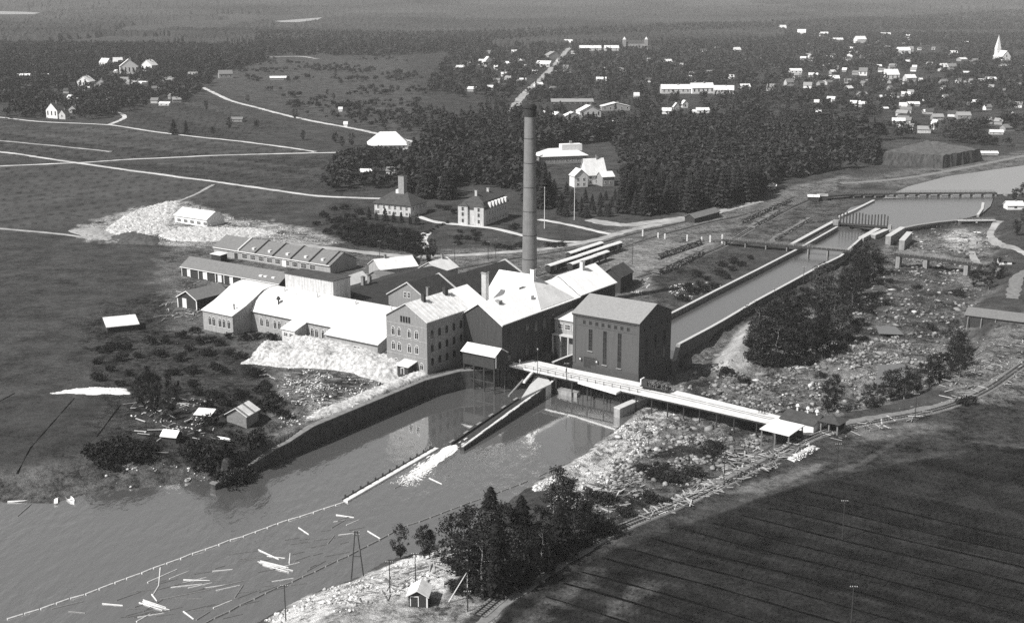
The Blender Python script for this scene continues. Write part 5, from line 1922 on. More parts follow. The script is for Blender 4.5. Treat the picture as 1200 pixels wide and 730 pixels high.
def debris(name, polys, n, lmin, lmax, m='wood_pale', z=-1.0, ang=None):
    mb = MB()
    for poly, cnt in zip(polys, n):
        w = PN(poly, z)
        lo, hi = w.min(0), w.max(0)
        k = 0
        while k < cnt:
            x, y = rng.uniform(lo[0], hi[0]), rng.uniform(lo[1], hi[1])
            if sdist(w, np.array([x]), np.array([y]))[0] < 0:
                continue
            k += 1
            L = rng.uniform(lmin, lmax)
            a = rng.normal(ang, 0.35) if ang is not None else rng.random() * 3.14
            h = gz(x, y)
            if h < WATER_Z - 0.2:
                continue
            dx, dy = math.cos(a) * L / 2, math.sin(a) * L / 2
            zz = h + rng.uniform(0.1, 0.5)
            mb.bar((x - dx, y - dy, zz + rng.uniform(-.15, .15)), (x + dx, y + dy, zz + rng.uniform(-.15, .15)), rng.uniform(0.12, 0.4), rng.uniform(0.06, 0.2))
    return tag(mb.build(name, m), kind='stuff')


# ledges and big boulders in the dry bed: each one a thing
_led = 0
while _led < 46:
    x_, y_ = random.choice([(random.uniform(820, 1120), random.uniform(400, 480)), (random.uniform(1010, 1140), random.uniform(318, 400)), (random.uniform(720, 860), random.uniform(500, 575)), (random.uniform(1070, 1150), random.uniform(268, 296))])
    p = at(x_, y_, -4)
    if sdist(BED, np.array([p.x]), np.array([p.y]))[0] < 3:
        continue
    _led += 1
    v, f = _rocks[random.randrange(10)]
    s_ = random.uniform(1.0, 2.6)
    o = put('boulder', raw_mesh('boulder', v * np.array([s_ * random.uniform(0.9, 1.9), s_, s_ * 0.5]), f.reshape(-1), 3, ['stone_pale' if random.random() < 0.4 else 'stone']), loc=(p.x, p.y, p.z + 0.1), rz=random.random() * 6)
    tag(o, 'flat boulder lying in the dry rocky river bed beside the canal', 'boulder', 'boulders in the dry bed')
debris('timber_debris', [[(800, 560), (900, 530), (945, 518), (950, 530), (880, 568), (800, 600), (740, 620)], [(840, 520), (890, 500), (900, 530), (850, 545)], [(640, 560), (740, 545), (760, 560), (700, 600), (650, 600)], [(960, 512), (1010, 498), (1100, 485), (1060, 500), (980, 520)], [(1090, 460), (1180, 400), (1200, 400), (1195, 450), (1120, 480)]], [330, 90, 170, 60, 80], 1.0, 4.5)
debris('timber_debris', [[(200, 345), (250, 325), (280, 345), (240, 372), (180, 385)], [(400, 330), (450, 320), (450, 340)], [(150, 470), (260, 470), (260, 520), (170, 530)], [(470, 660), (530, 650), (500, 700), (400, 715)]], [140, 30, 60, 60], 1.0, 5.0)
debris('timber_debris', [[(95, 272), (150, 246), (210, 236), (260, 258), (330, 265), (390, 282), (300, 290), (180, 288), (110, 282)], [(285, 428), (330, 436), (480, 444), (420, 480), (350, 470)]], [330, 160], 0.8, 3.2, z=0.0)

# ------------------------------------------------------------------ office villa, mansion, hall in the meadow, villas in the wood
o = at(439, 251)
root, ro = house('office_house', 'pale office house with a dark hipped roof and one big square chimney', 'house', o, R(-27), 23, 17, 6.6, 5.2, 'x', 'plaster', 'dark_roof', hip=7, ov=0.8,
                 wins=[('f', 2.5 + i * 3.6, 3.4, 1.6, 2.0, 'cross') for i in range(6)] + [('r', 3 + i * 3.6, 3.4, 1.6, 2.0, 'cross') for i in range(4)] + [('f', 2.5 + i * 3.6, 0.6, 1.6, 1.8, 'cross') for i in range(6)])
add_chimney(ro, 13, 8.5, 9, 20.5, 3.6, 3.2, 'grey_wall')
mb = MB()
mb.box(9.5, 12.2, 7, 10, 10.5, 13.2)
mb.build('chimney_base', 'trim_white', ro)
o = at(538.5, 262.5)
mn, mro = house('mansion', 'large mansion with a steep mansard roof and two bright corner bays', 'mansion', o, R(-24), 14.5, 30, 8.2, 0, 'x', 'plaster', 'dark_roof', ov=0.3,
                wins=[('f', 1.6 + i * 2.2, z, 1.2, 1.9, 'cross') for i in (0, 1, 5) for z in (1.0, 4.8)] + [('r', 2.5 + i * 3.4, z, 1.3, 2.0, 'cross') for i in range(8) for z in (1.0, 4.8)])
mb = MB()
c = [(-0.5, -0.5, 8.4), (15.0, -0.5, 8.4), (15.0, 30.5, 8.4), (-0.5, 30.5, 8.4)]
u = [(1.6, 1.6, 12.0), (12.9, 1.6, 12.0), (12.9, 28.4, 12.0), (1.6, 28.4, 12.0)]
for i in range(4):
    mb.face([c[i], c[(i + 1) % 4], u[(i + 1) % 4], u[i]])
mb.face([u[0], u[1], (7.2, 6, 15.2)]).face([u[1], u[2], (7.2, 24, 14.6), (7.2, 6, 15.2)]).face([u[2], u[3], (7.2, 24, 14.6)]).face([u[3], u[0], (7.2, 6, 15.2), (7.2, 24, 14.6)])
mb.face(c)
mb.build('mansard_roof', 'dark_roof', mn)
for i in range(6):
    MB().box(13.6, 15.2, 6.0 + i * 3.9, 7.6 + i * 3.9, 8.6, 11.4).build('dormer', 'trim_white', mn)
for x0 in (0, 9.2):
    b = MB().box(x0 - 0.25, x0 + 5.3, -1.2, 0, 0, 9.8).build('corner_bay', 'plaster', mn)
    MB().face([(x0 - 0.5, -1.5, 9.8), (x0 + 5.6, -1.5, 9.8), (x0 + 2.5, 1.2, 11.6)]).face([(x0 + 5.6, -1.5, 9.8), (x0 + 5.6, 2, 9.8), (x0 + 2.5, 1.2, 11.6)]).face([(x0 - 0.5, -1.5, 9.8), (x0 + 2.5, 1.2, 11.6), (x0 - 0.5, 2, 9.8)]).build('bay_roof', 'dark_roof', b)
    for z in (1.2, 4.6, 7.4):
        fm, pm = window_meshes(1.3, 1.9, 'cross', 'grey_wall')
        w = put('bay_window', fm, mn, (x0 + 2.5, -1.2, z))
        put('pane', pm, w)
add_chimney(mro, 7.2, 5.5, 9, 17.2, 1.2, 1.2, 'plaster')
add_chimney(mro, 7.2, 20, 9, 16.4, 1.2, 1.2, 'plaster')

o = at(432.5, 176.5)
dm, dro = house('assembly_hall', 'white assembly hall with a huge white hipped roof at the end of the meadow road', 'hall', o, R(8), 30, 24, 4.0, 8.5, 'x', 'white_wall', 'white_roof', hip=9, ov=0.8, wins=[('f', 2.5 + i * 3.4, 1.2, 1.6, 2.0, 'cross') for i in range(8)])
house('assembly_annex', 'grey low annex beside the white assembly hall', 'outbuilding', at(478, 178), R(8), 9, 14, 4, 2, 'x', 'grey_wall', 'slate_roof')
# villas among the pines
v1, v1r = house('long_villa', 'long villa with a broad white hipped roof and white attic storey', 'villa', at(634, 193), R(16), 34, 17, 5.5, 4.2, 'x', 'grey_wall', 'white_roof', hip=8, ov=0.8, wins=[('f', 3 + i * 4, 1.4, 2.2, 2.2, 'wide') for i in range(8)])
MB().box(17, 32, 5.5, 12, 8, 12.6).build('attic_storey', 'white_wall', v1)
MB().box(24, 25.6, 9, 10.5, 12, 14.6).build('chimney', 'brick_wall', v1)
v2, v2r = house('gabled_villa', 'steep gabled white villa standing in front of the long villa in the pine wood', 'villa', at(688, 217), R(20), 13, 12, 6.5, 9.0, 'x', 'white_wall', 'white_roof', ov=0.6, wins=[('f', 2.4 + i * 4, z, 1.6, 1.9, 'cross') for i in range(3) for z in (1, 4)], chims=((9, 6, 13, 17.5, 1.3),))
house('villa_wing', 'white front wing of the steep gabled villa, with an open porch', 'villa', at(673, 220), R(20), 9, 8, 7, 4.0, 'y', 'white_wall', 'white_roof', wins=[('f', 2.4 + i * 4, z, 1.5, 1.8, 'cross') for i in range(2) for z in (1, 4)])
house('villa_wing', 'dark timbered side wing at the right of the steep gabled villa', 'villa', at(706, 219), R(20), 8, 9, 6, 2.6, 'x', 'grey_wall', 'aged_roof', wins=[('f', 2 + i * 3.5, 1.5, 1.5, 2.0, 'cross') for i in range(2)])

# ------------------------------------------------------------------ the town: every house a thing
HOUSES = [
    # left village in the meadow
    (27, 92, 14, 5, 'white_wall', 'white_roof', 'small white house at the far left edge of the old village', 5),
    (52, 92, 10, 5, 'grey_wall', 'aged_roof', 'grey house, second from the left along the back row of the old village', -20),
    (73, 94, 11, 6, 'grey_wall', 'slate_roof', 'grey gabled house left of the white cross gabled house in the old village', 25),
    (98, 103, 16, 13, 'white_wall', 'white_roof', 'white cross gabled house in the middle of the old village', -15),
    (118, 105, 13, 12, 'plaster', 'slate_roof', 'tall grey timbered house right of the white cross gabled one', 10),
    (121, 79, 12, 10, 'white_wall', 'white_roof', 'leftmost bright white house on the rise behind the old village', -30),
    (139, 78, 10, 10, 'white_wall', 'white_roof', 'slim bright white house, second on the rise behind the old village', 25),
    (152, 88, 20, 18, 'white_wall', 'white_roof', 'biggest bright white gabled house on the rise behind the old village', 20),
    (172, 84, 15, 13, 'white_wall', 'white_roof', 'rightmost bright white house with two gables on the rise', -25),
    (145, 98, 10, 7, 'plaster', 'grey_roof', 'pale cottage below the biggest bright white house', 15),
    (163, 101, 18, 5, 'grey_wall', 'aged_roof', 'long grey barn below the rightmost bright white house', -8),
    (199, 98, 13, 6, 'white_wall', 'grey_roof', 'white cottage with a grey roof standing alone right of the village', 12),
    (61, 139, 18, 18, 'white_wall', 'dark_roof', 'half timbered house with a large dark gable at the village crossroads', -30),
    (73, 140, 10, 11, 'plaster', 'dark_roof', 'narrow gabled house right beside the half timbered one', -30),
    (85, 133, 12, 9, 'grey_wall', 'dark_roof', 'dark roofed row house behind the narrow gabled house', -30),
    (128, 121, 9, 6, 'grey_wall', 'grey_roof', 'grey hut in the trees at the lower edge of the village', -10),
    (192, 124, 12, 4, 'white_wall', 'white_roof', 'low white field barn alone in the meadow right of the village', -8),
    (277, 143, 13, 5, 'grey_wall', 'slate_roof', 'low grey barn beside the upper meadow road', -5),
    (226, 92, 10, 7, 'grey_wall', 'grey_roof', 'grey cottage at the edge of the dark wood left of the meadow road', 10),
    (265, 92, 15, 9, 'grey_wall', 'slate_roof', 'grey tent shaped barn where the upper meadow road begins', 20),
    (292, 62, 5, 5, 'white_wall', 'white_roof', 'tiny white house high in the hazy forest on the left', 10),
    (326, 94, 18, 4, 'grey_wall', 'aged_roof', 'long low barn in the pale upper meadow', 10),
    (399, 131, 4, 5, 'white_wall', 'white_roof', 'tiny white hut beside the upper meadow road', 0),
    (405, 149, 3, 6, 'white_wall', 'white_roof', 'very small white kiosk on the upper meadow road', 0),
    # by the hall
    (468, 205, 30, 8, 'plaster', 'slate_roof', 'long low cottage behind the office house', -6),
    (430, 206, 16, 7, 'grey_wall', 'aged_roof', 'pale roofed cottage left of the long low cottage', -4),
    (497, 181, 15, 12, 'grey_wall', 'slate_roof', 'tall grey gabled house right of the assembly hall', 28),
    (548, 149, 6, 5, 'white_wall', 'white_roof', 'small white house in the wood left of the great chimney', -20),
    (558, 149, 6, 4, 'white_wall', 'white_roof', 'small low white house right beside the other in the wood left of the chimney', -20),
    (553, 160, 7, 4, 'plaster', 'aged_roof', 'pale cottage just below the pair of small white houses', 10),
    # left of the avenue
    (541, 82, 10, 5, 'plaster', 'aged_roof', 'pale cottage at the forest edge, leftmost of the far hamlet', 20),
    (564, 76, 7, 6, 'white_wall', 'white_roof', 'white cottage in the far hamlet', -20),
    (573, 76, 8, 9, 'white_wall', 'white_roof', 'white pointed gable house in the far hamlet', 30),
    (581, 83, 4, 6, 'white_wall', 'white_roof', 'narrow white outhouse at the right end of the far hamlet', 0),
    (603, 65, 6, 6, 'white_wall', 'white_roof', 'white house high up left of the avenue', 15),
    (613, 96, 7, 4, 'white_wall', 'white_roof', 'small white house left of the middle of the avenue', 10),
    (636, 79, 16, 7, 'plaster', 'aged_roof', 'pale grey house beside the upper avenue', -20),
    (650, 70, 15, 9, 'grey_wall', 'grey_roof', 'grey gabled house close to the top of the avenue', 25),
    (666, 54, 9, 7, 'plaster', 'aged_roof', 'pale tower like house at the top of the avenue', 0),
    (632, 102, 9, 5, 'white_wall', 'white_roof', 'white cottage right at the lower bend of the avenue', 20),
    (705, 95, 12, 4, 'white_wall', 'white_roof', 'low white house alone in the trees right of the avenue', -5),
    (692, 60, 24, 6, 'plaster', 'aged_roof', 'long pale building left below the towered building', 2),
    (717, 60, 16, 6, 'plaster', 'aged_roof', 'shorter pale building directly left of the towered building', 2),
    # works dwellings
    (671, 123, 47, 6, 'dark_brick', 'grey_roof', 'very long grey roofed dwelling block above the white sawtooth roofs', 2),
    (641, 140, 11, 9, 'white_wall', 'white_roof', 'leftmost white gable of the row below the long grey block', 30),
    (655, 142, 14, 10, 'white_wall', 'white_roof', 'second white gable of the row below the long grey block', 30),
    (672, 141, 18, 9, 'grey_wall', 'white_roof', 'white roofed row house between the gables below the long grey block', 12),
    (692, 138, 26, 14, 'white_wall', 'white_roof', 'big steep white roofed house at the end of the gable row', 22),
    (722, 130, 32, 9, 'grey_wall', 'white_roof', 'white roofed long house right of the gable row', 8),
    (721, 150, 15, 8, 'white_wall', 'white_roof', 'single white house in the trees below the white roofed long house', 14),
    (634, 153, 10, 5, 'white_wall', 'white_roof', 'small white house right beside the chimney top', 0),
    (746, 116, 6, 7, 'white_wall', 'white_roof', 'small white tower like house right of the long grey block', 0),
    (792, 110, 32, 10, 'plaster', 'white_roof', 'long pale institution wing, left of three', 2),
    (824, 110, 26, 12, 'white_wall', 'white_roof', 'central white block of the pale institution', 14),
    (848, 111, 22, 10, 'plaster', 'white_roof', 'right wing of the pale institution with a shaded end', -8),
    (874, 106, 11, 7, 'white_wall', 'aged_roof', 'small white house right of the pale institution', 10),
    (904, 107, 9, 8, 'plaster', 'grey_roof', 'striped pale villa at the left edge of the garden suburb', 0),
    (803, 127, 7, 9, 'white_wall', 'white_roof', 'bright white gable below the institution', 20),
    (793, 131, 7, 10, 'grey_wall', 'aged_roof', 'grey tall house left of the bright white gable below the institution', 10),
    (781, 134, 10, 7, 'white_wall', 'white_roof', 'white cottage, leftmost below the institution', -10),
    (824, 133, 14, 6, 'white_wall', 'white_roof', 'low white row house below the institution', 4),
    (812, 133, 4, 4, 'white_wall', 'white_roof', 'tiny white shed left of the low white row house', 0),
    (854, 144, 6, 5, 'plaster', 'aged_roof', 'pale hut alone in the dark wood below the institution', 0),
    (784, 76, 8, 6, 'white_wall', 'white_roof', 'small white house in the gardens below the towered building', 20),
    (865, 62, 8, 6, 'white_wall', 'white_roof', 'bright small house up near the forest edge, centre right', 25),
    (847, 41, 8, 3, 'white_wall', 'white_roof', 'tiny white house far up in the dark forest', 0),
    # garden suburb, right
    (918, 38, 8, 8, 'plaster', 'white_roof', 'tall pale house at the forest edge, leftmost of the upper suburb', 15),
    (939, 43, 9, 8, 'white_wall', 'aged_roof', 'white house second from left along the upper suburb', -15),
    (967, 43, 9, 5, 'plaster', 'aged_roof', 'pale cottage left of the flat white roof in the upper suburb', 10),
    (982, 49, 12, 4, 'grey_wall', 'white_roof', 'low house with a flat white roof in the upper suburb', 0),
    (1010, 51, 12, 8, 'white_wall', 'white_roof', 'white house with an L shaped roof in the upper suburb', 18),
    (1035, 43, 5, 4, 'white_wall', 'white_roof', 'left one of two tiny white houses at the forest edge', 0),
    (1041, 43, 5, 4, 'white_wall', 'white_roof', 'right one of two tiny white houses at the forest edge', 0),
    (1064, 45, 5, 4, 'white_wall', 'white_roof', 'tiny bright house further right at the forest edge', 0),
    (1060, 64, 14, 8, 'white_wall', 'white_roof', 'large white house with a glass wing in the middle suburb', 6),
    (1068, 61, 5, 6, 'plaster', 'grey_roof', 'small pale wing beside the large white middle suburb house', 6),
    (933, 86, 13, 5, 'white_wall', 'white_roof', 'house with a thin white roof line in the left suburb', 0),
    (935, 91, 7, 5, 'plaster', 'grey_roof', 'small pale house right under the thin white roof line', 0),
    (953, 91, 10, 5, 'grey_wall', 'aged_roof', 'grey roofed cottage right of the thin white roof line', -10),
    (926, 101, 9, 8, 'plaster', 'slate_roof', 'round looking pale house in the left suburb', 20),
    (946, 104, 9, 7, 'white_wall', 'grey_roof', 'pale house with arched front right of the round looking one', -20),
    (978, 96, 11, 7, 'grey_wall', 'aged_roof', 'broad grey roofed house in the middle of the gardens', 0),
    (1011, 89, 9, 9, 'white_wall', 'slate_roof', 'white house with dark windows left of the big barn', -20),
    (1046, 95, 16, 13, 'white_wall', 'white_roof', 'big barn like house with a bright sloping white roof', 12),
    (1068, 96, 12, 8, 'plaster', 'white_roof', 'smaller white roofed house right of the big barn like house', 14),
    (1079, 98, 4, 6, 'white_wall', 'white_roof', 'narrow white shed right of the two white roofed houses', 0),
    (997, 107, 9, 6, 'wood_dark', 'white_roof', 'dark shed with one slanting white roof plane', 40),
    (1036, 117, 8, 5, 'plaster', 'white_roof', 'white roofed cottage below the big barn', 10),
    (1038, 129, 6, 3, 'wood_dark', 'white_roof', 'low hut with a white roof in the wood below the big barn', 5),
    (1013, 126, 6, 3, 'wood_dark', 'white_roof', 'low hut left of the other white roofed hut in the wood', 5),
    (971, 142, 7, 4, 'wood_dark', 'white_roof', 'hut with a tilted white roof alone in the pine wood', 25),
    (1009, 150, 6, 6, 'plaster', 'aged_roof', 'pale hut in the pine wood right of the tilted white roof', 0),
    (959, 134, 6, 5, 'grey_wall', 'aged_roof', 'grey hut in the pine wood above the tilted white roof', 0),
    (1089, 134, 11, 5, 'grey_wall', 'white_roof', 'shed with a shining flat white roof in the lower suburb', 3),
    (1098, 152, 9, 11, 'white_wall', 'white_roof', 'white zigzag gabled house in the lower suburb', 30),
    (1060, 131, 7, 7, 'plaster', 'aged_roof', 'pale house under trees in the lower suburb', 20),
    (1070, 125, 14, 5, 'grey_wall', 'aged_roof', 'grey wide roofed house in the lower suburb', -8),
    (1107, 84, 9, 9, 'plaster', 'aged_roof', 'pale rounded house in the right suburb', 20),
    (1116, 82, 9, 7, 'grey_wall', 'slate_roof', 'grey house right of the pale rounded house', 0),
    (1133, 87, 7, 3, 'wood_dark', 'white_roof', 'low hut with a white roof below the church lane', 0),
    (1108, 107, 7, 6, 'white_wall', 'slate_roof', 'speckled white cottage in the right suburb', 20),
    (1150, 97, 6, 4, 'white_wall', 'white_roof', 'small white cottage in the trees below the church', 0),
    (1140, 97, 7, 4, 'grey_wall', 'grey_roof', 'grey cottage left of the small white cottage below the church', 0),
    (1162, 95, 11, 4, 'grey_wall', 'aged_roof', 'low grey barn below the church', 0),
    (1130, 140, 15, 8, 'grey_wall', 'grey_roof', 'broad grey barn in the fields of the lower right suburb', 0),
    (1168, 158, 14, 5, 'plaster', 'white_roof', 'pale long roof by the road at the right edge', -10),
    (1159, 182, 20, 4, 'plaster', 'white_roof', 'low white building beside the embankment road', -3),
    (1130, 72, 10, 4, 'grey_wall', 'aged_roof', 'pale slanting roof left of the church lane', 30),
    (1118, 65, 8, 5, 'plaster', 'aged_roof', 'pale house in the far right suburb', 0),
    (1133, 53, 4, 4, 'white_wall', 'white_roof', 'tiny white house near the forest left of the church', 0),
    (1176, 80, 9, 3, 'white_wall', 'white_roof', 'low white house under the church', 0),
    (924, 206, 6, 9, 'white_wall', 'white_roof', 'small white pointed hut at the lower edge of the wood', 20),
    (903, 222, 12, 6, 'plaster', 'aged_roof', 'pale cottage at the lower right corner of the wood', -10),
    (1190, 246, 18, 9, 'white_wall', 'white_roof', 'white cottage beside dark trees right of the dam road', 0),
    (1178, 310, 14, 8, 'white_wall', 'dark_roof', 'dark roofed cottage with a bright white wall at the right end of the rock bridge', -10),
]
for (x, y, w, h, wm, rm, lab, an) in HOUSES:
    if rm == 'white_roof' and x > 540 and 'white roof' not in lab and random.random() < 0.4:
        rm = 'aged_roof'
    p = at(x, y)
    s = scale_at(p)
    L = max(w / s, 3.0) * 1.05
    W = max(3.0, L * (0.7 if w < 20 else 0.42))
    hh = h / s
    a = R(an)
    st = p - Vector((math.cos(a) * L / 2, math.sin(a) * L / 2, 0))
    rid = 'y' if ('gable' in lab or 'pointed' in lab) else 'x'
    wn_ = []
    if s > 0.75 and w > 6:
        k = max(1, int(L / 5))
        wn_ = [('f', L * (i + 0.5) / k, hh * 0.2, min(1.6, L / k * 0.5), hh * 0.28, 'plain', 'trim_white' if wm != 'white_wall' else 'grey_wall') for i in range(k)]
        wn_ += [('r', W * 0.35, hh * 0.2, 1.3, hh * 0.28, 'plain'), ('r', W * 0.7, hh * 0.2, 1.3, hh * 0.28, 'plain')]
    ch = ((L * 0.6, W * 0.5, hh * 0.7, hh * 1.12, max(0.7, L * 0.06)),) if w > 7 else ()
    house('house', lab, 'house', st, a, L, W, hh * 0.55, hh * 0.45, rid, wm, rm, wins=wn_, chims=ch, ov=0.4, base=2)
# fill: plain cottages half lost in the gardens
COTTAGES = []
while len(COTTAGES) < 190:
    x, y = random.choice([(random.uniform(905, 1175), random.uniform(44, 100)), (random.uniform(905, 1100), random.uniform(50, 75)), (random.uniform(545, 660), random.uniform(62, 110)), (random.uniform(640, 905), random.uniform(55, 108)), (random.uniform(1040, 1195), random.uniform(100, 160)), (random.uniform(945, 1060), random.uniform(60, 130)), (random.uniform(22, 205), random.uniform(84, 122))])
    COTTAGES.append((x, y))
    p = at(x, y)
    L, a = random.uniform(6, 11), R(random.uniform(-40, 40))
    left = x < 300
    house('cottage', 'small plain cottage half lost among the trees of the old village on the left' if left else 'small plain cottage half lost among the garden trees of the far town', 'cottage', p, a, L, L * 0.7, 3.2, 2.4, 'x', random.choice(['grey_wall', 'plaster', 'grey_wall', 'white_wall']), random.choice(['slate_roof', 'aged_roof', 'grey_roof', 'slate_roof', 'dark_roof']), group='plain cottages in the village' if left else 'plain cottages in the town', base=2)

# church
p = at(1168, 73)
s = scale_at(p)
tw = empty('church_tower', p, R(15), 'tall white church tower with a needle spire, far right', 'church tower')
MB().box(-3.5, 3.5, -3.5, 3.5, -2, 21).build('tower', 'white_wall', tw)
mb = MB()
for a, b in (((-3.8, -3.8), (3.8, -3.8)), ((3.8, -3.8), (3.8, 3.8)), ((3.8, 3.8), (-3.8, 3.8)), ((-3.8, 3.8), (-3.8, -3.8))):
    mb.face([(a[0], a[1], 21), (b[0], b[1], 21), (0, 0, 44)])
mb.face([(-3.8, -3.8, 21), (-3.8, 3.8, 21), (3.8, 3.8, 21), (3.8, -3.8, 21)])
mb.build('spire', 'aged_roof', tw)
for z in (8, 15):
    fm, pm = window_meshes(1.4, 3, 'arch', 'grey_wall')
    w = put('window', fm, tw, (0, -3.5, z))
    put('pane', pm, w)
house('church', 'white church with a steep white gable right of its tower', 'church', at(1174, 74), R(12), 15, 26, 10, 9, 'y', 'white_wall', 'aged_roof', wins=(('f', 7.5, 9, 2.4, 4, 'arch'), ('f', 3.5, 2, 1.6, 4, 'arch'), ('f', 11.5, 2, 1.6, 4, 'arch')), base=2)
# the towered building on the skyline
p = at(732, 59)
cs, _ = house('towered_building', 'dark towered building with two pale corner turrets above the town', 'building', p, R(2), 38, 22, 13, 5, 'x', 'grey_wall', 'dark_roof', wins=[('f', 5 + i * 6, z, 2.4, 4.5, 'plain') for i in range(6) for z in (4,)], base=4)
for x in (-1, 41):
    MB().box(x - 3, x + 3, -3, 3, -4, 20).build('turret', 'grey_wall', cs)
    MB().tube((x, 0, 20), (x, 0, 25), 4, 0.2, 4).build('turret_roof', 'aged_roof', cs)

# ------------------------------------------------------------------ huts, boats and rafts on the left bank
p, q = at(126, 391), at(163, 387)
house('tin_roofed_shed', 'low shed under a pale corrugated roof alone at the edge of the left meadow', 'shed', p, math.atan2(q.y - p.y, q.x - p.x), (q - p).length, 9, 2.2, 0, 'x', 'wood_dark', 'aged_roof', h2=3.6, ov=0.3)
p, q = at(266, 494), at(286, 496)
hut, hr_ = house('shore_hut', 'shore hut with a bright patched board roof left of the river wall', 'hut', p, R(-20), 6.4, 6.5, 2.4, 1.9, 'y', 'wood_grey', 'aged_roof', base=1.5, ov=0.5)
mb = MB()
for i in range(6):
    k = i * 1.2
    MB().hexa([(3.2, k - 0.3, 4.62), (7.0, k - 0.3, 2.36), (7.0, k + 0.55, 2.36), (3.2, k + 0.55, 4.62), (3.2, k - 0.3, 4.68), (7.0, k - 0.3, 2.42), (7.0, k + 0.55, 2.42), (3.2, k + 0.55, 4.68)]).build('plank', 'white_roof' if i % 3 else 'wood_grey', hr_)
house('roof_on_posts', 'small striped tin roof lying low in the bushes left of the shore hut', 'shed', at(229, 489), R(-12), 4.6, 3.0, 0.8, 0, 'x', 'wood_dark', 'aged_roof', h2=1.6)
house('fisher_hut', 'tiny hut with one white roof plane by the shore garden', 'hut', at(190, 517), R(-15), 4.2, 3.4, 1.5, 1.1, 'x', 'wood_dark', 'aged_roof', base=0.8)


def boat(label, a, b, w, m='trim_white', group=None, z=None):
    p, q = (at(*a), at(*b)) if z is None else (P(*a, z), P(*b, z))
    L = (q - p).length
    ang = math.atan2(q.y - p.y, q.x - p.x)
    r = empty('rowing_boat', (p + q) / 2, ang, label, 'boat', group)
    n = 9
    mb = MB()
    ring = []
    for i in range(n):
        t = i / (n - 1) * 2 - 1
        hw = w / 2 * (1 - abs(t) ** 2.4) + 0.02
        sh = 0.45 + 0.18 * t * t
        ring.append([(t * L / 2, -hw, sh), (t * L / 2, -hw * 0.62, 0.06), (t * L / 2, 0, 0.0), (t * L / 2, hw * 0.62, 0.06), (t * L / 2, hw, sh), (t * L / 2, hw * 0.86, sh - 0.03), (t * L / 2, hw * 0.5, 0.14), (t * L / 2, -hw * 0.5, 0.14), (t * L / 2, -hw * 0.86, sh - 0.03)])
    k = len(ring[0])
    for rr in ring:
        mb.v.extend(rr)
    for i in range(n - 1):
        for j in range(k):
            mb.f.append((i * k + j, i * k + (j + 1) % k, (i + 1) * k + (j + 1) % k, (i + 1) * k + j))
            mb.m.append(0)
    mb.build('hull', m, r)
    for t in (-0.25, 0.2):
        MB().box(t * L - 0.13, t * L + 0.13, -w * 0.42, w * 0.42, 0.3, 0.35).build('thwart', 'wood_grey', r)
    return r


boat('long white rowing boat drawn up on the grass by the shore hut', (245, 511), (270, 521.5), 2.0)
boat('short white rowing boat moored beside the small jetty', (76, 580), (87, 590), 1.5, z=WATER_Z - 0.1)
boat('white dinghy lying among the shore stones right of the willow', (217, 565), (223, 562), 1.3, z=WATER_Z + 0.1)
rf = empty('timber_raft', P(8, 585, WATER_Z), 0, 'white open raft frame of long poles with three cross beams at the left shore', 'raft')
ro_ = rf.location.copy()
for a, b, r in (((8, 580), (47, 571.5), 0.22), ((9, 588), (51, 586), 0.32)):
    MB().tube(P(*a, WATER_Z + 0.1) - ro_, P(*b, WATER_Z + 0.1) - ro_, r, r * 0.85, 7).build('pole', 'log_wood', rf)
for a, b in (((16, 579), (15, 585)), ((27, 577), (27, 584)), ((40, 573.5), (41, 583))):
    MB().bar(P(*a, WATER_Z + 0.25) - ro_, P(*b, WATER_Z + 0.25) - ro_, 0.5, 0.25).build('cross_beam', 'log_wood', rf)
jt = empty('jetty', P(63, 585, WATER_Z), 0, 'small white plank jetty slanting out from the left shore', 'jetty')
jo = jt.location.copy()
p0, p1 = P(62, 584, WATER_Z + 0.4), P(89, 569, WATER_Z + 0.6)
sidev = Vector((-(p1 - p0).y, (p1 - p0).x, 0)).normalized()
for i in range(5):
    MB().bar(p0 - jo + sidev * (i * 0.42 - 0.9), p1 - jo + sidev * (i * 0.42 - 0.9), 0.36, 0.14).build('plank', 'trim_white', jt)
MB().bar(P(66, 580, WATER_Z + 0.3) - jo, P(65.5, 590, WATER_Z + 0.3) - jo, 0.9, 0.2).build('landing_plank', 'trim_white', jt)

# hut at the bottom edge
a, b = P(479, 716, -1), P(498, 717, -1)
h_, hr2 = house('watchman_hut', 'small hut with a pale roof and a dark open front on the white shore', 'hut', Vector((a.x, a.y, gz(a.x, a.y))), R(-6), 3.7, 4.4, 2.5, 1.1, 'y', 'wood_dark', 'aged_roof', ov=0.5, doors=(('f', 1.2, 0.2, 1.6, 2.0),), base=1)
MB().box(3.6, 3.9, -0.15, 0.1, -0.5, 2.5).build('corner_post', 'trim_white', h_)


# ------------------------------------------------------------------ poles
def pole(label, x, y, h, arms=1, legs=None, m='wood_dark', group=None, z=None):
    p = at(x, y) if z is None else P(x, y, z)
    r = empty('utility_pole', p, 0, label, 'utility pole', group)
    if legs:
        for s in (-1, 1):
            MB().tube((s * legs, 0, -0.5), (s * 0.25, 0, h), 0.16, 0.11, 6).build('pole', m, r)
        MB().bar((-legs * 0.55, 0, h * 0.45), (legs * 0.55, 0, h * 0.45), 0.1, 0.12).build('cross_brace', m, r)
    else:
        MB().tube((0, 0, -0.5), (0, 0, h), 0.14, 0.09, 6).build('pole', m, r)
    for i in range(arms):
        z_ = h - 0.35 - i * 0.7
        MB().box(-0.8, 0.8, -0.06, 0.06, z_, z_ + 0.12).build('cross_arm', m, r)
        for xx in (-0.65, -0.25, 0.25, 0.65):
            MB().tube((xx, 0, z_ + 0.12), (xx, 0, z_ + 0.34), 0.06, 0.04, 5).build('insulator', 'trim_white', r)
    return r


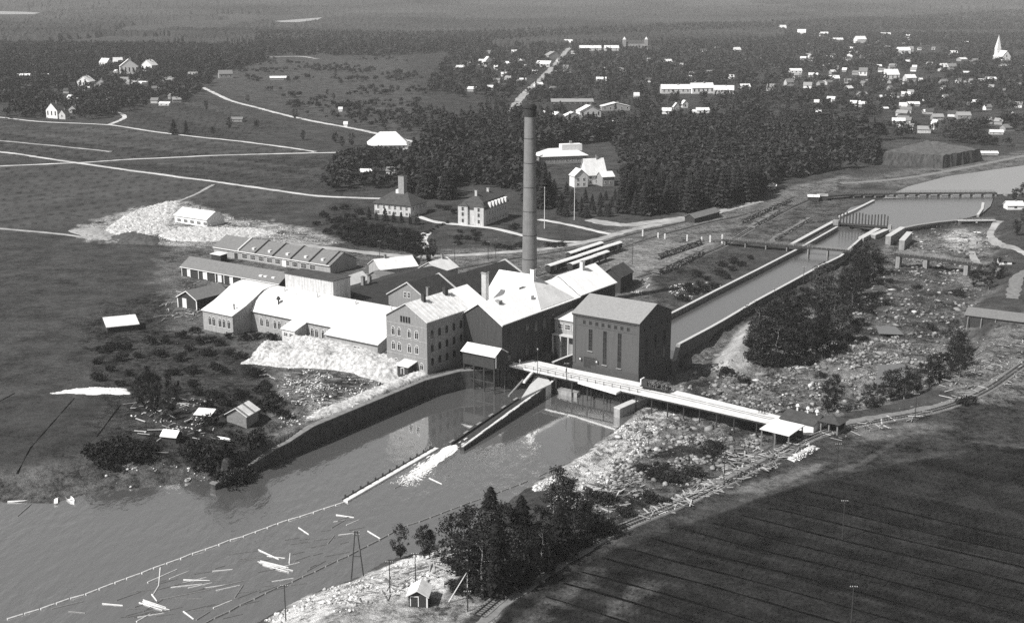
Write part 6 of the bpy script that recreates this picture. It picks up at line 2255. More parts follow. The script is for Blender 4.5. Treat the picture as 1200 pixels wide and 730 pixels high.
pole('tall double legged pole on the white shore at the water edge', 419, 674, 11, 2, 1.4)
pole('leaning pole at the point of the white shore', 335, 727, 8, 1)
pole('thin pole on the white shore, third from the left', 457, 694, 7, 1)
pole('pole on the white shore close to the trees', 487, 684, 7, 1)
pole('pole carrying many white insulators in front of the river trees', 548, 697, 10, 3, None, 'log_wood')
pole('short pole right of the hut at the bottom edge', 548, 716, 4.5, 1)
pole('pole beside the railway track left of the log debris', 713, 616, 5, 1)
pole('pole standing in the timber debris below the bridge', 848, 568, 7.5, 1)
pole('dark pole at the upper edge of the dark field', 980, 561, 9.5, 1)
pole('pole in the middle of the dark field', 987, 632, 9.5, 1)
pole('lowest pole in the dark field, cut by the bottom edge', 997, 736, 9, 1)
pole('slim pole on the rocky shore below the bridge', 760, 527, 5.5, 1)
pole('slim pole on the bank beside the curving track', 1072, 492, 8, 1)
pole('pole in the yard between the wagons and the log piles', 741, 310, 9.5, 1)
pole('pole by the long storehouse, at the yard road', 445, 305, 9, 1)
pole('pole at the lawn edge right of the two dark garden trees', 533, 309, 9, 1)
pole('pole at the lawn edge left of the great chimney', 572, 306, 9, 1)
pole('pole at the lawn edge nearest the great chimney', 581, 303, 9, 1)
pole('pole left of the two dark garden trees', 470, 296, 9, 1)
pole('pole on the canal wall under the big dark trees', 941, 338, 9, 1, z=1.2)
pole('pole near the right wall of the canal', 907, 358, 7, 1, z=0.5)
pole('pole on the bridge beside the power station', 664, 443, 5, 1, z=0.3)
fp = empty('flagpole', at(638, 268), 0, 'tall white flagpole standing on the lawn right of the great chimney', 'flagpole')
MB().tube((0, 0, 0), (0, 0, 21), 0.2, 0.08, 8).build('pole', 'trim_white', fp)
MB().tube((0, 0, 21), (0, 0, 21.4), 0.22, 0.22, 8).build('finial', 'trim_white', fp)
fp = empty('flagpole', at(673, 258), 0, 'pale mast at the wood edge in front of the villas', 'flagpole')
MB().tube((0, 0, 0), (0, 0, 26), 0.2, 0.08, 8).build('pole', 'aged_roof', fp)
MB().tube((0, 0, 26), (0, 0, 26.4), 0.22, 0.22, 8).build('finial', 'trim_white', fp)
MB().bar(P(546, 690, 0), P(526, 710, 0) + Vector((0, 0, -0.5)), 0.18, 0.18)
sb_ = MB()
p, q = at(526, 706), at(547, 700)
sb_.tube(p - p + Vector((0, 0, 0.2)), q - p + Vector((0, 0, 5.5)), 0.15, 0.1, 6)
tag(sb_.build('pole_stay', 'log_wood', loc=p), 'pale stay leaning against the pole with many insulators', 'pole')

# ------------------------------------------------------------------ floating logs
LOGS = [((173, 682), (207, 667), 'log_wood'), ((188, 665), (186, 686), 'log_wood'), ((186, 686), (179, 697), 'log_wood'), ((178, 696), (184, 704), 'log_wood'), ((215, 679), (246, 680), 'log_wood'), ((120, 707), (144, 709), 'log_wood'),
        ((215, 716), (227, 725), 'log_wood'), ((80, 716), (100, 718), 'wood_grey'), ((160, 728), (176, 719), 'log_wood'), ((303, 644), (327, 655), 'log_wood'), ((394, 603), (415, 606), 'log_wood'), ((350, 618), (362, 626), 'log_wood'),
        ((384, 637), (392, 627), 'wood_grey'), ((431, 622), (446, 631), 'log_wood'), ((339, 660), (340, 648), 'log_wood'), ((503, 560), (518, 567), 'log_wood'), ((479, 556), (495, 562), 'log_wood'), ((462, 572), (474, 566), 'wood_grey'),
        ((20, 605), (37, 590), 'wood_grey'), ((188, 702), (247, 690), 'wood_grey'), ((60, 713), (98, 704), 'wood_grey'), ((248, 689), (286, 680), 'wood_grey'), ((250, 712), (272, 703), 'log_wood'), ((275, 700), (285, 685), 'wood_grey'), ((230, 726), (246, 716), 'wood_grey')]
labs = {0: 'long pale log floating across the bent chain of logs', 4: 'pale log lying level below the log boom', 5: 'short thick pale log floating alone left of the white bundle', 9: 'pale log pointing at the double pole, upper left of the bundle', 10: 'pale log just below the end of the white pontoon', 13: 'pale log drifting right of the double pole', 15: 'pale log drifting below the foam', 16: 'thin log in the foot of the foam', 18: 'dark log by the raft frame at the left shore'}
for i, (a, b, m) in enumerate(LOGS):
    p, q = P(*a, WATER_Z + 0.06), P(*b, WATER_Z + 0.06)
    c = (p + q) / 2
    o = MB().tube(p - c, q - c, 0.17 if m == 'log_wood' else 0.13, 0.12, 7).build('floating_log', m, loc=c)
    lb = labs.get(i) or ('loose pale log drifting in the lower left part of the river' if m == 'log_wood' else 'loose dark half sunken log drifting in the lower left part of the river')
    tag(o, lb, 'log', 'floating logs')
for i in range(130):
    x, y = random.uniform(150, 420), random.uniform(600, 725)
    if y < 700 - 0.34 * (x - 90) + 12 or y > 740 - 0.5 * (x - 240):
        continue
    p = P(x, y, WATER_Z + 0.03)
    a = R(random.gauss(28, 14))
    L = random.uniform(2, 7)
    d = Vector((math.cos(a), math.sin(a), 0)) * L / 2
    o = MB().tube(-d, d, 0.12, 0.08, 6).build('floating_log', 'log_dark' if random.random() < 0.8 else 'log_wood', loc=p)
    tag(o, 'loose small log drifting in the lower part of the river between the booms', 'log', 'small floating logs')
for k, (a, b, lab) in enumerate((((165, 704), (203, 716), 'bright bundle of tied logs in the lower left of the river'), ((302, 658), (346, 669), 'long bright bundle of tied logs left of the double pole'))):
    p, q = P(*a, WATER_Z), P(*b, WATER_Z)
    r = empty('log_bundle', p, math.atan2((q - p).y, (q - p).x), lab, 'log bundle', None)
    L = (q - p).length
    for i in range(5):
        s = random.uniform(-0.12, 0.12) * L
        MB().tube((0.12 * L + s, i * 0.34 - 0.8, 0.1), (0.85 * L + s, i * 0.34 - 0.8 + random.uniform(-.5, .5), 0.12), 0.14, 0.1, 7).build('log', 'log_wood', r)

# ------------------------------------------------------------------ people (a few pixels tall): one continuous skinned body
def person_mesh(pose):
    J, E, Rr = pose
    me = bpy.data.meshes.new('person')
    me.from_pydata(J, E, [])
    me.materials.append(G('skin_cloth'))
    return me, Rr


def person(p, rz, label, stride=0.18, m=None):
    J = [(0, 0, 0.95), (0, 0, 1.2), (0, 0, 1.45), (0, 0, 1.55), (0, 0.02, 1.68), (0.1, 0, 0.9), (0.11, stride * 0.5, 0.5), (0.11, stride, 0.08), (0.11, stride + 0.14, 0.04), (-0.1, 0, 0.9), (-0.11, -stride * 0.3, 0.5), (-0.11, -stride, 0.08), (-0.11, -stride + 0.14, 0.04),
         (0.2, 0, 1.4), (0.25, -0.06, 1.12), (0.24, 0.08, 0.88), (-0.2, 0, 1.4), (-0.25, 0.08, 1.12), (-0.24, 0.16, 0.9)]
    E = [(0, 1), (1, 2), (2, 3), (3, 4), (0, 5), (5, 6), (6, 7), (7, 8), (0, 9), (9, 10), (10, 11), (11, 12), (2, 13), (13, 14), (14, 15), (2, 16), (16, 17), (17, 18)]
    Rr = [.15, .16, .15, .06, .11, .09, .075, .05, .04, .09, .075, .05, .04, .07, .055, .04, .07, .055, .04]
    me = bpy.data.meshes.new('person')
    me.from_pydata(J, E, [])
    me.materials.append(G('skin_cloth'))
    o = put('person', me, None, p, rz)
    sk = o.modifiers.new('skin', 'SKIN')
    for v, r in zip(me.skin_vertices[0].data, Rr):
        v.radius = (r, r)
    me.skin_vertices[0].data[0].use_root = True
    o.modifiers.new('smooth', 'SUBSURF').levels = 1
    return tag(o, label, 'person')


person(P(663.5, 437.5, 0.27), R(120), 'person in dark clothes standing on the bridge near the power station door')
person(P(889.5, 484, 0.27), R(-30), 'person in dark clothes, leftmost of three walking on the right part of the bridge', 0.25)
person(P(892.8, 485, 0.27), R(-30), 'person in dark clothes, middle one of three walking on the right part of the bridge', 0.2)
person(P(895.8, 485.6, 0.27), R(-30), 'person in dark clothes, rightmost of three walking on the right part of the bridge', 0.22)
wpn = person(P(609, 426.5, 0.27), R(40), 'person in pale clothes at the left tip of the bridge', 0.1)
wpn.data.materials[0] = G('trim_white')

# dark shed on the right edge and its props
p, q = at(1130, 384), at(1197, 380)
ds, _ = house('boat_shed', 'dark open shed with a grey roof on the right bank of the rocky bed', 'shed', p, math.atan2(q.y - p.y, q.x - p.x), (q - p).length, 12, 5.0, 1.6, 'x', 'wood_dark', 'slate_roof', base=3)
for x in (1.2, 6, 11):
    MB().bar((x, -2.0, -1), (x, -0.5, 4.6), 0.25, 0.25).build('prop', 'wood_grey', ds)

# ------------------------------------------------------------------ trees
def leaf_cloud(centers, radii, per, size, flat=0.7, seed=0):
    """many small leaf faces spread through clumps; returns verts, tris."""
    r = np.random.default_rng(seed)
    V = []
    for c, rad in zip(centers, radii):
        n = per
        d = r.normal(size=(n, 3))
        d /= np.linalg.norm(d, axis=1)[:, None]
        p = np.asarray(c) + d * (rad * r.random((n, 1)) ** 0.45) * np.array([1, 1, flat])
        a = r.normal(size=(n, 3))
        a /= np.linalg.norm(a, axis=1)[:, None]
        b = np.cross(a, r.normal(size=(n, 3)))
        b /= np.linalg.norm(b, axis=1)[:, None] + 1e-9
        s = size * (0.6 + 0.8 * r.random((n, 1)))
        V.append(np.stack([p + a * s, p - a * s * 0.5 + b * s * 0.8, p - a * s * 0.5 - b * s * 0.8], 1))
    V = np.concatenate(V)
    return V.reshape(-1, 3)


def conifer_cloud(n, seed, r0=0.17, size=0.055, jag=0.35):
    """a unit-height spruce or pine crown: drooping sprays in whorls with gaps."""
    r = np.random.default_rng(seed)
    t = r.random(n) ** 0.75 * 0.9 + 0.1
    wh = 1 + jag * np.sin(t * 60 + r.random() * 6)
    rad = r0 * (1.02 - t) ** 0.75 * wh * (0.45 + 0.55 * r.random(n) ** 0.5)
    a = r.random(n) * 6.283
    p = np.stack([np.cos(a) * rad, np.sin(a) * rad, t - rad * 0.35], 1)
    out = np.stack([np.cos(a), np.sin(a), np.full(n, -0.45)], 1)
    side = np.stack([-np.sin(a), np.cos(a), r.normal(size=n) * 0.4], 1)
    s = (size * (0.6 + 0.9 * r.random(n)) * (1.1 - 0.6 * t))[:, None]
    return np.stack([p + out * s, p - out * s * 0.6 + side * s * 0.7, p - out * s * 0.6 - side * s * 0.7 + np.array([0, 0, 0.01])], 1).reshape(-1, 3)


def tri_mesh(name, V, m):
    return raw_mesh(name, V, np.arange(len(V)), 3, [m])


def trunk_mesh(h, r, m, limbs=7, seed=0, start=0.3, spread=0.2):
    rr = random.Random(seed)
    mb = MB()
    k = 4
    pts = [Vector((rr.uniform(-.012, .012) * i, rr.uniform(-.012, .012) * i, h * i / k)) for i in range(k + 1)]
    for i in range(k):
        mb.tube(pts[i] - Vector((0, 0, 0.03 if i == 0 else 0)), pts[i + 1], r * (1 - 0.8 * i / k), r * (1 - 0.8 * (i + 1) / k), 6, 0, i == k - 1)
    for i in range(limbs):
        t = start + (0.95 - start) * rr.random()
        a = rr.random() * 6.283
        b = pts[0].lerp(pts[-1], t)
        L = spread * (1.1 - 0.5 * t)
        mb.tube(b, b + Vector((math.cos(a) * L, math.sin(a) * L, L * rr.uniform(0.3, 0.9))), r * 0.35, r * 0.1, 4, 0, False)
    return mb.mesh('trunk', [m])


BROAD, PINE, BUSH, SPRUCE = [], [], [], []
for k in range(6):
    rr = np.random.default_rng(100 + k)
    nC = 58
    t = rr.random(nC)
    prof = np.sin(np.clip(t, 0.02, 1) * math.pi * 0.92) ** 0.65
    a = rr.random(nC) * 6.283
    rad = 0.24 * prof * rr.random(nC) ** 0.5 * (1.25 if k % 2 else 0.95)
    cc = np.stack([np.cos(a) * rad, np.sin(a) * rad, 0.13 + 0.84 * t], 1)
    cr = 0.05 + 0.055 * rr.random(nC)
    V = leaf_cloud(cc, cr, 44, 0.017, 0.9, 200 + k)
    lm = ['leaves', 'leaves', 'leaves_pale', 'leaves', 'leaves', 'leaves'][k]
    BROAD.append((tri_mesh('crown', V, lm), trunk_mesh(0.85, 0.018, 'birch_bark' if k % 3 == 2 else 'bark', 9, k, 0.25, 0.2)))
for k in range(6):
    PINE.append((tri_mesh('crown', conifer_cloud(620, 300 + k, 0.15 + 0.03 * (k % 3), 0.05), 'conifer'), trunk_mesh(0.97, 0.014, 'bark', 4, k, 0.1, 0.08)))
for k in range(3):
    SPRUCE.append((tri_mesh('crown', conifer_cloud(1500, 340 + k, 0.17, 0.032, 0.25), 'spruce'), trunk_mesh(0.97, 0.014, 'bark', 4, k, 0.1, 0.08)))
for k in range(5):
    rr = np.random.default_rng(400 + k)
    nC = 16
    a = rr.random(nC) * 6.283
    rad = 0.55 * rr.random(nC) ** 0.5
    cc = np.stack([np.cos(a) * rad, np.sin(a) * rad, 0.25 + 0.5 * rr.random(nC) * (1.1 - rad)], 1)
    BUSH.append((tri_mesh('foliage', leaf_cloud(cc, 0.2 + 0.12 * rr.random(nC), 34, 0.07, 0.8, 500 + k), 'bush_leaves'), trunk_mesh(0.5, 0.03, 'bark', 4, k, 0.1, 0.35)))

_proto = {}


def plant(kind, bank, i, p, h, label, cat, group, wide=1.0, rz=None):
    key = (kind, i)
    cm, tm = bank[i]
    if key not in _proto:
        r = empty(kind, (0, 0, 0))
        put('foliage' if bank is BUSH else 'crown', cm, r)
        put('stem' if bank is BUSH else 'trunk', tm, r)
        _proto[key] = r
        c = r
    else:
        c = copy_tree(_proto[key])
    c.location = p
    c.rotation_euler = (0, 0, random.random() * 6.28)
    c.scale = (h * wide, h * wide, h)
    return tag(c, label, cat, group)


def grove(kind, bank, pts, h, label, group, cat='tree', wide=1.0, jit=3.0, ids=None):
    for x, y in pts:
        p = at(x + random.uniform(-jit, jit), y + random.uniform(-jit, jit) * 0.6)
        plant(kind, bank, random.choice(ids) if ids else random.randrange(len(bank)), p, h * random.uniform(0.78, 1.18), label, cat, group, wide * random.uniform(0.85, 1.2))


NC = [(534, 676), (546, 690), (562, 697), (580, 696), (597, 690), (614, 682), (632, 670), (652, 655), (550, 660), (572, 672), (590, 668), (608, 660), (630, 648), (674, 642), (690, 632), (576, 650)]
grove('broadleaf_tree', BROAD, NC[::2] + NC[1::4], 12.5, 'tall dark leafy tree in the dense clump on the near shore by the track', 'leafy trees of the near shore clump', jit=4, wide=1.05)
grove('spruce_tree', SPRUCE, NC[3::4], 13.5, 'dark pointed spruce in the dense clump on the near shore by the track', 'spruces of the near shore clump', jit=4, wide=1.5)
grove('undergrowth_bush', BUSH, [(540, 690), (556, 700), (575, 700), (598, 694), (620, 682), (640, 670), (660, 656), (680, 640), (690, 630), (700, 622), (652, 640), (640, 628)], 3.6, 'dark bush under the near shore clump beside the track', 'bushes under the near shore clump', 'bush', wide=1.1)
grove('pale_tree', BROAD, [(655, 612), (668, 610), (648, 622)], 12, 'paler loose leafy tree at the right end of the near shore clump', 'pale trees by the stony shore', ids=[2], jit=2)
grove('young_tree', BROAD, [(470, 652), (497, 654), (506, 652), (516, 660)], 7, 'young tree standing on the white shore left of the dense clump', 'young trees on the white shore', jit=2)
grove('broadleaf_tree', BROAD, [(884, 420), (897, 424), (912, 426), (927, 426), (943, 424), (957, 418), (971, 412), (986, 404), (892, 404), (908, 408), (925, 408), (942, 404), (958, 398), (975, 392), (993, 384), (905, 392), (925, 390), (945, 382), (963, 374), (981, 366), (998, 358), (1010, 346), (1022, 332), (985, 350), (1002, 335), (968, 358), (1014, 320)], 14, 'big dark tree in the thick group between the canal and the rocky bed', 'trees beside the canal', jit=4, wide=1.35)
grove('bush', BUSH, [(884, 424), (900, 428), (918, 430), (936, 429), (952, 426), (968, 420), (984, 412), (998, 400), (1006, 384), (1014, 366), (1022, 350), (1032, 336), (880, 410), (890, 395), (905, 378), (925, 366), (945, 352), (1036, 322), (1030, 308)], 4.2, 'dark bush at the foot of the big trees beside the canal', 'bushes under the canal trees', 'bush', wide=1.2)
grove('broadleaf_tree', BROAD, [(1100, 446), (1112, 438), (1121, 426), (1117, 412), (1090, 455), (1076, 461), (1062, 467), (1046, 471), (1030, 474), (1014, 477), (1124, 442), (1132, 432)], 9.5, 'dark tree in the row along the right edge of the rocky bed', 'trees at the edge of the rocky bed', jit=3, wide=1.2)
grove('broadleaf_tree', BROAD, [(978, 480), (970, 482)], 12, 'taller slender tree behind the open pavilion', 'slender trees behind the pavilion', jit=1)
grove('broadleaf_tree', BROAD, [(1190, 276), (1197, 262), (1205, 275), (1188, 236), (1196, 232), (1148, 330), (1158, 338), (1170, 330), (1140, 336)], 9, 'dark tree at the right edge beside the dam road', 'trees at the right edge', jit=2, wide=1.2)
grove('bush', BUSH, [(752, 552), (766, 560), (780, 566), (796, 565), (812, 558), (776, 550), (832, 534), (838, 528), (700, 585), (712, 592), (690, 598), (1133, 474), (905, 505), (850, 440), (872, 452), (1010, 400), (1040, 355), (1075, 340), (1120, 345), (960, 440), (1090, 385), (760, 590), (730, 606), (716, 625), (780, 590)], 3.4, 'dark bush on the rubble between the bridge and the track', 'bushes on the right bank', 'bush', wide=1.1)
grove('bush', BUSH, [(140, 548), (152, 556), (165, 560), (120, 552), (132, 562), (148, 566), (235, 552), (246, 558), (228, 560), (258, 556), (282, 532), (292, 524), (276, 544), (300, 516), (126, 544), (112, 562), (256, 548), (264, 552), (272, 548), (268, 540), (282, 540), (142, 538), (158, 548), (170, 566), (128, 572)], 5.6, 'round willow bush at the water edge of the left bank', 'willows of the left shore', 'bush', wide=1.0)
grove('bush', BUSH, [(240, 478), (252, 470), (268, 474), (284, 468), (300, 474), (318, 484), (330, 490), (310, 462), (262, 490), (246, 498), (232, 462), (322, 472), (286, 486)], 3.8, 'dark bush in the rough ground round the shore hut', 'bushes round the shore hut', 'bush', wide=1.1)
grove('bush', BUSH, [(235, 402), (248, 398), (258, 406), (270, 398), (285, 400), (300, 396), (318, 398), (225, 412), (245, 415), (268, 416), (345, 398), (360, 400), (372, 404), (120, 412), (135, 408), (150, 412), (165, 418), (142, 424),(205, 440), (225, 436), (250, 432), (150, 440), (132, 436), (172, 446), (118, 446), (280, 420), (298, 440), (230, 452), (310, 452), (196, 404), (214, 396), (228, 390), (262, 436), (140, 452), (118, 424), (190, 418), (210, 424), (178, 404)], 3.2, 'low dark bush in front of the vaulted hall', 'bushes before the vaulted hall', 'bush', wide=1.15)
grove('slim_tree', BROAD, [(172, 482), (182, 490), (192, 494), (202, 486), (208, 474), (186, 474), (176, 464), (196, 462), (165, 476)], 8.5, 'slim dark tree in the clump between the shore garden and the shore hut', 'slim trees of the left bank', wide=0.75, jit=2)
grove('bush', BUSH, [(800, 352), (812, 346), (806, 338), (820, 336), (832, 330), (826, 342), (840, 322), (848, 328), (858, 318), (868, 312), (846, 314), (836, 338), (880, 304), (862, 308), (816, 326)], 3.4, 'dark bush on the grassy slope between the yard and the canal', 'bushes of the canal slope', 'bush', wide=1.1)
grove('bush', BUSH, [(548, 437), (560, 434), (572, 432), (556, 444), (584, 436), (540, 440)], 2.6, 'dark bush at the foot of the machine hall above the river wall', 'bushes above the river wall', 'bush')
# gardens of the office and the mansion
grove('young_fir', PINE, [(441, 258), (451, 259), (461, 260.5), (471, 261), (480, 262.5), (489, 263), (432, 257)], 7.0, 'young fir in the row in front of the pale office house', 'young firs before the office house', wide=1.5, jit=0.6)
grove('garden_tree', BROAD, [(487, 306), (486, 298), (504, 310), (507, 302), (502, 316), (490, 314)], 9.5, 'dark narrow garden tree flanking the white garden path', 'two clumps flanking the garden path', wide=0.7, jit=1)
grove('bush', BUSH, [(395, 268), (405, 272), (415, 270), (425, 274), (436, 272), (447, 276), (458, 274), (468, 278), (478, 276), (488, 280), (400, 258), (412, 256), (420, 262), (384, 262), (376, 254), (390, 248), (404, 246), (418, 250), (372, 266), (383, 276)] + [(395 + 6.6 * (i % 15) + 3 * (i // 15), 262 + 7 * (i // 15) + 0.32 * 6.6 * (i % 15) * 0.5) for i in range(60)], 4.0, 'shrub in the thicket left below the office house', 'shrubs of the office thicket', 'bush', wide=1.1)
grove('bush', BUSH, [(533, 280), (540, 282), (548, 280), (556, 278), (541, 274), (553, 272), (536, 288), (562, 284), (570, 288), (580, 290), (590, 291), (600, 292), (610, 291), (640, 290), (650, 289), (660, 287)], 2.8, 'dark shrub on the lawn in front of the mansion', 'lawn shrubs', 'bush', wide=1.2)
hx = [(497, 277), (500, 274), (504, 272), (508, 270), (512, 267), (516, 265), (520, 264), (524, 262)]
grove('clipped_bush', BUSH, hx, 1.8, 'small round clipped bush edging the curved drive', 'clipped bushes along the drive', 'bush', jit=0.2)
grove('dark_shrub', BUSH, [(520, 248), (528, 246), (512, 244), (535, 250), (598, 268), (606, 266)], 3.6, 'dark shrub between the office house and the mansion', 'shrubs between the two houses', 'bush')
grove('fir_tree', PINE, [(218, 158), (204, 158)], 13, 'lone dark fir beside the meadow path', 'lone firs in the meadow', wide=1.7, jit=0.5)
grove('meadow_tree', BROAD, [(390, 118), (382, 110), (462, 97), (502, 110), (420, 140), (430, 138), (290, 118), (300, 150), (345, 140), (372, 120), (268, 150), (250, 160), (240, 130), (396, 92), (355, 165), (396, 168), (402, 172), (412, 170)], 9, 'single dark round tree in the upper meadow', 'single meadow trees', wide=1.1, jit=3)

grove('low_conifer', PINE, [(650, 232), (660, 236), (672, 238), (684, 237), (696, 238), (708, 236), (720, 234), (640, 226), (655, 243), (668, 246), (680, 244), (692, 246), (704, 244), (716, 243), (730, 238), (632, 218), (648, 222), (662, 228), (656, 252), (666, 255), (678, 253), (690, 256), (702, 254), (714, 255), (724, 251), (660, 247), (674, 249), (698, 249), (710, 250)], 7.0, 'low young conifer below the steep gabled villa', 'low conifers below the villas', wide=1.7, jit=3)
WOOD = [(478, 232), (470, 212), (490, 180), (520, 160), (560, 150), (596, 140), (640, 150), (690, 160), (760, 160), (860, 145), (960, 150), (1030, 165), (1025, 195), (960, 202), (905, 214), (885, 236), (820, 248), (760, 253), (690, 254), (640, 246), (612, 242), (606, 232), (560, 224), (520, 236)]
CLEAR = [PN([(618, 175), (720, 165), (736, 212), (726, 256), (652, 256), (628, 212)]), PN([(530, 215), (615, 225), (620, 275), (530, 270)]), PN([(430, 165), (500, 170), (500, 190), (425, 190)])]
wp_ = PN(WOOD)
lo, hi = wp_.min(0), wp_.max(0)
N = 7600
tx, ty = rng.uniform(lo[0], hi[0], N), rng.uniform(lo[1], hi[1], N)
ok = sdist(wp_, tx, ty) > 0
for c in CLEAR:
    ok &= sdist(c, tx, ty) < 0
ok &= fbm(tx / 45, ty / 60, 66, 3) > 0.33
tx, ty = tx[ok], ty[ok]
order = np.argsort(ty)                         # nearest, largest in the picture, first
n_near = 150
for i in order[:n_near]:
    p = Vector((tx[i], ty[i], gz(tx[i], ty[i])))
    plant('pine_tree', PINE, random.randrange(6), p, random.uniform(13, 21), 'dark conifer at the lower edge of the wood behind the yard and the lawns', 'tree', 'conifers along the wood edge', random.uniform(1.1, 1.6))


def forest(name, X, Y, hmin, hmax, kinds, mats, seed=1):
    """one mass of many small trees: each a cloud of leaf faces on its own spot."""
    r = np.random.default_rng(seed)
    Z = height(X, Y)
    out = []
    k = r.integers(len(kinds), size=len(X))
    for j, base in enumerate(kinds):
        s = np.where(k == j)[0]
        if not len(s):
            continue
        h = r.uniform(hmin, hmax, len(s))
        w = h * r.uniform(0.9, 1.5, len(s))
        a = r.random(len(s)) * 6.283
        ca, sa = np.cos(a), np.sin(a)
        b = base[None]
        V = np.empty((len(s), len(base), 3))
        V[..., 0] = (b[..., 0] * ca[:, None] - b[..., 1] * sa[:, None]) * w[:, None] + X[s][:, None]
        V[..., 1] = (b[..., 0] * sa[:, None] + b[..., 1] * ca[:, None]) * w[:, None] + Y[s][:, None]
        V[..., 2] = b[..., 2] * h[:, None] + Z[s][:, None]
        out.append(V.reshape(-1, 3))
    V = np.concatenate(out)
    return tag(put(name, raw_mesh(name, V, np.arange(len(V)), 3, mats)), kind='stuff')


con_mid = [conifer_cloud(70, 700 + k, 0.2, 0.11) for k in range(4)]
con_far = [conifer_cloud(22, 720 + k, 0.24, 0.2) for k in range(4)]


def broad_cloud(n, seed, size):
    r = np.random.default_rng(seed)
    c = np.stack([r.normal(size=5) * 0.13, r.normal(size=5) * 0.13, 0.45 + 0.25 * r.random(5)], 1)
    return leaf_cloud(c, np.full(5, 0.24), n // 5, size, 0.9, seed)


bro_mid = [broad_cloud(70, 740 + k, 0.10) for k in range(3)]
bro_far = [broad_cloud(25, 750 + k, 0.17) for k in range(3)]
rest = order[n_near:]
forest('wood', tx[rest], ty[rest], 9, 20, con_mid + bro_mid[:2], ['wood_leaves'], 2)
# houses keep a little room
HX = np.array([at(h[0], h[1])[:2] for h in HOUSES] + [at(*c)[:2] for c in COTTAGES])
HS = np.array([max(9.0, 0.62 * h[2] / scale_at(at(h[0], h[1]))) for h in HOUSES] + [6.5] * len(COTTAGES))
FORK = [PN(q) for q in ([(598, 134), (612, 113), (632, 95), (655, 72), (668, 58), (690, 55)], [(238, 103), (268, 117), (360, 141), (492, 168)], [(-60, 133), (50, 143), (128, 147), (370, 178)])]


def scatter(poly, n, thr, cell=(60, 90), seed=70, view=0.75):
    w = PN(poly)
    lo, hi = w.min(0), w.max(0)
    x, y = rng.uniform(lo[0], hi[0], n * 4), rng.uniform(lo[1], hi[1], n * 4)
    ok = sdist(w, x, y) > 0
    ok &= fbm(x / cell[0], y / cell[1], seed, 3) > thr
    x, y = x[ok][:n], y[ok][:n]
    ok = np.ones(len(x), bool)
    for (hx_, hy_), hs in zip(HX, HS):
        # open ground round each house, longer on the side towards the valley
        ok &= ~((np.abs(x - hx_) < hs * 1.15) & (y < hy_ + hs * 1.0) & (y > hy_ - hs * view * 4.5 - 12))
    for ln in FORK:
        ok &= ldist(ln, x, y) > 9
    return x[ok], y[ok]


town = [(480, 150), (500, 105), (530, 62), (640, 46), (760, 44), (900, 38), (1200, 38), (1300, 60), (1300, 140), (1200, 172), (1100, 168), (1030, 165), (960, 150), (860, 145), (760, 160), (690, 160), (640, 150), (596, 140), (520, 160)]
x, y = scatter(town, 12500, 0.37, (90, 120))
D = np.hypot(x, y)
nr_ = D < 1700
forest('town_trees', x[nr_], y[nr_], 6, 14, bro_mid + con_mid[:2], ['town_leaves'], 3)
forest('town_trees', x[~nr_], y[~nr_], 6, 14, bro_far + con_far[:2], ['town_leaves'], 4)
x, y = scatter([(0, 142), (-60, 100), (-40, 78), (90, 78), (240, 70), (250, 105), (215, 120), (150, 130), (120, 140)], 2600, 0.40, (50, 70), 71)
forest('village_trees', x, y, 8, 14, bro_mid + con_mid[:2], ['town_leaves'], 5)
x, y = scatter([(-100, 80), (-100, 58), (300, 60), (310, 72), (240, 90), (120, 76), (20, 82)], 6500, 0.25, (120, 160), 72)
forest('village_forest', x, y, 11, 18, con_far, ['wood_leaves'], 6)
x, y = scatter([(375, 215), (400, 188), (425, 183), (475, 186), (490, 195), (480, 215), (440, 222), (395, 232)], 240, 0.40, (30, 40), 73, 0.4)
forest('garden_wood', x, y, 6, 11, bro_mid, ['wood_leaves'], 7)
x, y = scatter([(255, 72), (470, 66), (500, 100), (480, 160), (380, 140), (330, 128), (300, 100)], 750, 0.52, (70, 90), 74)
forest('meadow_scrub', x, y, 4, 9, bro_mid, ['town_leaves'], 8)
x, y = scatter([(1120, 150), (1200, 140), (1290, 150), (1290, 170), (1180, 176), (1110, 166)], 300, 0.45, (40, 60), 75)
forest('roadside_trees', x, y, 6, 11, bro_mid, ['wood_leaves'], 9)
x, y = scatter([(470, 66), (300, 66), (300, 44), (540, 44), (1300, 20), (1300, 42), (900, 40), (640, 48), (530, 62)], 15000, 0.22, (220, 300), 76)
forest('forest', x, y, 12, 19, con_far, ['wood_leaves'], 10)

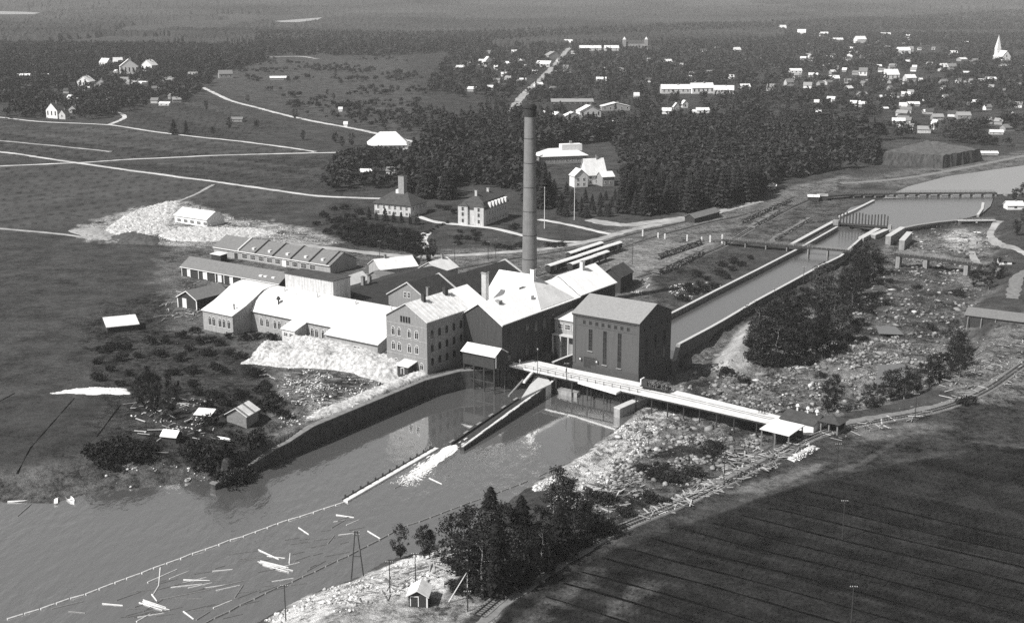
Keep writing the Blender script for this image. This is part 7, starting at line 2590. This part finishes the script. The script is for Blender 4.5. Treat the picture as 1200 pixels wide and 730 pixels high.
# beyond, the forest is a closed roof of tree tops: one tip per sight-cell, each at its own height
px2 = np.arange(-300, 1505, 1.4)
py2 = np.concatenate([np.arange(62, 30, -0.9), np.arange(30, 6, -0.7), np.arange(6, -8.2, -0.4)])
U, V_ = np.meshgrid((px2 - CXP) / F_PX, -(py2 - CYP) / F_PX)
T = -CAM_H / (-_s + V_ * _c)
FX = U * T * (1 + (rng.random(U.shape) - 0.5) * 0.0016)
FY = (_c + V_ * _s) * T * (1 + (rng.random(U.shape) - 0.5) * 0.006)
edge = 2750 + 500 * (fbm(FX / 600, FY / 900, 81, 3) - 0.5) + 700 * sstep(200, 900, FX)
open_ = (fbm(FX / 900, FY / 700, 82, 4) > 0.70)
for poly, lv in LAKES:
    open_ |= sdist(poly, FX, FY, 2000.0, 800.0) > -70
for q_ in ([(-120, 20), (48, 21.5), (52, 26), (30, 29), (-120, 30)], [(318, 30), (378, 26), (384, 31), (350, 37), (322, 38)]):
    open_ |= sdist(PN(q_), FX, FY, 2000.0, 800.0) > 0
DD = np.hypot(FX, FY)
tall = 9 + 6 * rng.random(FX.shape)
FZ = height(FX, FY) + np.where((DD < edge) | open_, -6.0, tall)
nr2, nc2 = FX.shape
idx = np.arange(nr2 * nc2).reshape(nr2, nc2)
q = np.stack([idx[:-1, :-1], idx[:-1, 1:], idx[1:, 1:], idx[1:, :-1]], -1).reshape(-1)
tag(put('far_forest', raw_mesh('far_forest', np.stack([FX, FY, FZ], -1).reshape(-1, 3), q, 4, ['far_conifer'])), kind='stuff')

# ------------------------------------------------------------------ air
hz_ = bpy.data.materials.new('haze_air')
hz_.use_nodes = True
n = hz_.node_tree
n.nodes.clear()
pv_ = n.nodes.new('ShaderNodeVolumePrincipled')
pv_.inputs['Color'].default_value = (0.93, 0.93, 0.93, 1)
pv_.inputs['Density'].default_value = 0.00006
pv_.inputs['Anisotropy'].default_value = -0.15
oo_ = n.nodes.new('ShaderNodeOutputMaterial')
n.links.new(pv_.outputs[0], oo_.inputs['Volume'])
MATS['haze_air'] = hz_
top = max(190.0, float(GZ.max()) + 30)
hb = MB().box(-14000, 14000, -200, 27000, -14, top).build('haze', 'haze_air')
tag(hb, kind='stuff')
